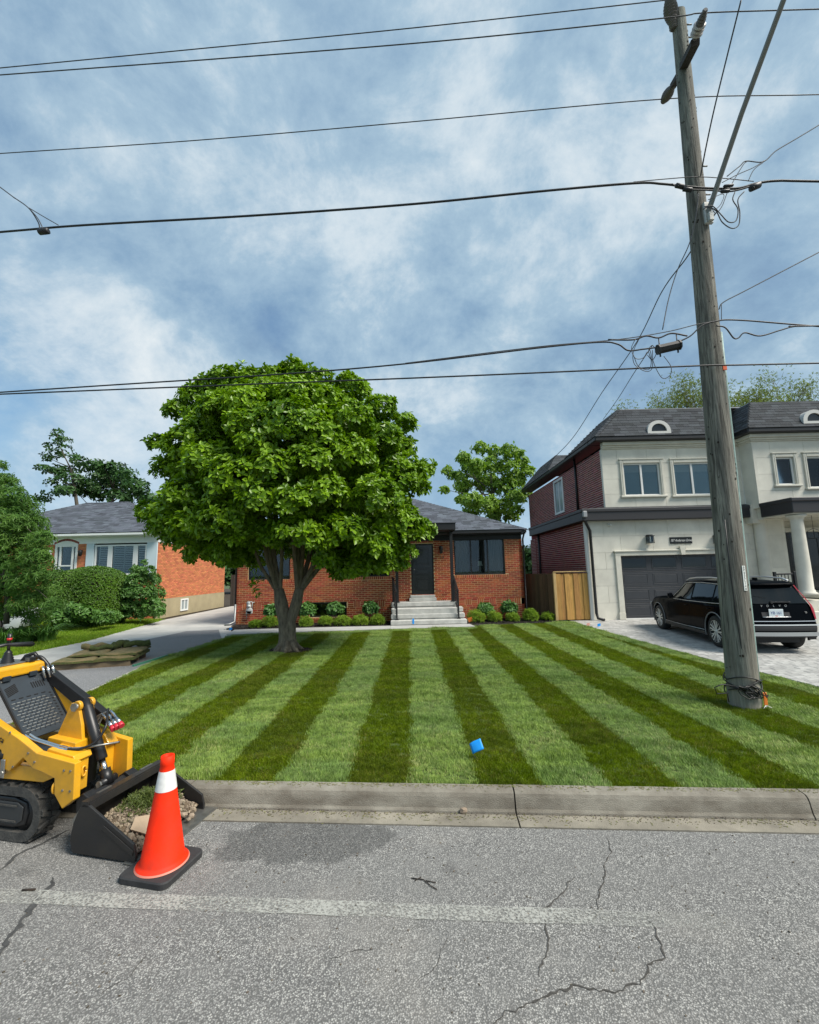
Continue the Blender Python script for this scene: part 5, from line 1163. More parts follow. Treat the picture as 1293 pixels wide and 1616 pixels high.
# feathery tree at the left edge
m_fea = leafmat('feathery_leaf', (.05, .14, .03), (.17, .30, .06), .3, .5, .35)
L4 = PXL([(a, b, r*1.08) for a, b, r in [(0, 735, 10), (8, 760, 16), (-20, 770, 24), (20, 785, 22), (-5, 800, 28), (38, 805, 22), (15, 825, 28), (50, 830, 22), (-15, 850, 32), (35, 855, 28), (65, 850, 16), (60, 880, 20), (25, 885, 28), (-10, 900, 30), (70, 905, 18), (45, 915, 26), (15, 930, 26), (75, 935, 18), (-20, 950, 25), (50, 950, 26), (20, 965, 20), (85, 955, 14), (60, 975, 16)]], 12.6, .7, 7)
cloudtree('feathery_tree', 'feathery green small tree at the left edge in front of the salmon brick house', L4, m_fea, .12, 760, 9, (A(10, 985, 12.6), A(15, 800, 12.6), .07), narrow=True, elev=(-.6, .5), seed=21, fill=.6)
# clipped round hedge
m_box = leafmat('boxwood_leaf', (.035, .10, .010), (.12, .23, .018), .2, .45, .4)
def clipped(name, label, c, rx, ry, z0, z1, m, size, n, seed, pw=2.9):
    g = np.random.default_rng(seed); e = empty(name, (0, 0, 0), label=label, cat='hedge'); u = unit(g.normal(0, 1, (n, 3))); rz = (z1-z0)/2
    s = 1/((np.abs(u)**pw).sum(1))**(1/pw); p = u*s[:, None]*np.array([rx, ry, rz])*(1-.05*g.random((n, 1)))+np.array([c[0], c[1], (z0+z1)/2])
    p += .03*np.sin(p[:, [1, 2, 0]]*5)
    nn = unit(np.sign(u)*np.abs(u)**(pw-1)); P, M = whorls(p, nn, 5, size, (-.1, 1.1), .25, .4, seed); scat('foliage', LEAF_V, LEAF_F, P, M, m, e)
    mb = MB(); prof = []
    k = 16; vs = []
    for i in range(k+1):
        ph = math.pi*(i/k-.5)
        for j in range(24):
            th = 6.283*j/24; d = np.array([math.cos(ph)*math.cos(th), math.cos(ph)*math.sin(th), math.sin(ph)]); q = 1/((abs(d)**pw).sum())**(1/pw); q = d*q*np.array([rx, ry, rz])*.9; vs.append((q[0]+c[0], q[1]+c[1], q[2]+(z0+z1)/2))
    mb.add(vs, [(i*24+j, i*24+(j+1) % 24, (i+1)*24+(j+1) % 24, (i+1)*24+j) for i in range(k) for j in range(24)], 0, True); mb.build('dark_core', mat('core_dark', (.03, .035, .015), 1.), e)  # solid dark core behind the leaf shell
    return e
hc = A(132, 940, 16.6); hw = (A(187, 930, 16.6).x-A(80, 930, 16.6).x)/2
clipped('clipped_hedge', 'dark green clipped dome hedge in front of the left house windows', (hc.x, 17.0), hw, 1.15, ZL-.1, A(135, 895, 16.2).z, m_box, .06, 11000, 31)
m_shr = leafmat('shrub_leaf', (.045, .13, .025), (.13, .26, .05), .25, .45, .4)
L5 = PXL([(222, 900, 8), (228, 888, 5), (215, 915, 14), (238, 915, 14), (205, 935, 14), (225, 935, 18), (247, 935, 13), (200, 955, 13), (220, 955, 18), (243, 955, 16), (208, 968, 12), (230, 968, 14), (250, 965, 10), (213, 898, 7), (235, 900, 9)], 17.3, .4, 8)
cloudtree('leafy_shrub', 'loose leafy shrub at the corner of the left house beside the driveway', L5, m_shr, .10, 900, 7, None, seed=23, cat='shrub', fill=.4)
L6 = PXL([(100, 968, 12), (118, 962, 12), (135, 968, 12), (150, 973, 12), (165, 975, 12), (112, 978, 10), (180, 972, 10), (90, 975, 10)], 15.6, .3, 9)
cloudtree('low_perennials', 'low broadleaf perennials under the clipped hedge on the left', L6, m_shr, .13, 700, 7, None, seed=24, cat='plants')
# long leaved clump
def bladeclump(name, label, c, n, hgt, w, m, seed, spread=.3):
    g = random.Random(seed); mb = MB(); e = empty(name, (0, 0, 0), label=label, cat='plant')
    for i in range(n):
        a = g.uniform(0, 6.28); r = g.uniform(0, spread); h = hgt*g.uniform(.6, 1.1); b = g.uniform(.4, 1.0)*h; x0, y0 = c[0]+math.cos(a)*r, c[1]+math.sin(a)*r; pv = []
        dx, dy = -math.sin(a)*w/2, math.cos(a)*w/2
        for k_ in range(6):
            t = k_/5; px, py, pz_ = x0+math.cos(a)*b*t*t, y0+math.sin(a)*b*t*t, ZL+h*(t*1.2-.75*t*t*t); q = 1-t**2; pv += [(px-dx*q, py-dy*q, pz_), (px+dx*q, py+dy*q, pz_)]
        mb.add(pv, [(2*k_, 2*k_+2, 2*k_+3, 2*k_+1) for k_ in range(5)])
    mb.build('blades', m, e, kind='stuff'); return e
for i, (px, py, nn, lb) in enumerate(((70, 1000, 130, 'arching long bladed plant clump at the edge of the left lawn'), (35, 1003, 110, 'arching long bladed clump under the feathery tree, next to the loader joystick'), (5, 1008, 90, 'leftmost arching long bladed clump at the photo edge'))):
    p = G(px, py, ZL); bladeclump('daylily_clump', lb, (p.x*.86, p.y*.86), nn, .85, .05, m_shr, 40+i, .3)
# planting beds by the brick house
m_yel = leafmat('yellow_green_leaf', (.15, .26, .025), (.30, .42, .05), .3, .5, .35)
m_hyd = leafmat('hydrangea_leaf', (.05, .14, .03), (.12, .26, .06), .25, .45, .4)
small = [(404, 980, 14, 'l'), (427, 979, 12, 'l'), (483, 979, 12, 'l'), (514, 978, 14, 'l'), (541, 977, 12, 'l'), (569, 973, 14, 'l'), (596, 979, 11, 'l'), (751, 971, 13, 'r'), (780, 973, 10, 'r'), (809, 973, 13, 'r'), (837, 973, 12, 'r'), (864, 973, 9, 'r')]
lbl = ['yellow green mound plant next to the gas meter', 'yellow green mound plant just left of the tree trunk', 'yellow green mound plant just right of the tree trunk', 'yellow green mound plant left of the basement window', 'yellow green mound plant under the right side of the basement window', 'taller yellow green mound between basement window and steps', 'yellow green mound plant nearest the left of the steps', 'yellow green mound plant nearest the right of the steps, by the orange flag', 'small mound plant between the two dark hydrangeas on the right', 'yellow green mound plant before the right hydrangea', 'yellow green mound plant at the right corner of the bungalow', 'small mound plant before the brown side fence']
for i, (px, py, r, sd_) in enumerate(small):
    yy = 15.62 if sd_ == 'l' else 15.75; p = A(px, py, yy); rr = r/FOC*yy*random.uniform(.65, 1.05); e = empty('mound_plant', (p.x, yy, ZL), label=lbl[i], cat='plant', group='yellow green mound plants along the bungalow')
    g = np.random.default_rng(60+i); q, d = lobe_points((0, 0, rr*random.uniform(.45, .7)), rr, 240, g, random.uniform(.6, .95), -.5, .55); P, M = whorls(q, d, 7, .075, (.1, 1.2), .5, .4, 60+i); scat('foliage', NARROW_V, LEAF_F, P, M, m_yel, e)
hyd = [(429, 964, 12, 'dark hydrangea left of the tree trunk by the brick wall'), (484, 963, 14, 'dark hydrangea right of the tree trunk by the brick wall'), (529, 961, 13, 'dark hydrangea growing before the basement window'), (585, 960, 12, 'dark hydrangea between the basement window and the steps'), (766, 963, 13, 'dark hydrangea right of the steps under the picture window'), (803, 960, 13, 'dark hydrangea at the right end of the bungalow wall')]
for i, (px, py, r, lb) in enumerate(hyd):
    yy = 16.15; p = A(px, py, yy); rr = r/FOC*yy*.85; e = empty('hydrangea', (p.x, yy, ZL), label=lb, cat='shrub', group='hydrangeas along the bungalow')
    g = np.random.default_rng(80+i); zc = p.z-ZL; q, d = lobe_points((0, 0, zc), rr, 170, g, .85, -.5, .3); P, M = whorls(q, d, 5, .14, (-.3, .5), .5, .3, 80+i); scat('foliage', LEAF_V, LEAF_F, P, M, m_hyd, e)
    mb = MB(); gr = random.Random(i)
    for k_ in range(6): mb.tube([(gr.uniform(-.04, .04), gr.uniform(-.04, .04), 0), (gr.uniform(-.2, .2), gr.uniform(-.1, .1), zc+.1)], .008, 5)
    mb.build('stems', m_bark, e)
# sparse spring trees beyond the stone house
m_spr = leafmat('spring_leaf', (.12, .17, .05), (.22, .27, .09), .4, .6, .3); m_twig = mat('pale_bark', (.16, .13, .10), .9)
def sparsetree(label, x, y, top, spread, seed):
    spread *= .5
    e = empty('spring_tree', (0, 0, 0), label=label, cat='tree', group='sparse trees beyond the stone house'); g = random.Random(seed); mb = MB(); tips = []
    def grow(p, d, l, r, dep):
        q = p+d*l; mid = (p+q)/2+Vector((g.uniform(-1, 1), g.uniform(-1, 1), g.uniform(-1, 1)))*l*.07
        mb.tube([p, mid, q], [r, r*.85, r*.68], 5 if dep > 1 else 7, cap=False)
        if dep >= 3: tips.append(tuple(q))
        if dep >= 6: return
        for k_ in range(g.choice((2, 3, 3)) if dep < 5 else 3):
            ax = Vector((g.uniform(-1, 1), g.uniform(-1, 1), g.uniform(-.2, .8))).normalized(); grow(q, (d*.75+ax*.62+Vector((0, 0, .06))).normalized(), l*g.uniform(.62, .86), r*.62, dep+1)
    base = Vector((x, y, 0)); hh = top*.42
    grow(base, Vector((0, 0, 1)), hh, .3, 0)
    # spread to fit
    mb.v = [(x+(a-x)*spread, y+(b-y)*spread, c) for a, b, c in mb.v]; mz = max(c for a, b, c in mb.v); mb.v = [(a, b, c*top/mz) for a, b, c in mb.v]
    T_ = np.array(tips); T_[:, 0] = x+(T_[:, 0]-x)*spread; T_[:, 1] = y+(T_[:, 1]-y)*spread; T_[:, 2] *= top/mz
    mb.build('branches', m_twig, e)
    gq = np.random.default_rng(seed); hi = T_[T_[:, 2] > top*.5]; P = np.repeat(hi, 9, 0)+gq.normal(0, .4, (len(hi)*9, 3)); Pp, M = whorls(P, gq.normal(0, 1, P.shape), 4, .12, (-.5, .8), .2, .4, seed); scat('crown', LEAF_V, LEAF_F, Pp, M, m_spr, e)
for px, py, sp_, sd_, lb in ((1045, 622, 1.05, 1, 'sparse pale spring tree left of the utility pole above the stone house roof'), (1105, 612, .9, 2, 'sparse pale spring tree partly behind the utility pole'), (1195, 603, 1.25, 8, 'widest pale spring tree with spreading branches above the mansard roof'), (1245, 625, .95, 9, 'low pale spring tree at the far right behind the mansard roof')):
    p = A(px, py, 38); sparsetree(lb, p.x, 38, p.z, sp_, sd_)
# hedge row far behind that closes the gaps
L7 = []
g = random.Random(3)
for i in range(60):
    x = -34+i*1.0; L7.append((x, 44+g.uniform(-2, 2), g.uniform(1.5, 3.4), g.uniform(1.6, 2.4)))
e = cloudtree('far_greenery', 'far line of dark green garden trees glimpsed between the houses', L7, m_maple, .5, 40, 5, None, seed=90, cat='trees'); e['kind'] = 'stuff'
# ============================================================ UTILITY POLE
m_pole = bpy.data.materials.new('weathered_pole_wood'); m_pole.use_nodes = True
T = m_pole.node_tree; b_ = T.nodes['Principled BSDF']; b_.inputs['Roughness'].default_value = .9
tcn = T.nodes.new('ShaderNodeTexCoord'); mp = T.nodes.new('ShaderNodeMapping'); mp.inputs['Scale'].default_value = (9, 9, .55); T.links.new(tcn.outputs['Object'], mp.inputs[0])
mp3 = T.nodes.new('ShaderNodeMapping'); mp3.inputs['Scale'].default_value = (30, 30, 1.3); T.links.new(tcn.outputs['Object'], mp3.inputs[0])
f1 = noise(T, mp.outputs[0], 1.4, 8, .65); f2 = noise(T, mp3.outputs[0], 1.5, 6, .7)
c = ramp(T, f1, [(.3, (.065, .062, .05)), (.5, (.18, .172, .145)), (.7, (.33, .315, .26))])
c = mixc(T, ramp(T, f2, [(.40, .75), (.55, 0.)]), c, (.035, .030, .024))
sz = T.nodes.new('ShaderNodeSeparateXYZ'); T.links.new(tcn.outputs['Object'], sz.inputs[0])
hgt = ramp(T, mth('MULTIPLY', mth('ADD', sz.outputs[2], mth('MULTIPLY', f1, .8, T=T), T=T), .4, T=T), [(.22, .55), (.55, 0.)])
c = mixc(T, hgt, c, (.33, .31, .25)); c = mixc(T, mth('MULTIPLY', ramp(T, noise(T, mp.outputs[0], .5, 5, .6, 0., (5, 5, 2)), [(.52, 0.), (.7, .5)]), 1., T=T), c, (.15, .19, .16))
T.links.new(c, b_.inputs['Base Color']); bn = T.nodes.new('ShaderNodeBump'); bn.inputs['Strength'].default_value = 1; bn.inputs['Distance'].default_value = .012; T.links.new(mth('ADD', f2, mth('MULTIPLY', f1, .6, T=T), T=T), bn.inputs['Height']); T.links.new(bn.outputs[0], b_.inputs['Normal'])
PB = Vector((4.385, 6.06, ZL-.1)); PT = Vector((4.66, 6.06, 11.12))
def pole_at(z): t = (z-PB.z)/(PT.z-PB.z); return PB.lerp(PT, t)
def pole_r(z): return .185-(z/11.1)*.085
pole = empty('utility_pole', (0, 0, 0), label='tall weathered grey wooden utility pole planted in the lawn on the right', cat='utility pole')
mb = MB(); zs = [ZL-.1+(11.2-ZL)*i/40 for i in range(41)]; gr = random.Random(2); n = 28; vs = []
ph = [gr.uniform(0, 6.28) for _ in range(5)]
for z in zs:
    c_ = pole_at(z); r_ = pole_r(z)
    for j in range(n):
        a = 6.283*j/n; rr = r_*(1+.012*math.sin(3*a+ph[0]+z*.3)+.01*math.sin(7*a+ph[1]+z*.9)+gr.uniform(-.006, .006)); vs.append((c_.x+rr*math.cos(a), c_.y+rr*math.sin(a), z))
fs = [(i*n+j, i*n+(j+1) % n, (i+1)*n+(j+1) % n, (i+1)*n+j) for i in range(40) for j in range(n)]; mb.add(vs, fs, 0, True); mb.add(vs[-n:]+[tuple(pole_at(11.24))], [(j, (j+1) % n, n) for j in range(n)])
mb.build('pole_shaft', m_pole, pole)
# knots, old nail and gaff marks
m_knot = mat('knot_dark', (.03, .022, .016), 1.)
mb = MB()
for i in range(90):
    z = gr.uniform(.3, 10.8); a = gr.uniform(math.pi*.95, math.pi*2.05); c_ = pole_at(z); r_ = pole_r(z)+.001; s_k = gr.uniform(.006, .02)
    d = Vector((math.cos(a), math.sin(a), 0)); s = Vector((-d.y, d.x, 0)); p = Vector((c_.x, c_.y, z))+d*r_
    mb.prism([p+s*s_k*math.cos(q*1.047)*.7+Vector((0, 0, s_k*math.sin(q*1.047))) for q in range(6)], d*.004)
mb.build('gaff_marks', m_knot, pole, kind='stuff')
# grey green cable guard up the right side
m_guard = mat('verdigris_guard', (.25, .36, .33), .6, var=.3, vscale=8)
mb = MB(); mb.tube([pole_at(z)+Vector((pole_r(z)+.006, -.03, 0)) for z in (ZL, 1, 2.5, 4.5, 5.4)], .024, 8); mb.build('cable_guard', m_guard, pole)
mb = MB(); mb.tube([pole_at(z)+Vector((pole_r(z)+.002, -.02, 0)) for z in (5.4, 7, 8.3)], .008, 6); mb.build('ground_wire', m_guard, pole)
# number plate
pz = A(1169, 911, PB.y-.19).z; c_ = pole_at(pz); ang = R(12)
def onpole(px, py): 
    p = A(px, py, PB.y-.12); return p
p0, p1 = A(1169.5, 893, 5.93), A(1174, 932, 5.93); cz = (p0.z+p1.z)/2; cc = pole_at(cz); rr = pole_r(cz)+.004
dirv = Vector(((p0.x+p1.x)/2-cc.x, 0, 0)); sx_ = max(-.9, min(.9, dirv.x/rr)); aa = math.asin(sx_); nrm = Vector((math.sin(aa), -math.cos(aa), 0))
hh_ = (p0.z-p1.z); Mpl = Matrix.Translation(Vector((cc.x, cc.y, cz))+nrm*rr)@Matrix.Rotation(aa, 4, 'Z')@Matrix.Rotation(R(1.2), 4, 'Y')
mb = MB(); mb.bbox(-.024, .024, -.004, .004, -hh_/2, hh_/2, .001); mb.build('number_plate', mat('plate_white', (.72, .74, .70), .5), pole, M=Mpl)
for i, ch in enumerate('0P0S5L140'[:9]):
    textmesh('plate_character', ch, .042, Mpl@Matrix.Translation((0, -.0055, hh_/2-.024-i*(hh_-.04)/8.2))@Matrix.Rotation(R(90), 4, 'X'), m_black, pole, .0005)
# orange tag
p = A(1136, 581, PB.y-.1); mb = MB(); cc = pole_at(p.z); mb.bbox(cc.x+.045, cc.x+.105, cc.y-.15, cc.y-.135, p.z-.05, p.z+.03, .004); mb.build('orange_tag', mat('orange_tag', (.75, .12, .03), .6), pole)
# coiled cable at the foot, orange flag marker
m_cab = mat('black_cable', (.015, .015, .015), .5)
gr = random.Random(9); ct = PB.copy(); mb = MB()
def ringpt(a, z, k_): return Vector((pole_at(z).x+math.cos(a)*k_, pole_at(z).y+math.sin(a)*k_, z))
for q in range(4):
    base = .34+q*.05; pts = [ringpt(3.2+i*.28, base+.05*math.sin(i*.5+q*2), .2+.012*gr.random()) for i in range(23)]; mb.tube(pts, .008, 6)
for q in range(7):
    x0 = gr.uniform(-.12, .10); pts = []
    for i in range(16):
        a = i/15*6.283; rx_, rz2 = gr.uniform(.07, .1), gr.uniform(.06, .09); pts.append((PB.x+x0+rx_*math.cos(a+q), PB.y-.21-.02*math.sin(a*2), .36+rz2*math.sin(a+q*.7)))
    mb.tube(pts, .007, 6)
mb.tube([pole_at(z)+Vector((-.13+dx, -.15, 0)) for z, dx in ((2.6, -.01), (2., .0), (1.4, .02), (.9, .05), (.6, .1), (.42, .13))], .008, 6)
mb.tube([A(1160, 1083, 5.85), A(1140, 1080, 5.8), A(1128, 1085, 5.8), A(1132, 1095, 5.8), A(1148, 1094, 5.8), A(1151, 1108, 5.82)], .007, 6)
tag(mb.build('loose_cable_coil', m_cab), 'tangled black cable coil tied round the foot of the utility pole', 'cable')
mo = mat('marker_orange', (.75, .20, .03), .6)
p = G(1210, 1117, ZL); mk = empty('orange_marker', p, label='small orange plastic marker on a white wire stake beside the pole foot', cat='marker')
mb = MB(); mb.bbox(-.025, .025, -.006, .006, .03, .19, .005); mb.build('marker_sleeve', mo, mk); mb = MB(); mb.tube([(0, 0, .03), (.0, 0, -.02)], .004, 5); mb.tube([(0, 0, .03), (-.06, -.03, .0)], .004, 5); mb.tube([(0, 0, .03), (.06, -.03, .0)], .004, 5); mb.build('wire_feet', m_bw, mk)
# street lamp arm reaching over the road
m_alu = mat('dull_aluminium', (.20, .20, .19), .5, .4)
ab = A(1110, 335, 5.92); arm = empty('street_lamp_arm', (0, 0, 0), label='long grey tubular street lamp arm slanting up from the pole out of the top edge', cat='street lamp')
a0 = Vector((pole_at(ab.z).x+.05, PB.y-pole_r(ab.z)-.04, ab.z))
# reaches out towards the street, rising
best = None
for k_ in range(60):
    d = 2.4+.0*k_; 
q1 = A(1237, 0, 4.35)
mb = MB(); mb.tube([a0+Vector((0, 0, -.12)), a0, a0.lerp(q1, .5)+Vector((0, 0, .05)), q1, q1+(q1-a0)*.35], [.03, .036, .032, .03, .03], 12); mb.build('arm_tube', m_alu, arm)
mb = MB(); mb.bbox(a0.x-.06, a0.x+.06, a0.y-.0, a0.y+.05, a0.z-.2, a0.z+.16, .01); mb.bbox(a0.x-.035, a0.x+.035, a0.y-.05, a0.y, a0.z-.19, a0.z-.05, .006); mb.build('pole_bracket', mat('bracket_grey', (.45, .46, .44), .5, .3), arm)
q2 = q1+(q1-a0)*.35; mb = MB(); mb.lathe([(0, 0), (.1, .02), (.16, .1), (.14, .2), (.05, .28), (0, .29)], (q2.x, q2.y-.2, q2.z-.1), n=16); mb.build('lamp_head', m_alu, arm)
# insulators at the head
m_ins = mat('insulator_grey', (.11, .10, .095), .35); m_insl = mat('insulator_pale', (.45, .42, .40), .3)
def insul(name, a, b, label, m, discs, sc=1.):
    e = empty(name, (0, 0, 0), label=label, cat='insulator', group='insulators at the pole head'); a, b = Vector(a), Vector(b)
    mb = MB(); pts = []; rs = []
    k_ = 24
    for i in range(k_+1):
        t = i/k_; pts.append(a.lerp(b, t)); r_ = .028*sc
        if discs and .25 < t < .85: r_ = (.028+.03*(i % 3 == 0))*sc
        elif not discs: r_ = (.03+.03*math.sin(math.pi*min(1, max(0, (t-.2)/.75)))+.012*(i % 2))*sc
        rs.append(r_)
    mb.tube(pts, rs, 12, sm=False); mb.build('porcelain', m, e); return e
topp = pole_at(11.)
i1a, i1b = pole_at(10.75)+Vector((-.12, -.03, 0)), A(1057, 8, 6.0)
insul('line_post_insulator', i1a, i1b+Vector((0, 0, .15)), 'grey post insulator on the left of the pole top', m_ins, False, 1.5)
i2m = A(1088, 92, 5.75); i2b = A(1114, 14, 5.2)
e = insul('line_post_insulator', A(1094, 68, 5.6), i2b, 'long insulator reaching from the pole towards the street with three pale discs', m_ins, False, .9)
for t in (.30, .42, .54):
    mb = MB(); a, b = A(1094, 68, 5.6), i2b; p = a.lerp(b, t); d = (b-a).normalized(); mb.tube([p-d*.012, p-d*.008, p+d*.008, p+d*.012], [.03, .085, .085, .03], 14); mb.build('pale_disc', m_insl, e)
mb = MB(); mb.bar(A(1079, 104, 5.96), A(1098, 66, 5.55), .12, .09); mb.build('wooden_bracket', mat('dark_creosote', (.035, .03, .026), .8), pole)
mb = MB(); mb.bar(A(1077, 110, 6.15), A(1062, 136, 6.5), .09, .08); mb.build('wooden_bracket', MATS['dark_creosote'], pole)
insul('line_post_insulator', A(1064, 133, 6.45), A(1047, 160, 6.9), 'grey insulator on the house side of the pole hanging lowest', m_ins, False, 1.25)
mb = MB()
for z in (10.85, 10.6, 8.2, 7.7): c_ = pole_at(z); mb.tube([(c_.x+pole_r(z)-.02, c_.y-.02, z), (c_.x+pole_r(z)+.09, c_.y-.02, z)], .012, 6)
mb.build('through_bolt', m_alu, pole)
# ============================================================ OVERHEAD WIRES (each hangs in a vertical plane parallel to the street)
m_wire = mat('grey_wire', (.05, .05, .055), .5); 
def roadplane(off):           # plane along the street through the pole, moved by off towards the house
    c0 = Vector((PB.x, PB.y, 0)); n = V_.copy(); return c0+n*off, n
def onplane(px, py, off):
    c0, n = roadplane(off); d = _ray(px, py); return EYEV+d*((c0-EYEV).dot(n)/d.dot(n))
def catm(P, k=10):
    out = []; n = len(P)
    for i in range(n-1):
        p0, p1, p2, p3 = P[max(i-1, 0)], P[i], P[i+1], P[min(i+2, n-1)]
        if i == 0: p0 = p1*2-p2
        if i+2 > n-1: p3 = p2*2-p1
        for j in range(k):
            t = j/k; out.append(.5*((2*p1)+(p2-p0)*t+(2*p0-5*p1+4*p2-p3)*t*t+(3*p1-p0-3*p2+p3)*t**3))
    out.append(P[-1]); return out
def wire(name, px, off, r, label, ext=(True, True), cat='wire', m=None, parent=None, group='overhead wires'):
    r *= .8
    P = [onplane(x, y, off) for x, y in px]
    if ext[0]: P = [P[0]+(P[0]-P[1]).normalized()*4]+P
    if ext[1]: P = P+[P[-1]+(P[-1]-P[-2]).normalized()*4]
    mb = MB(); mb.tube(catm(P, 8), r, 6); o = mb.build(name, m or m_wire, parent)
    if not parent: tag(o, label, cat, group)
    return o
wire('overhead_wire', [(0, 107), (300, 78), (650, 44), (1050, 0), (1090, -5)], .0, .011, 'topmost thin overhead wire leaving the frame above the pole', (True, True))
wire('overhead_wire', [(0, 118), (350, 92), (700, 64), (1050, 28), (1113, 20), (1293, 14)], -.75, .011, 'second overhead wire from the top, held by the street side insulator')
wire('overhead_wire', [(0, 242), (300, 222), (650, 192), (1048, 156), (1293, 149)], .75, .011, 'third overhead wire, alone in the sky above the thick cable')
m_tel = mat('telecom_black', (.012, .013, .016), .5)
wire('telephone_cable', [(0, 366), (135, 355), (400, 340), (650, 322), (850, 302), (1000, 289), (1045, 290), (1080, 294)], -.25, .021, 'thick black telephone cable left of the pole with splice near the left edge', (True, False), 'cable', m_tel)
wire('telephone_cable', [(1080, 294), (1120, 297), (1165, 297), (1195, 289), (1230, 285), (1293, 286)], -.25, .021, 'thick black telephone cable continuing right of the pole', (False, True), 'cable', m_tel)
wire('strand_wire', [(1000, 287), (1042, 283), (1098, 279), (1140, 281), (1190, 286)], -.22, .008, 'thin steel strand above the cable splices at the pole', (False, False))
wire('cable_bundle', [(1060, 290), (1078, 298), (1120, 300), (1150, 302), (1172, 298), (1195, 290)], -.27, .014, 'second cable of the splice bundle crossing the pole below the street lamp bracket', (False, False), 'cable', m_tel)
def dark_lump(px0, px1, off, r, label, nm='cable_splice', cat='splice'):
    a, b = onplane(*px0, off), onplane(*px1, off); mb = MB(); mb.tube([a, a.lerp(b, .08), a.lerp(b, .92), b], [r*.5, r, r, r*.5], 12); return tag(mb.build(nm, m_tel), label, cat)
dark_lump((1066, 292), (1080, 295), -.3, .034, 'black splice sleeve on the thick cable just left of the pole')
dark_lump((1078, 298), (1093, 300), -.3, .032, 'black splice sleeve wrapped across the front of the pole')
dark_lump((1184, 298), (1200, 291), -.3, .045, 'fat black splice where cables join right of the pole')
dark_lump((1138, 302), (1152, 301), -.3, .026, 'narrow black splice sleeve right of the lamp bracket, lower one')
dark_lump((1142, 294), (1158, 292), -.3, .022, 'narrow black splice sleeve right of the lamp bracket, upper one')
dark_lump((61, 366), (77, 364), -.3, .05, 'black splice closure hanging under the cable near the left edge')
wire('drop_cable', [(0, 295), (20, 310), (45, 328), (60, 350), (63, 362)], -.3, .012, 'thin cable coming down to the left splice from the upper left corner', (True, False), 'cable')
wire('drop_cable', [(46, 328), (60, 345), (69, 363)], -.31, .01, 'short second tail of the cable at the left splice', (False, False), 'cable')
wire('drop_cable', [(46, 328), (66, 340), (92, 355)], -.3, .009, 'thin tail of the left drop cable slanting down to the thick cable', (False, False), 'cable')
# lower telecom line
wire('telephone_cable', [(0, 619), (200, 606), (450, 590), (640, 574), (850, 549), (945, 540), (975, 543), (992, 553), (1015, 551), (1038, 548)], -.2, .014, 'lower telephone cable crossing the tree top and ending at the black terminal box', (True, False), 'cable', m_tel)
wire('strand_wire', [(640, 573), (850, 547), (972, 536), (1050, 524), (1100, 512), (1135, 506)], -.18, .008, 'thin strand above the lower telephone cable up to the pole', (False, False))
wire('telephone_cable', [(0, 622), (300, 610), (640, 597), (900, 586), (1104, 577), (1160, 576), (1293, 573)], -.24, .014, 'lowest black cable running straight across the whole picture past the orange tag', (True, True), 'cable', m_tel)
wire('telephone_cable', [(1070, 540), (1090, 530), (1108, 514), (1130, 507), (1165, 505), (1293, 515)], -.26, .013, 'cable looping over the front of the pole from the terminal box', (False, True), 'cable', m_tel)
wire('telephone_cable', [(1131, 514), (1145, 517), (1158, 533), (1166, 533), (1176, 525), (1200, 530), (1232, 521), (1255, 515), (1293, 514)], -.28, .012, 'wavy cable right of the pole hanging below its strand', (False, True), 'cable', m_tel)
wire('telephone_cable', [(1085, 530), (1060, 526), (1040, 533), (1020, 530), (1000, 536), (960, 536)], -.3, .014, 'bundle of lashed cable ends above the terminal box', (False, False), 'cable', m_tel)
a, b = onplane(1038, 552, -.3), onplane(1073, 544, -.3); tbx = empty('terminal_box', (0, 0, 0), label='black cylindrical cable terminal box hanging left of the pole', cat='terminal box')
mb = MB(); d = (b-a).normalized(); mb.tube([a, a+d*.01, b-d*.01, b], [.058, .068, .068, .058], 8, sm=False); mb.build('box_body', mat('box_black', (.008, .008, .009), .6), tbx)
mb = MB(); 
for t in (.04, .96): p = a.lerp(b, t); mb.tube([p-d*.012, p+d*.012], .076, 8, sm=False)
for t in (.1, .9): p = a.lerp(b, t); mb.tube([p, p+Vector((0, 0, .16))], .008, 5); mb.tube([p-Vector((0, 0, .08)), p-Vector((0, 0, .11))], .012, 6)
mb.build('end_clamps', m_tel, tbx)
# loops of thin service wire
def loops(pxl, off, r, label, nm='service_wire', k=8, grp='loops of thin service wire'):
    P = [onplane(x, y, off) for x, y in pxl]; mb = MB(); mb.tube(catm(P, k), r, 5); return tag(mb.build(nm, m_wire), label, 'wire', grp)
loops([(1010, 533), (1000, 555), (1002, 575), (1020, 586), (1030, 580), (1028, 560), (1026, 552)], -.3, .005, 'open loop of service wire left of the terminal box')
loops([(1003, 535), (997, 550), (1003, 565), (1015, 565), (1022, 555)], -.31, .005, 'small inner wire loop left of the terminal box')
loops([(1030, 552), (1032, 572), (1045, 596), (1058, 592), (1059, 578), (1048, 562)], -.32, .005, 'lowest wire loop hanging below the terminal box')
loops([(1000, 560), (1008, 578), (1024, 583), (1028, 570), (1024, 553), (1030, 545), (1036, 556), (1030, 568), (1022, 560)], -.3, .005, 'tangled curl of service wire under the lashed cable')
loops([(1110, 330), (1118, 327), (1130, 332), (1140, 350), (1155, 360), (1166, 355), (1168, 335), (1165, 315), (1175, 302)], -.3, .008, 'big grey wire loop below the street lamp bracket, outer')
loops([(1112, 326), (1125, 325), (1138, 338), (1150, 350), (1162, 348), (1165, 330), (1157, 315), (1160, 303)], -.31, .008, 'big grey wire loop below the street lamp bracket, inner')
loops([(1122, 325), (1130, 336), (1140, 325), (1150, 300), (1172, 262), (1180, 254)], -.3, .006, 'thin wire rising from the lamp bracket through the splice bundle')
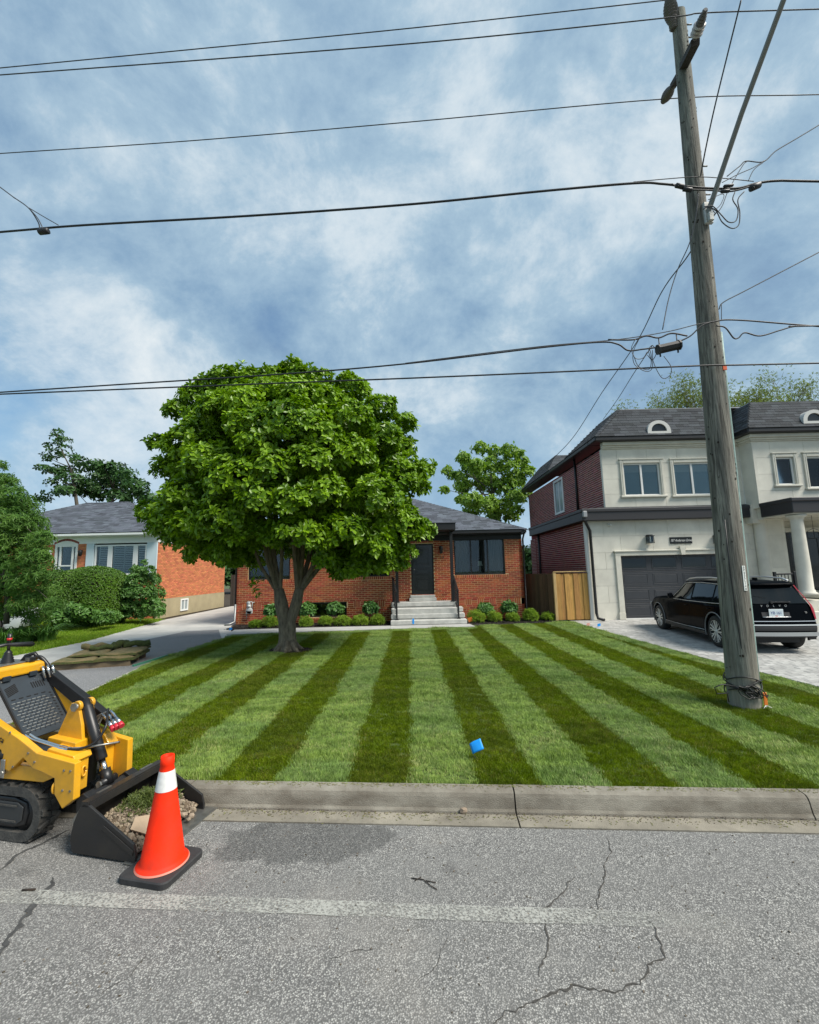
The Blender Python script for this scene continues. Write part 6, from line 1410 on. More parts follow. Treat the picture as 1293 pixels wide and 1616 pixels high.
loops([(1118, 315), (1142, 306), (1138, 322), (1128, 332)], -.32, .005, 'tight curl of wire against the pole under the lamp bracket')
loops([(1148, 278), (1168, 262), (1178, 254), (1205, 255), (1225, 238), (1255, 220), (1293, 197), (1330, 172)], -.3, .008, 'service drop rising to the upper right corner, upper strand')
loops([(1140, 288), (1165, 275), (1190, 264), (1207, 253)], -.3, .006, 'lower tail of the service drop at the splice bundle')
loops([(1181, 286), (1190, 268), (1205, 256)], -.3, .006, 'short right tail of the service drop')
loops([(1133, 285), (1134, 297)], -.3, .005, 'tiny vertical wire tie beside the lamp arm')
loops([(1135, 488), (1142, 477), (1180, 457), (1293, 398), (1340, 374)], -.2, .008, 'thin wire leaving the pole to the right, halfway up')
loops([(1139, 479), (1139, 505)], -.2, .005, 'short vertical tie wire right of the pole')
# drop lines running from the pole to the houses behind
def drop(pts, r, label):
    P = [A(x, y, yy) for x, y, yy in pts]; mb = MB(); mb.tube(catm(P, 8), r, 6); return tag(mb.build('service_drop', m_wire), label, 'wire', 'service drops to the houses')
drop([(1130, 336, 6.3), (1112, 360, 6.6), (1085, 405, 7.3), (1045, 460, 8.6), (1005, 540, 10.5), (950, 620, 13.5), (905, 690, 16.5), (868, 729, 19.)], .012, 'long service drop slanting down left from the pole to the gap between houses')
drop([(1030, 545, 8), (1000, 590, 10), (975, 630, 12.5), (952, 662, 15)], .009, 'shorter thin wire slanting from the terminal box down to the mansard roof')
drop([(1103, 305, 5.85), (1098, 345, 5.85), (1088, 385, 5.9), (1070, 425, 6.0), (1056, 470, 6.0), (1046, 520, 5.95)], .007, 'slack thin wire hanging down the left of the pole to the terminal box')
drop([(1170, 0, 4.6), (1150, 80, 4.9), (1128, 170, 5.2), (1114, 235, 5.5), (1106, 278, 5.85)], .010, 'lone wire dropping from the top edge between pole and lamp arm')
# ============================================================ TRAFFIC CONE
m_cone = mat('cone_orange', (.86, .028, .003), .6, var=.15, vscale=9, spec=.2, dirt=.35); m_coneb = mat('cone_rubber', (.03, .03, .031), .75, var=.4, vscale=12)
m_band = mat('cone_band', (.72, .72, .70), .35, var=.15, vscale=25, dirt=.35)
cb = Vector((-1.765, 3.30, 0)); ct = A(267, 1192, cb.y).z
cone = empty('traffic_cone', (cb.x, cb.y, 0), R(-13), label='orange traffic cone with one white band and black square base on the road', cat='traffic cone')
Hc = ct
def cr(z): return .142+(.034-.142)*(z-.04)/(Hc-.04)
z1_, z2_ = .04+(Hc-.04)*.685, .04+(Hc-.04)*.865
bw_ = .192
mb = MB(); out = []
for (cx_, cy_, a0_) in ((bw_-.05, bw_-.05, 0), (-(bw_-.05), bw_-.05, 90), (-(bw_-.05), -(bw_-.05), 180), (bw_-.05, -(bw_-.05), 270)):
    for i in range(6): a = R(a0_+i*18); out.append((cx_+.05*math.cos(a), cy_+.05*math.sin(a)))
n = len(out); vs = [(x, y, .002) for x, y in out]+[(x, y, .034) for x, y in out]+[(x*.965, y*.965, .042) for x, y in out]
mb.add(vs, [(i, (i+1) % n, n+(i+1) % n, n+i) for i in range(n)]+[(n+i, n+(i+1) % n, 2*n+(i+1) % n, 2*n+i) for i in range(n)]+[tuple(range(n))[::-1], tuple(range(2*n, 3*n))]); mb.build('base', m_coneb, cone)
mb = MB(); mb.lathe([(.166, .043), (.163, .052), (.150, .058), (cr(.07), .075), (cr(z1_), z1_), (cr(z2_)+.0, z2_), (cr(Hc-.06), Hc-.06), (.046, Hc-.055), (.044, Hc-.0), (.03, Hc+.002), (.03, Hc-.05)], n=48); mb.build('cone_body', m_cone, cone)
mb = MB(); mb.lathe([(cr(z1_)+.0018, z1_), (cr(z2_)+.0018, z2_)], n=48); mb.build('reflective_band', m_band, cone)
mb = MB(); mb.lathe([(.17, .0435), (.1665, .0475), (.163, .0525)], n=48); mb.build('base_stitch', mat('stitch_pink', (.6, .2, .14), .6), cone)
# ============================================================ BLUE FLAG AND SMALL MARKERS
m_flag = mat('flag_blue', (.005, .30, .85), .5)
fb = G(754, 1196, ZL); fl = empty('marker_flag', fb, label='bright blue utility marker flag leaning on the striped lawn', cat='flag')
pts = [A(741, 1174, 4.62), A(758, 1164.5, 4.60), A(764, 1181, 4.56), A(746.5, 1190.5, 4.58)]; q = [p-fb for p in pts]
mb = MB(); k_ = 6; vs = []
for i in range(k_+1):
    for j in range(k_+1):
        u, v = i/k_, j/k_; p = q[0]*(1-u)*(1-v)+q[1]*u*(1-v)+q[2]*u*v+q[3]*(1-u)*v; vs.append(p+Vector((0, -.008*math.sin(u*3.1)*math.sin(v*2), .004*math.sin(u*5))))
mb.add(vs, [(i*(k_+1)+j, (i+1)*(k_+1)+j, (i+1)*(k_+1)+j+1, i*(k_+1)+j+1) for i in range(k_) for j in range(k_)], 0, True); f_ = mb.build('flag_sheet', m_flag, fl); sm_ = f_.modifiers.new('t', 'SOLIDIFY'); sm_.thickness = .0015
mb = MB(); mb.tube([q[0]+Vector((0, .003, 0)), q[3]+Vector((0, .003, 0)), (0, 0, -.03)], .0025, 5); mb.build('wire_stake', m_alu, fl)
p = G(743, 984, ZL); of = empty('orange_flag', (p.x, 15.5, ZL), label='small orange marker flag at the right foot of the front steps', cat='flag')
mb = MB(); mb.prism([(-.09, 0, .17), (.06, -.02, .22), (.09, .02, .06), (-.06, .0, .03)], (0, .004, 0)); mb.build('flag_sheet', mo, of); mb = MB(); mb.tube([(-.06, 0, .1), (-.05, 0, -.03)], .004, 5); mb.build('wire_stake', m_alu, of)
def smear(px, py, m, label, sx, sy, z=None):
    p = G(px, py, z or ZL+.01); mb = MB(); n = 10; mb.add([(p.x+sx*math.cos(6.283*i/n)*random.uniform(.7, 1.1), p.y+sy*math.sin(6.283*i/n)*random.uniform(.7, 1.1), p.z) for i in range(n)], [tuple(range(n))]); return tag(mb.build('paint_mark', m), label, 'paint mark')
for px, py, mm, lb in ((946, 985, m_flag, 'small blue flag on the paver driveway beside the cedar gate'), (929, 984, mat('pale_pink', (.8, .4, .33), .6), 'small faded pink flag on the paver driveway beside the cedar gate'), (364, 991, m_flag, 'tiny blue flag at the bungalow corner on the left driveway')):
    p = G(px, py+5, ZL); e = empty('small_flag', p, label=lb, cat='flag'); mb = MB(); mb.prism([(-.05, 0, .1), (.05, 0, .12), (.05, 0, .04), (-.05, .0, .02)], (0, .004, 0)); mb.build('flag_sheet', mm, e); mb = MB(); mb.tube([(-.045, .002, .1), (-.04, .002, -.02)], .003, 5); mb.build('wire_stake', m_alu, e)
p = A(652.5, 981, 15.075); mb = MB(); mb.box(p.x-.03, p.x+.03, 15.074, 15.079, p.z-.08, p.z+.10); tag(mb.build('paint_mark', m_flag), 'blue paint mark on the lowest concrete step', 'paint mark')
# stone in the gutter, twigs, leaf litter on the road
def stone(c, r, m, nm='stone', parent=None, seed=0, sq=.7):
    g = random.Random(seed); import bmesh
    b = bmesh.new(); bmesh.ops.create_icosphere(b, subdivisions=2, radius=r)
    for v in b.verts: v.co *= 1+g.uniform(-.16, .16); v.co.z *= sq
    me = bpy.data.meshes.new(nm); b.to_mesh(me); b.free(); me.materials.append(m); o = bpy.data.objects.new(nm, me); o.location = c; o.rotation_euler = (g.uniform(0, 3), g.uniform(0, .5), g.uniform(0, 3)); link(o, parent); return o
m_rock = mat('rubble_stone', (.30, .24, .17), .95, var=.4, vscale=20, bump=.8, bscale=60, island=.25)
p = G(732, 1284, .0); tag(stone((p.x, p.y, .02), .032, m_rock, 'gutter_stone', seed=2), 'broken stone lying in the gutter under the kerb', 'stone'); 
mb = MB(); gr = random.Random(5)
for pl in ([(650, 1386), (668, 1388), (680, 1398), (690, 1404)], [(672, 1390), (688, 1393)], [(655, 1390), (665, 1384)]):
    mb.tube([G(x, y, .006) for x, y in pl], .003, 5)
tag(mb.build('dry_twig', m_knot), 'dry forked twig lying on the asphalt near the middle', 'twig')
mb = MB(); mb.tube([G(35, 1405, .008), G(56, 1404, .008)], .007, 6); tag(mb.build('bark_strip', m_knot), 'short dark strip of bark on the road left of the cone', 'twig')
m_lit = mat('leaf_litter', (.09, .07, .045), .9)
k = 90; sx = rng.uniform(-2.6, 4.5, k); tx = rng.uniform(1.6, 3.7, k); P = np.array([RD(a, b, .004) for a, b in zip(sx, tx)]); a = rng.uniform(0, 6.28, k); l = rng.uniform(.004, .013, k); M = np.zeros((k, 3, 3)); M[:, 0, 0] = np.cos(a)*l; M[:, 1, 0] = np.sin(a)*l; M[:, 0, 1] = -np.sin(a)*l*.4; M[:, 1, 1] = np.cos(a)*l*.4; M[:, 2, 2] = .004
tag(scat('leaf_litter', BV, BF, P, M, m_lit), 'scattered specks of dry leaf litter on the road', 'litter')
# ============================================================ SOD PALLET
m_pal = mat('pallet_wood', (.20, .14, .085), .9, var=.3, vscale=6, island=.2); m_sodb = mat('sod_underside', (.20, .145, .07), 1., var=.35, vscale=7, bump=1., bscale=30, col2=(.075, .08, .03)); m_sodg = mat('sod_edge_green', (.055, .09, .018), 1., var=.6, vscale=14, bump=1.4, bscale=25, col2=(.10, .085, .03))
pc_ = G(165, 1047, ZL); pal = empty('pallet', (pc_.x, pc_.y, ZL), R(14), label='wooden pallet under the stacked turf on the left driveway', cat='pallet')
for i in range(7): mb = MB(); y0 = -.5+i*.145; mb.bbox(-.72, .66, y0, y0+.1, .10, .12, .003); mb.build('deck_board', m_pal, pal)
for y0 in (-.5, -.03, .42): mb = MB(); mb.bbox(-.72, .66, y0, y0+.06, .02, .099, .003); mb.build('stringer', m_pal, pal)
for y0 in (-.5, .36): mb = MB(); mb.bbox(-.72, .66, y0, y0+.12, 0, .019, .003); mb.build('bottom_board', m_pal, pal)
sodM = Matrix.Translation((pc_.x, pc_.y, ZL))@Matrix.Rotation(R(14), 4, 'Z')
def sodslab(x0, x1, y0, y1, z, th, label, seed, droop=.0, name='turf_slab'):
    g = random.Random(seed); mb = MB(); nx_, ny_ = 14, 10; vt, vb = [], []; p1, p2 = g.uniform(0, 6), g.uniform(0, 6)
    for i in range(nx_+1):
        for j in range(ny_+1):
            u, v = i/nx_, j/ny_; ed_ = min(u, 1-u, v, 1-v); x = x0+(x1-x0)*u+g.uniform(-.012, .012); y = y0+(y1-y0)*v+.02*math.sin(u*9+p1)
            zt = z+th*(.55+.45*min(1, ed_*8)**.5)+.012*math.sin(u*7+p1)*math.cos(v*5+p2)-droop*max(0, abs(u-.5)*2-.6)**2; vt.append((x, y, zt)); vb.append((x, y, z-droop*max(0, abs(u-.5)*2-.6)**2))
    k_ = ny_+1; tot = len(vt); fs = [(i*k_+j, (i+1)*k_+j, (i+1)*k_+j+1, i*k_+j+1) for i in range(nx_) for j in range(ny_)]
    mb.add(vt+vb, fs, 0, True)
    sides = [(i*k_, (i+1)*k_) for i in range(nx_)]+[((i+1)*k_+ny_, i*k_+ny_) for i in range(nx_)]+[(j+1, j) for j in range(ny_)]+[(nx_*k_+j, nx_*k_+j+1) for j in range(ny_)]
    o = len(mb.v)-2*tot
    for q_, (a, b) in enumerate(sides): mb.f.append([o+a, o+b, o+tot+b, o+tot+a]); mb.m.append(1); mb.sm.append(False)
    ob = mb.build(name, [m_sodb, m_sodg]); ob.matrix_world = sodM; return tag(ob, label, 'turf')
sodslab(-.76, .0, -.56, .54, .125, .075, 'lower left brown turf slab on the pallet, nearest the loader', 1, .05)
sodslab(.02, .72, -.54, .5, .125, .10, 'lower right brown turf slab with dark green edge by the lawn', 2, .02)
sodslab(-.60, .06, -.3, .55, .215, .055, 'upper left folded turf slab on the stack', 3, .03)
sodslab(.07, .74, -.45, .52, .215, .055, 'upper right turf slab with ragged green edge', 4, .02)
def sodroll(c, ang, L_, r, label, seed, m0):
    g = random.Random(seed); mb = MB(); pts = [Vector((c[0], c[1], c[2]+r))+Vector((math.cos(ang)*L_*(t-.5), math.sin(ang)*L_*(t-.5), .02*math.sin(t*9+seed))) for t in [i/9 for i in range(10)]]
    mb.tube(pts, [r*g.uniform(.85, 1.12) for _ in pts], 14, 0, True, False); ob = mb.build('turf_roll', m0); ob.matrix_world = sodM; return tag(ob, label, 'turf')
m_moss = mat('turf_green', (.075, .10, .022), 1., var=.6, vscale=16, bump=1.5, bscale=30, col2=(.03, .035, .012))
sodroll((-.34, .32, .265), .1, .48, .062, 'brown rolled turf at the left on top of the pallet stack', 1, m_sodb)
sodroll((-.1, .16, .265), .2, .5, .05, 'mossy green turf roll in front on the pallet stack', 2, m_moss)
sodroll((.18, .32, .265), .9, .36, .085, 'tallest dark green turf lump on the pallet stack', 3, m_moss)
sodroll((.5, .36, .265), .25, .52, .07, 'dark green turf roll at the right end of the stack', 4, m_moss)
for (x0, x1, y0, y1, z, hgt, m_) in ():
    pass
mb = MB(); mb.prism([(.74, -.62, .0), (1.1, .45, .0), (1.14, .43, .0), (.79, -.65, .0)], (0, 0, .035)); ob = mb.build('green_strap', mat('strap_green', (.05, .22, .14), .6)); ob.matrix_world = sodM; tag(ob, 'green plastic strap lying beside the turf pallet at the lawn edge', 'strap')
# ============================================================ COMPACT TRACK LOADER
m_yel2 = mat('loader_yellow', (.72, .36, .012), .38, var=.08, vscale=6, coat=.25, dirt=.55); m_slate = mat('slate_panel', (.022, .030, .038), .45, var=.15, vscale=8)
m_rub = mat('track_rubber', (.035, .034, .032), .85, var=.5, vscale=14, bump=.6, bscale=60, col2=(.09, .085, .075)); m_bk = mat('loader_black', (.012, .012, .013), .4, var=.3, vscale=8); m_chr = mat('chrome', (.7, .7, .68), .18, 1.); m_stl = mat('worn_steel', (.33, .32, .29), .4, .85, var=.3, vscale=20)
m_bkt = mat('bucket_black', (.014, .014, .015), .42, var=.3, vscale=9, dirt=.35); m_hole = mat('hole_black', (.003, .003, .003), .9)
LO = Vector((-2.6, 3.5, 0)); LA = math.atan2(-.222, .975)
ld = empty('track_loader', LO, LA, label='yellow compact stand-on track loader parked at the kerb, cut off by the left edge', cat='loader')
def pr(pts, v0, v1, name, m, parent=ld, bev=.006):          # outline in the side view (u, z), swept across the machine
    mb = MB(); mb.prism([(u, v0, z) for u, z in pts], (0, v1-v0, 0)); o = mb.build(name, m, parent)
    if bev: b = o.modifiers.new('bevel', 'BEVEL'); b.width = bev; b.segments = 2; b.limit_method = 'ANGLE'
    return o
# tracks
def track(v0, v1, name_label=None):
    cu, cz, r_ = -.475, .2, .2; ub = -1.75; out = []; n = 14
    def loop(r, e=0.):
        pts = [(cu+r*math.cos(R(90-180*i/n)), cz+r*math.sin(R(90-180*i/n))) for i in range(n+1)]
        pts += [(ub+r*math.cos(R(270-180*i/n)), cz+r*math.sin(R(270-180*i/n))) for i in range(n+1)]; return pts
    o_, i_ = loop(.195), loop(.128); k_ = len(o_); mb = MB()
    vs = [(u, v0, z) for u, z in o_]+[(u, v0, z) for u, z in i_]+[(u, v1, z) for u, z in o_]+[(u, v1, z) for u, z in i_]
    fs = []
    for i in range(k_):
        j = (i+1) % k_; fs += [(i, j, k_+j, k_+i), (2*k_+i, 3*k_+i, 3*k_+j, 2*k_+j), (i, 2*k_+i, 2*k_+j, j), (k_+i, k_+j, 3*k_+j, 3*k_+i)]
    mb.add(vs, fs); t = mb.build('track_belt', m_rub, ld)
    # chevron lugs
    import itertools
    per = []; P_ = [Vector((u, 0, z)) for u, z in o_]; acc = 0; step = .062
    for i in range(k_):
        a, b = P_[i], P_[(i+1) % k_]; L_ = (b-a).length; s = acc
        while s < L_: per.append((a.lerp(b, s/L_), (b-a).normalized())); s += step
        acc = s-L_
    for idx_, (p, d) in enumerate(per):
        if p.x < -1.4: continue
        nn = Vector((d.z, 0, -d.x));
        if (p-Vector((max(min(p.x, cu), ub), 0, cz))).dot(nn) < 0: nn = -nn
        mb = MB(); w = .017; h = .018; vm = (v0+v1)/2; sh = .03*(1 if idx_ % 2 else -1)
        for (va, vb, sa, sb) in ((v0+.003, vm-.004, -sh, 0), (vm+.004, v1-.003, 0, sh)):
            q = [p+d*(sa-w)+Vector((0, va, 0)), p+d*(sa+w)+Vector((0, va, 0)), p+d*(sb+w)+Vector((0, vb, 0)), p+d*(sb-w)+Vector((0, vb, 0))]
            mb.prism(q, nn*h)
        mb.build('track_lug', m_rub, t)
    mb = MB(); mb.lathe([(0, v0+.03), (.12, v0+.03), (.125, v0+.06), (.125, v1-.06), (.12, v1-.03), (0, v1-.03)], (cu, 0, cz), 'Y', 24); mb.build('idler', m_bk, ld)
    return t
track(.02, .17); track(.44, .59)
ld_far = .57
pr([(-1.9, .09), (-.56, .09), (-.44, .12), (-.42, .2), (-.44, .28), (-.56, .31), (-1.9, .31)], .035, .16, 'track_frame', m_bk, bev=.012)
pr([(-.72, .12), (-.52, .12), (-.47, .15), (-.46, .25), (-.52, .28), (-.72, .28)], .025, .036, 'frame_cover', mat('frame_grey', (.035, .037, .038), .6), bev=.008)
for z in (.145, .255): mb = MB(); mb.bar((-.7, .022, z), (-.52, .022, z), .008, .012); mb.build('cover_rib', m_rub, ld)
pr([(-1.9, .09), (-.5, .1), (-.5, .3), (-1.9, .31)], .455, .58, 'track_frame', m_bk)
# chassis and belly
pr([(-2., .42), (-.30, .44), (-.18, .49), (-.18, .52), (-.45, .545), (-2., .55)], .035, .1, 'chassis_side', m_yel2)
pr([(-2., .42), (-.26, .44), (-.18, .49), (-.22, .62), (-.7, .66), (-2., .7)], .42, .47, 'chassis_side', m_yel2)
pr([(-2., .30), (-.22, .30), (-.2, .58), (-2, .62)], .17, .42, 'belly', m_bk)
# lift arms
armo = [(-1.6, 1.235), (-.83, .885), (-.52, .755), (-.45, .72), (-.34, .665), (.035, .615), (.045, .36), (-.055, .29), (-.14, .385), (-.15, .495), (-.27, .53), (-.37, .55), (-.47, .62), (-.60, .51), (-.66, .53), (-.70, .66), (-1.0, .80), (-1.6, 1.07)]
aL = pr(armo, .0, .055, 'lift_arm', m_yel2)
armf = [(-.30, .67), (.035, .615), (.045, .34), (-.055, .29), (-.14, .385), (-.15, .495), (-.3, .55)]
aR = pr(armf, .47, .525, 'lift_arm', m_yel2)
pr([(-.14, .50), (-.03, .60), (-.05, .64), (-.3, .68), (-.36, .6)], .055, .2, 'cross_brace', m_yel2); pr([(-.09, .36), (-.05, .36), (-.05, .60), (-.09, .60)], .055, .19, 'front_plate', m_yel2)
pr([(-.14, .36), (-.10, .36), (-.10, .62), (-.14, .62)], .37, .47, 'front_plate', m_yel2); pr([(-.26, .62), (-.06, .60), (-.12, .68), (-.34, .74)], .38, .47, 'cross_brace', m_yel2)
textmesh('lettering', 'ca', .062, Matrix.Translation((-.70, -.003, .742))@Matrix.Rotation(R(90), 4, 'X')@Matrix.Rotation(R(-24), 4, 'Z'), m_bk, aL, .0012)
# far mast rail, black, and yellow side below it
pr([(-.98, 1.21), (-.90, 1.20), (-.42, .95), (-.15, .80), (-.16, .72), (-.47, .86), (-.92, 1.12)], .43, .50, 'mast_rail', m_bk)
pr([(-.92, 1.11), (-.47, .86), (-.30, .78), (-.3, .66), (-.55, .7)], .44, .46, 'mast_side', m_yel2)
# sloping slate panel with louvres and mesh
u0, z0_, u1, z1_p = -.545, .715, -.93, 1.17
pd = Vector((u1-u0, 0, z1_p-z0_)); pl_ = pd.length; pd.normalize(); pn = Vector((pd.z, 0, -pd.x)); 
if pn.x < 0: pn = -pn
o0 = Vector((u0, .06, z0_))
def pp(s, t, h=0.): return o0+pd*s+Vector((0, t, 0))+pn*h     # s up the slope, t across
mb = MB(); mb.prism([pp(0, 0), pp(pl_, 0), pp(pl_, .37), pp(.0, .37)], pn*.012); pan = mb.build('front_panel', m_slate, ld)
mb = MB(); mb.prism([pp(0, -.012), pp(pl_, -.012), pp(pl_, 0), pp(.0, 0)], pn*.025); mb.prism([pp(0, .37), pp(pl_, .37), pp(pl_, .382), pp(.0, .382)], pn*.025); mb.build('panel_edge', m_bk, ld)
def slot(s, t, ls, lt, ang, m, h=.0125, th=.0015, nm='slot', par=None):
    mb = MB(); n = 10; pts = []
    for i in range(n):
        a = 6.283*i/n; x = math.cos(a)*.5*lt; y = math.sin(a)*.5*ls
        k_ = .5*min(lt, ls); x = math.copysign(max(abs(.5*lt-k_), 0), math.cos(a))+k_*math.cos(a); y = math.copysign(max(.5*ls-k_, 0), math.sin(a))+k_*math.sin(a)
        xr, yr_ = x*math.cos(ang)-y*math.sin(ang), x*math.sin(ang)+y*math.cos(ang); pts.append(pp(s+yr_, t+xr, h))
    mb.prism(pts, pn*th); return mb.build(nm, m, par or pan)
for i in range(6): slot(pl_-.13, .235+i*.019, .062, .010, 0, m_hole)
for i in range(6): slot(pl_-.10-i*.014, .07+.0*i, .010, .10, .35, m_hole)
for i in range(5): slot(pl_-.225, .05+i*.06, .010, .036, 0, m_hole)
for i in range(9): slot(pl_-.24-i*.03, .34, .012, .022, -.4, m_hole)
for r_i in range(11):
    for c_i in range(7):
        t_ = .035+c_i*.040+(.02 if r_i % 2 else 0); s_ = pl_-.26-r_i*.027
        if s_ > .02: slot(s_, t_, .008, .030, 0, m_stl, .0125, .004, 'mesh_link'); slot(s_-.0125, t_+.019, .012, .008, .6, m_hole, .0125, .001)
# hood with hinges, dash plate and controls
hd = pr([(-1.7, 1.14), (-.94, 1.165), (-.89, 1.175), (-.885, 1.25), (-.92, 1.265), (-1.7, 1.25)], .03, .44, 'hood', m_yel2, bev=.012)
for v in (.12, .33): mb = MB(); mb.bbox(-.895, -.872, v-.03, v+.03, 1.15, 1.19, .003); mb.build('hinge', m_slate, hd)
pr([(-1.7, 1.252), (-.95, 1.267), (-.95, 1.275), (-1.7, 1.262)], .06, .40, 'dash_plate', m_stl)
jb = Vector((-1.08, .25, 1.27)); mb = MB(); prof_b = []
for i in range(9): prof_b += [(.045-.003*i+.006*(i % 2), .01+i*.011)]
mb.lathe([(0, 0)]+[(.055, 0)]+prof_b+[(.014, .11), (0, .11)], jb, n=18); mb.build('joystick_boot', m_bk, ld)
mb = MB(); mb.tube([jb+Vector((0, 0, .1)), jb+Vector((.0, 0, .2)), jb+Vector((0, 0, .25))], [.012, .014, .018], 10); mb.build('joystick', m_bk, ld); mb = MB(); mb.tube([jb+Vector((0, 0, .195)), jb+Vector((0, 0, .215))], .02, 10); mb.build('joystick_ring', mat('red_ring', (.5, .02, .02), .4), ld)
mb = MB(); mb.tube([jb+Vector((0, -.16, .15)), jb+Vector((.0, -.02, .16)), jb+Vector((.02, .05, .15)), jb+Vector((.03, .17, .135)), jb+Vector((.03, .19, .13))], [.016, .014, .02, .024, .012], 10); mb.build('hand_grip', m_bk, ld)
mb = MB(); mb.bbox(-.97, -.90, .31, .36, 1.27, 1.31, .006); mb.build('gauge_housing', m_bk, ld); mb = MB(); mb.box(-.96, -.91, .308, .3095, 1.275, 1.305); mb.build('gauge_glass', m_stl, ld)
mb = MB(); mb.tube([(-1.05, .33, 1.24), (-1.02, .36, 1.31), (-.96, .385, 1.33), (-.93, .40, 1.28)], .018, 8); mb.build('dash_hose', m_bk, ld)
def hose(pts, r, m, nm='hydraulic_hose'): mb = MB(); mb.tube(catm([Vector(p) for p in pts], 8), r, 8); return mb.build(nm, m, ld)
hose([(-1.0, .40, 1.28), (-.94, .42, 1.29), (-.89, .44, 1.24), (-.86, .45, 1.19)], .018, m_bk)
for i in range(3): mb = MB(); a = Vector((-.875+i*.018, .40+i*.03, 1.215)); mb.tube([a, a+Vector((.02, 0, -.05)), a+Vector((.022, 0, -.055)), a+Vector((.05, 0, -.10))], [.012, .012, .009, .011], 8); mb.build('hose_fitting', m_chr, ld)
# tower lugs, lift cylinder
for v in (.225, .335):
    hp = Vector((-.255, 0, .945)); pts = [(-.44, .68), (-.42, .74), (-.31, .97)]+[(hp.x+.042*math.cos(R(150-i*20)), hp.z+.042*math.sin(R(150-i*20))) for i in range(11)]+[(-.19, .80), (-.17, .68)]
    pr(pts, v, v+.028, 'pivot_lug', m_yel2, bev=.004)
pr([(-.46, .66), (-.16, .63), (-.16, .69), (-.44, .72)], .16, .42, 'tower_base', m_yel2)
mb = MB(); mb.tube([(-.255, .205, .945), (-.255, .385, .945)], .022, 14); mb.tube([(-.255, .200, .945), (-.255, .207, .945)], .036, 6, sm=False); mb.build('pivot_pin', m_stl, ld)
ca, cb_ = Vector((-.24, .295, .955)), Vector((.035, .295, .37)); cdv = (cb_-ca).normalized()
mb = MB(); mb.tube([ca-cdv*.03, ca+cdv*.02, ca+cdv*.03, ca+cdv*.47, ca+cdv*.48], [.03, .034, .043, .043, .038], 20); mb.build('lift_cylinder', m_bk, ld)
mb = MB(); mb.tube([ca+cdv*.48, ca+cdv*.60], .024, 14); mb.build('cylinder_rod', m_chr, ld)
mb = MB(); mb.tube([cb_-cdv*.09, cb_+cdv*.03], .042, 14); mb.tube([cb_+Vector((0, -.07, 0)), cb_+Vector((0, .07, 0))], .03, 12); mb.build('rod_eye', m_bk, ld); mb = MB(); mb.tube([cb_+Vector((0, -.085, 0)), cb_+Vector((0, -.06, 0))], .026, 6, sm=False); mb.build('clevis_bolt', m_stl, ld)
# steel pipes and hoses
for k_ in range(2): hose([(-.57+k_*.02, .07+k_*.022, .76), (-.50+k_*.02, .08+k_*.022, .725), (-.38, .09+k_*.022, .70), (-.24, .10+k_*.022, .67)], .010, m_chr, 'steel_pipe')
for k_ in range(2): mb = MB(); mb.tube([(-.25, .10+k_*.022, .672), (-.21, .105+k_*.022, .665), (-.20, .105+k_*.022, .664), (-.17, .11+k_*.022, .66)], [.014, .014, .011, .014], 6, sm=False); mb.build('hose_fitting', m_chr, ld)
hose([(-.17, .11, .66), (-.08, .14, .66), (.0, .2, .70), (.02, .26, .80), (-.06, .34, .87), (-.12, .40, .88)], .010, m_bk)
hose([(-.17, .132, .66), (-.08, .18, .655), (.02, .26, .655), (.06, .36, .64)], .009, m_stl)
for i in range(3):
    a = Vector((-.16+i*.028, .42+i*.012, .80+.012*i)); b = a+Vector((.10, -.03, -.055)); mb = MB(); mb.tube([a-Vector((.04, 0, -.03)), a, a.lerp(b, .5), a.lerp(b, .52), b], [.012, .016, .016, .02, .02], 10); mb.build('coupler', m_chr, ld)
    mb = MB(); mb.tube([b, b+(b-a)*.35], [.021, .023], 10); mb.build('coupler_cap', mat('red_cap', (.6, .03, .05), .45), ld)
    hose([a-Vector((.04, 0, -.03)), a-Vector((.08, .02, -.0)), a-Vector((.10, .05, .08)), a-Vector((.08, .08, .14))], .010, m_stl)
def dring(c, r_=.028): mb = MB(); pts = [Vector(c)+Vector((0, r_*.7*math.cos(a), r_*1.3*math.sin(a))) for a in [6.283*i/16 for i in range(17)]]; mb.tube(pts, .008, 8); mb.build('tie_ring', m_yel2, ld)
dring((-.035, .14, .50)); dring((-.16, .02, .42))
mb = MB(); mb.bbox(-.68, -.635, -.012, .0, .46, .60, .02); mb.build('link_plate', m_stl, ld); mb = MB(); mb.tube([(-.655, -.02, .50), (-.655, .01, .50)], .018, 12); mb.build('link_pin', m_stl, ld)
mb = MB(); mb.tube([(-1.1, .03, .66), (-.67, .03, .62)], .035, 12); mb.build('side_cylinder', m_bk, ld)
for (u, v, z) in ((-.06, .0, .56), (.0, .0, .56), (-.06, .0, .42), (.01, .0, .42), (-.35, .0, .60), (-.42, .0, .66), (-.62, .0, .80), (-.56, .0, .55)):
    mb = MB(); mb.tube([(u, v-.006, z), (u, v, z)], .009, 6, sm=False); mb.build('bolt', m_stl, ld)
for (s_, t_) in ((.03, .03), (.03, .34), (pl_-.04, .03), (pl_-.04, .34), (pl_*.5, .02), (pl_*.5, .355)):
    mb = MB(); p = pp(s_, t_, .012); mb.tube([p, p+pn*.006], .008, 6, sm=False); mb.build('bolt', m_stl, ld)
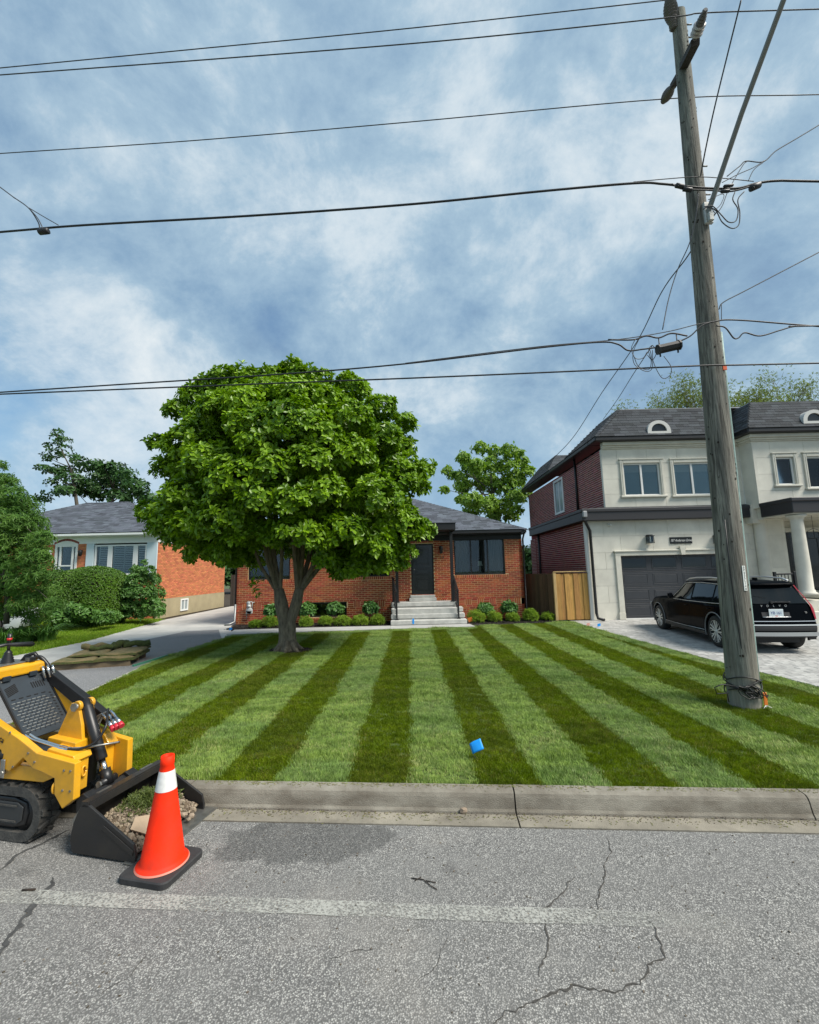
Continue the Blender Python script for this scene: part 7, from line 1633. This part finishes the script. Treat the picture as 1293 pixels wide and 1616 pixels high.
# coupler frame and bucket
pr([(.02, .12), (.09, .10), (.14, .34), (.06, .38), (.0, .34)], .06, .15, 'quick_attach', m_bk); pr([(.02, .12), (.09, .10), (.14, .34), (.06, .38), (.0, .34)], .43, .52, 'quick_attach', m_bk); pr([(.03, .2), (.06, .2), (.09, .34), (.05, .36)], .15, .43, 'quick_attach_plate', m_bk)
mb = MB(); mb.tube([(.035, .03, .2), (.035, .06, .2)], .02, 10); mb.bar((.03, .04, .19), (.085, .04, .26), .012, .05, (0, 0, 1)); mb.build('locking_lever', m_stl, ld)
bk = empty('loader_bucket', (0, 0, 0)); bk.parent = ld
side = [(.09, .018), (.06, .10), (.085, .22), (.13, .325), (.165, .355), (.215, .345), (.62, .13), (.645, .05), (.64, .012)]
pr(side, -.02, .0, 'bucket_side', m_bkt, bk, .004); pr(side, .68, .70, 'bucket_side', m_bkt, bk, .004)
back = [(.64, .012), (.2, .012), (.12, .018), (.085, .05), (.072, .10), (.09, .2), (.13, .315), (.16, .345)]
mb = MB(); vs = [(u, 0.0, z) for u, z in back]+[(u, .68, z) for u, z in back]+[(u-.012*(i > 2), 0.0, z-.010*(i < 4)) for i, (u, z) in enumerate(back)]+[(u-.012*(i > 2), .68, z-.010*(i < 4)) for i, (u, z) in enumerate(back)]; k_ = len(back)
mb.add(vs, [(i, i+1, k_+i+1, k_+i) for i in range(k_-1)]+[(2*k_+i, 3*k_+i, 3*k_+i+1, 2*k_+i+1) for i in range(k_-1)]); mb.build('bucket_shell', m_bkt, bk)
mb = MB(); mb.bar((.175, -.02, .352), (.175, .70, .352), .06, .035); mb.bar((.205, -.01, .33), (.205, .69, .33), .012, .05, (0, 0, 1)); mb.build('top_rail', m_bkt, bk)
for v in (.1, .5): mb = MB(); mb.bar((.15, v, .37), (.15, v+.12, .37), .02, .006); mb.build('wear_mark', m_stl, bk)
pr([(.56, .006), (.74, .002), (.74, .010), (.56, .018)], -.035, .76, 'cutting_edge', m_stl, bk, .001)
pr([(.34, .205), (.62, .055), (.625, .09), (.36, .23)], -.026, -.02, 'side_stiffener', m_bkt, bk, .002)
# load of rubble and a torn sod in the bucket
LM_ = Matrix.Translation(LO)@Matrix.Rotation(LA, 4, 'Z')
m_dirt = mat('bucket_dirt', (.13, .095, .06), 1., var=.5, vscale=12, bump=1.5, bscale=30)
def hgt_(u, v): 
    return .03+.17*max(0, 1-((u-.28)/.33)**2)*max(0, 1-((v-.36)/.42)**2)**.6+.02*math.sin(u*31+v*17)*math.cos(v*23)
mb = MB(); n = 22; vs = [(.1+.5*i/n, .01+.66*j/n, hgt_(.1+.5*i/n, .01+.66*j/n)) for i in range(n+1) for j in range(n+1)]
mb.add(vs, [(i*(n+1)+j, (i+1)*(n+1)+j, (i+1)*(n+1)+j+1, i*(n+1)+j+1) for i in range(n) for j in range(n)], 0, True); o = mb.build('earth_heap', m_dirt); o.matrix_world = LM_; tag(o, 'heap of brown earth lying in the loader bucket', 'earth', kind='stuff')
import bmesh
b = bmesh.new(); bmesh.ops.create_icosphere(b, subdivisions=1, radius=1.); iv = [tuple(v.co) for v in b.verts]; if_ = [tuple(v.index for v in f.verts) for f in b.faces]; b.free()
k = 900; uu = rng.uniform(.12, .60, k); vv = rng.uniform(.02, .66, k); P = np.array([[u, v, hgt_(u, v)+.004] for u, v in zip(uu, vv)]); P = (P@np.array(LM_.to_3x3()).T)+np.array(LO)
M = rng.normal(0, 1, (k, 3, 3)); qm, _ = np.linalg.qr(M); s = rng.uniform(.005, .02, (k, 1, 1))*np.where(rng.random((k, 1, 1)) < .06, 1.9, 1.); M = qm*s*np.array([1, .8, .6])
tag(scat('rubble', iv, if_, P, M, m_rock), 'gravel and broken stones heaped in the loader bucket', 'rubble')
for i, (u, v, r_) in enumerate(((.55, .12, .03), (.58, .2, .035), (.6, .5, .028), (.63, .55, .024), (.6, .6, .03), (.5, .08, .03), (.66, .48, .02), (.5, .55, .03))):
    p = LM_@Vector((u, v, hgt_(u, v)+.012)); tag(stone(p, r_, m_rock, 'stone', seed=i+20), ['brown stone at the near lip of the bucket', 'largest brown stone behind the orange cone in the bucket', 'stone right of the cone in the bucket', 'small stone farthest right on the bucket lip', 'round stone by the far bucket side', 'stone beside the near bucket side', 'small stone on the cutting edge right of the cone', 'stone half buried near the far end of the heap'][i], 'stone', 'stones in the loader bucket')
p = LM_@Vector((.52, .17, .145)); mb = MB(); mb.prism([(-.07, -.05, 0), (.08, -.06, .012), (.09, .04, .02), (.02, .06, .03), (-.08, .03, .01)], (0, 0, .014)); o = mb.build('flat_stone', mat('pale_slab', (.48, .36, .24), .9, var=.15, vscale=10)); o.location = p; o.rotation_euler = (R(35), R(20), R(10)); tag(o, 'pale flat slab fragment leaning in the bucket left of the cone', 'stone')
g = np.random.default_rng(77); n = 1500; uu = g.normal(.33, .07, n); vv = g.normal(.44, .09, n); P = np.array([[u, v, hgt_(u, v)+.018] for u, v in zip(uu, vv)]); P = (P@np.array(LM_.to_3x3()).T)+np.array(LO)
Pp, M = whorls(P, np.tile([[0, 0, 1.]], (n, 1)), 3, .035, (.1, 1.3), .4, .4, 5); tag(scat('torn_turf', NARROW_V, LEAF_F, Pp, M, leafmat('dull_grass', (.06, .10, .02), (.14, .17, .04), .2, .6)), 'torn green turf lying on the rubble in the bucket', 'turf')
# ============================================================ BLACK SUV (and the pale car hidden behind the feathery tree)
m_gls = mat('tinted_car_glass', (.006, .008, .009), .03, spec=.4); m_chc = mat('satin_chrome', (.62, .63, .64), .35, .7)
m_tyre = mat('tyre_rubber', (.018, .018, .018), .8, bump=.3, bscale=80); m_rim = mat('machined_rim', (.62, .62, .60), .35, .3); m_plas = mat('dark_plastic', (.02, .02, .021), .6)
m_red = mat('tail_lamp_red', (.35, .008, .015), .12, coat=1.); m_sil = mat('silver_skid', (.50, .51, .51), .4, .3)
m_badge = mat('badge_chrome', (.75, .75, .75), .2, .8)
def build_car(loc, rz, paint, label, group=None, writing=True):
    car = empty('parked_car', loc, rz, label=label, cat='car')
    WB_, RW = 3.04, .352
    def interp(t, x, y): return float(np.interp(t, x, y))
    def yr(z): return interp(z, [.2, .34, .52, .68, .90, .97, 1.34, 1.42, 1.5], [-.70, -.77, -.80, -.76, -.71, -.69, -.52, -.49, -.42])
    def yf(z): return interp(z, [.2, .4, .65, .80, .92, 1.5], [3.86, 3.95, 3.94, 3.88, 3.70, 3.7])
    def hwp(y): return interp(y, [-1.02, -.93, -.75, -.4, 0, 1.5, 3.0, 3.4, 3.7, 3.88, 3.95], [.80, .875, .915, .93, .935, .93, .93, .905, .84, .74, .66])
    def belt(y): return interp(y, [-1.02, -.5, .5, 1.5, 2.5, 3.0, 3.5, 3.8, 3.95], [1.0, .965, .94, .925, .93, .925, .875, .79, .70])
    def roofz(y): return interp(y, [-1.0, -.62, -.3, .3, 1.0, 1.55, 1.75, 2.3, 2.6, 3.0, 3.5, 3.8, 3.95], [1.39, 1.41, 1.435, 1.46, 1.455, 1.425, 1.355, 1.01, .985, .965, .915, .84, .76])
    def roofx(y): return interp(y, [-1.0, -.62, 0, 1.2, 1.75, 2.3, 2.6, 3.0, 3.5, 3.8, 3.95], [.63, .655, .675, .675, .665, .76, .80, .80, .77, .68, .58])
    def crown(y): return interp(y, [-1, -.5, .5, 1.6, 2.55, 3.4, 3.95], [.03, .05, .07, .06, .045, .05, .02])
    ys = sorted(set([round(v, 3) for v in list(np.linspace(-.55, .55, 23))+list(np.linspace(2.5, 3.58, 23))+list(np.linspace(.6, 2.45, 12))+[-1., -.93, -.85, -.75, -.65, 3.65, 3.75, 3.85, 3.93]]))
    AR = .415
    def zb(y):
        z = interp(y, [-1.0, -.8, -.5, 3.5, 3.95], [.36, .30, .22, .21, .25])
        for c in (0, WB_):
            if abs(y-c) < AR: z = max(z, RW+math.sqrt(AR*AR-(y-c)**2))
        return z
    NL, NG, NT = 7, 4, 6
    vs = []; rows = 0
    for y in ys:
        ring = []; b0, bb, rz_, rx, cw_ = zb(y), belt(y), roofz(y), roofx(y), crown(y); hw = hwp(y)
        for i in range(NL+1):
            t = i/NL; z = b0+(bb-b0)*t; q = (z-.2)/(bb-.2); x = hw*interp(q, [0, .12, .3, .6, .85, .95, 1.], [.955, .975, .985, 1.0, .99, .975, .945]); ring.append([x, y, z])
        xb = ring[-1][0]
        for i in range(1, NG+1): t = i/NG; ring.append([xb-.012+(rx-xb+.012)*t, y, bb+(rz_-bb)*t])
        for i in range(1, NT+1): t = i/NT; ring.append([rx*(1-t), y, rz_+cw_*math.sin(t*math.pi/2)])
        for p in ring:                           # pull the ends onto the tail and nose curves
            if y < -.3: k = (-.3-y)/.7; p[1] = -.3+(yr(p[2])+.3)*k
            if y > 3.5: k = (y-3.5)/.43; p[1] = 3.5+(yf(p[2])-3.5)*k
        full = ring+[[-p[0], p[1], p[2]] for p in ring[-2::-1]]; vs += full; n = len(full)
    fs = [(i*n+j, i*n+j+1, (i+1)*n+j+1, (i+1)*n+j) for i in range(len(ys)-1) for j in range(n-1)]
    mb = MB(); mb.add(vs, fs, 0, True)
    for s in (0, len(ys)-1):                     # tail and nose faces, bowed slightly outward
        a = vs[s*n:(s+1)*n]; h = n//2; cols = 8; sg = -1 if s == 0 else 1; g = []
        for i in range(h+1):
            l, r = a[i], a[n-1-i]
            for j in range(cols+1): t = j/cols; g.append((l[0]*(1-t)+r[0]*t, l[1]+sg*.06*math.sin(math.pi*t)*(1-.5*(i/h)), l[2]))
        mb.add(g, [(i*(cols+1)+j, (i+1)*(cols+1)+j, (i+1)*(cols+1)+j+1, i*(cols+1)+j+1) for i in range(h) for j in range(cols)], 0, True)
    body = mb.build('body', paint, car)
    mb = MB(); mb.box(-.64, .64, -.50, 3.75, .19, .40); mb.box(-.66, .66, .5, 2.5, .2, .5); mb.build('underbody', m_plas, car)
    mb = MB()
    for c in (0, WB_): mb.box(-.88, .88, c-AR+.005, c+AR-.005, .77, .775); mb.box(-.64, -.62, c-AR, c+AR, .3, .77); mb.box(.62, .64, c-AR, c+AR, .3, .77)
    mb.build('wheel_well', m_plas, car)
    def gx(y, z): bb, rz_ = belt(y), roofz(y); xb = hwp(y)*.945-.012; t = (z-bb)/(rz_-bb); return xb+(roofx(y)-xb)*t
    def winpoly(pts, s, nm):
        P = []; k = 5
        for i in range(len(pts)):
            (ya, za), (yb, zb_) = pts[i], pts[(i+1) % len(pts)]
            P += [(ya+(yb-ya)*q/k, za+(zb_-za)*q/k) for q in range(k)]
        cy, cz = sum(p[0] for p in pts)/len(pts), sum(p[1] for p in pts)/len(pts); mb = MB(); m_ = len(P); v = []
        for f in (1., .5): v += [(s*(gx(cy+(y-cy)*f, cz+(z-cz)*f)+.006), cy+(y-cy)*f, cz+(z-cz)*f) for y, z in P]
        v.append((s*(gx(cy, cz)+.006), cy, cz)); mb.add(v, [(i, (i+1) % m_, m_+(i+1) % m_, m_+i) for i in range(m_)]+[(m_+i, m_+(i+1) % m_, 2*m_) for i in range(m_)], 0, True); return mb.build(nm, m_gls, car)
    for s in (-1, 1):
        winpoly([(2.04, .965), (1.16, .955), (1.14, 1.385), (1.60, 1.365)], s, 'side_window'); winpoly([(1.09, .955), (.16, .97), (.14, 1.385), (1.07, 1.395)], s, 'side_window'); winpoly([(.09, .975), (-.40, 1.03), (-.28, 1.30), (.08, 1.375)], s, 'side_window')
        mb = MB(); mb.tube([(s*(gx(y, belt(y)+.025)+.008), y, belt(y)+.02+.05*max(0, -y-.1)) for y in np.linspace(-.45, 2.1, 16)], .009, 6); mb.tube([(s*(gx(y, z)+.006), y, z) for y, z in ((2.22, 1.0), (1.95, 1.17), (1.66, 1.375), (1.4, 1.40), (.8, 1.415), (.1, 1.40), (-.30, 1.325))], .009, 6); mb.build('window_trim', m_chc, car)
        mb = MB(); mb.tube([(s*(gx(y, 1.2)*.0+.655), y, z) for y, z in ((1.62, 1.45), (1.45, 1.495), (1.1, 1.525), (.4, 1.54), (-.2, 1.515), (-.38, 1.46))], .017, 8); mb.build('roof_rail', m_chc, car)
        for c in (0, WB_):                       # arch lips
            mb = MB(); mb.tube([(s*(hwp(c+AR*math.cos(a))*.99+.006), c+(AR+.004)*math.cos(a), RW+(AR+.004)*math.sin(a)) for a in np.linspace(R(-18), R(198), 20)], .016, 6); mb.build('arch_lip', mat('arch_grey', (.16, .16, .165), .5), car)
        mb = MB(); mb.bbox(s*.905, s*.94, .44, 2.60, .225, .30, .01); mb.build('sill_trim', m_plas, car)
        mb = MB(); mb.tube([(s*.932, .46, .335), (s*.94, 1.5, .318), (s*.93, 2.58, .325)], .006, 5); mb.build('sill_chrome', m_chc, car)
        for (y0, y1) in ((1.2, 1.37), (.12, .29)): mb = MB(); mb.tube([(s*.922, y0, .845), (s*.942, y0+.03, .845), (s*.942, y1-.03, .845), (s*.922, y1, .845)], .011, 6); mb.build('door_handle', paint, car)
        for pts in ([(2.42, .30), (2.40, .6), (2.36, .9)], [(1.125, .24), (1.125, .6), (1.12, .915)], [(.50, .45), (.36, .72), (.12, .93)]):
            mb = MB(); mb.tube([(s*(hwp(y)*interp((z-.2)/(belt(y)-.2), [0, .12, .3, .6, .85, .95, 1.], [.955, .975, .985, 1.0, .99, .975, .945])+.0005), y, z) for y, z in [(pts[0][0]+(pts[-1][0]-pts[0][0])*q/6 if len(pts) < 3 else interp(q/6, [0, .5, 1], [p[0] for p in pts]), interp(q/6, [0, .5, 1], [p[1] for p in pts])) for q in range(7)]], .003, 4); mb.build('door_gap', m_hole, car)
        mb = MB(); mb.prism([(s*.88, 1.98, .98), (s*1.04, 1.96, .99), (s*1.06, 1.98, 1.09), (s*.93, 2.0, 1.11)], (0, .09, 0)); mo_ = mb.build('side_mirror', paint, car); bv = mo_.modifiers.new('b', 'BEVEL'); bv.width = .02; bv.segments = 3
        mb = MB(); mb.prism([(s*.60, 3.90, .62), (s*.84, 3.74, .66), (s*.86, 3.68, .76), (s*.62, 3.85, .74)], (0, .03, 0)); mb.build('headlight', mat('headlight_glass', (.5, .52, .55), .1), car)
        for c in (0, WB_):
            w = empty('wheel', (s*.80, c, RW)); w.parent = car; x0 = .12
            mb = MB(); mb.lathe([(.245, -x0), (.30, -x0-.004), (.338, -x0+.015), (RW, -x0+.05), (RW, x0-.05), (.338, x0-.015), (.30, x0+.004), (.245, x0)], axis='X', n=40); mb.build('tyre', m_tyre, w)
            mb = MB(); mb.lathe([(.248, x0*s*.92), (.236, x0*s*.99), (.228, x0*s*.9), (.222, x0*s*.2), (.0, x0*s*.15)], axis='X', n=36); mb.build('rim', m_plas, w)
            mb = MB(); fx_ = x0*s*.86; mb.lathe([(.250, x0*s*.95), (.242, x0*s*1.0), (.232, x0*s*.93)], axis='X', n=36)
            for i in range(10):
                a = 6.283*i/10+.1; off = .13 if i % 2 == 0 else -.13
                for o2 in (0,):
                    pa = Vector((fx_, math.cos(a)*.05, math.sin(a)*.05)); pb_ = Vector((fx_+s*.008, math.cos(a+off)*.236, math.sin(a+off)*.236)); mb.bar(pa, pb_, .028, .014, (1, 0, 0))
                a2 = a+.0; pa = Vector((fx_-s*.01, math.cos(a2)*.11, math.sin(a2)*.11)); pb_ = Vector((fx_, math.cos(a+off*-1.2)*.236, math.sin(a+off*-1.2)*.236)); mb.bar(pa, pb_, .012, .010, (1, 0, 0))
            mb.lathe([(.045, fx_-s*.01), (.045, fx_+s*.01), (.0, fx_+s*.012)], axis='X', n=16); mb.build('spokes', m_rim, w)
    # windscreen, tail glass, spoiler
    mb = MB(); P = []; 
    for (x, y, z) in ((-.74, 2.28, .99), (.74, 2.28, .99), (.60, 1.74, 1.37), (-.60, 1.74, 1.37)): P.append(Vector((x, y, z+.05)))
    mb.add([P[0], P[1], P[2], P[3], (P[0]+P[1])/2+Vector((0, .05, .012)), (P[2]+P[3])/2+Vector((0, .04, .015))], [(0, 4, 5, 3), (4, 1, 2, 5)], 0, True); mb.build('windscreen', m_gls, car)
    def rear(x, z, o=.0): 
        k = 1-(x/.85)**2; yy = yr(z)+(-.06*max(0, math.sin(math.pi*.5*(1+x/.9)))*(1-.5*max(0, min(1, (z-.28)/1.2)))); return (x, yy-o, z)
    def rearpatch(nm, pts, m, o=.008, cols=10):      # pts: list of (z, x_left, x_right)
        mb = MB(); v = []
        for (z, a, b) in pts: v += [rear(a+(b-a)*j/cols, z, o) for j in range(cols+1)]
        mb.add(v, [(i*(cols+1)+j, i*(cols+1)+j+1, (i+1)*(cols+1)+j+1, (i+1)*(cols+1)+j) for i in range(len(pts)-1) for j in range(cols)], 0, True); return mb.build(nm, m, car)
    rearpatch('rear_window', [(z, -interp(z, [1.0, 1.34], [.75, .60]), interp(z, [1.0, 1.34], [.75, .60])) for z in np.linspace(1.01, 1.33, 6)], m_gls, .012)
    mb = MB(); v = []
    for j in range(11): x = -.62+1.24*j/10; e = -.045*(1-(x/.62)**2); v += [(x, -.40, 1.47), (x, -.60+e, 1.415), (x, -.61+e, 1.385), (x, -.48, 1.37)]
    mb.add(v, [(j*4+i, j*4+i+1, (j+1)*4+i+1, (j+1)*4+i) for j in range(10) for i in range(3)]+[(0, 1, 2, 3), (43, 42, 41, 40)], 0, True); mb.build('roof_spoiler', paint, car)
    mb = MB(); a_ = rear(.0, 1.03, .02); mb.bar(rear(-.02, 1.04, .03), rear(.38, 1.04, .04), .03, .022); mb.tube([rear(-.03, 1.04, .02), rear(-.03, 1.04, .05)], .03, 10); mb.build('rear_wiper', m_plas, car)
    for s in (-1, 1):
        prof_ = [(1.39, .625, .66), (1.30, .66, .70), (1.15, .735, .775), (1.02, .79, .84), (.96, .80, .88), (.90, .80, .89), (.82, .81, .89), (.74, .815, .885), (.70, .82, .875)]
        mb = MB(); v = []
        for (z, a, b) in prof_:
            yb = yr(z); xo = b; v += [(s*a, rear(a, z)[1]-.016, z), (s*(a+b)/2, rear((a+b)/2, z)[1]-.02, z), (s*xo, yb+.02, z), (s*(xo+.012), yb+.10 if z < 1.0 else yb+.045, z)]
        mb.add(v, [(i*4+j, i*4+j+1, (i+1)*4+j+1, (i+1)*4+j) for i in range(len(prof_)-1) for j in range(3)], 0, True); mb.build('tail_lamp', m_red, car)
    # bumper: bright strips, black insert, silver skid
    def strip(nm, z0, z1, x, m, o, bow=1.): return rearpatch(nm, [(z0, -x, x), ((z0+z1)/2, -x, x), (z1, -x, x)], m, o)
    strip('bumper_chrome', .655, .668, .84, m_chc, .012); strip('bumper_step', .575, .60, .86, m_sil, .022); strip('bumper_insert', .47, .565, .80, m_plas, .012); strip('bumper_skid', .365, .445, .86, m_sil, .02); strip('bumper_lower', .335, .362, .80, m_plas, .012)
    rearpatch('plate_recess', [(.84, -.30, .30), (.745, -.30, .30)], m_plas, .006); mb = MB(); mb.tube([rear(x, .745, .014) for x in np.linspace(-.30, .30, 8)], .007, 6); mb.build('tailgate_trim', m_chc, car)
    for s in (-1, 1): mb = MB(); mb.prism([(s*.60, -.83, .335), (s*.78, -.79, .335), (s*.78, -.79, .30), (s*.60, -.83, .30)], (0, .03, 0)); mb.build('exhaust_shadow', m_hole, car)
    if writing:
        py = rear(.0, .82, .02)[1]; mb = MB(); mb.bbox(-.155, .155, py-.006, py, .755, .905, .004); pl = mb.build('licence_plate', mat('plate_white2', (.66, .72, .74), .45), car)
        textmesh('plate_letters', 'YB 161', .082, Matrix.Translation((0, py-.0075, .825))@Matrix.Rotation(R(90), 4, 'X'), mat('plate_blue', (.02, .06, .25), .5), pl, .0006)
        mb = MB(); mb.box(-.03, .03, py-.0078, py-.0065, .76, .773); mb.build('plate_sticker', mat('sticker_red', (.6, .02, .03), .5), pl)
        for i, ch in enumerate('VOLVO'):
            x = -.26+i*.13; textmesh('badge_letter', ch, .062, Matrix.Translation((x, rear(x, .965, .012)[1], .965))@Matrix.Rotation(R(90), 4, 'X'), m_badge, body, .003)
        textmesh('badge_letter', 'XC90', .062, Matrix.Translation((-.60, rear(-.60, .80, .012)[1], .80))@Matrix.Rotation(R(-8), 4, 'Z')@Matrix.Rotation(R(90), 4, 'X'), m_badge, body, .003)
        textmesh('badge_letter', 'T6', .055, Matrix.Translation((.66, rear(.66, .83, .012)[1], .83))@Matrix.Rotation(R(10), 4, 'Z')@Matrix.Rotation(R(90), 4, 'X'), m_badge, body, .003)
    mb = MB(); mb.bbox(-.05, .05, 3.93, 4.0, .4, .68, .02); mb.build('grille', m_plas, car)
    mb = MB(); mb.bbox(-.03, .03, -.30, -.17, 1.49, 1.54, .01); mb.build('antenna_fin', paint, car)
    return car
m_bpaint = mat('black_car_paint', (.0035, .0045, .006), .12, spec=.015)
c_ = build_car((7.63, 9.96, ZL-.003), R(-8.3), m_bpaint, 'glossy black SUV parked on the paver driveway behind the utility pole'); c_.scale = (.87, 1, 1)
p = G(-6, 992, ZL); build_car((-17.2, 14.6, ZL), R(-72), mat('pale_silver_paint', (.55, .60, .64), .3, .3, coat=.6), 'pale silver car almost hidden behind the feathery tree on the left', writing=False)
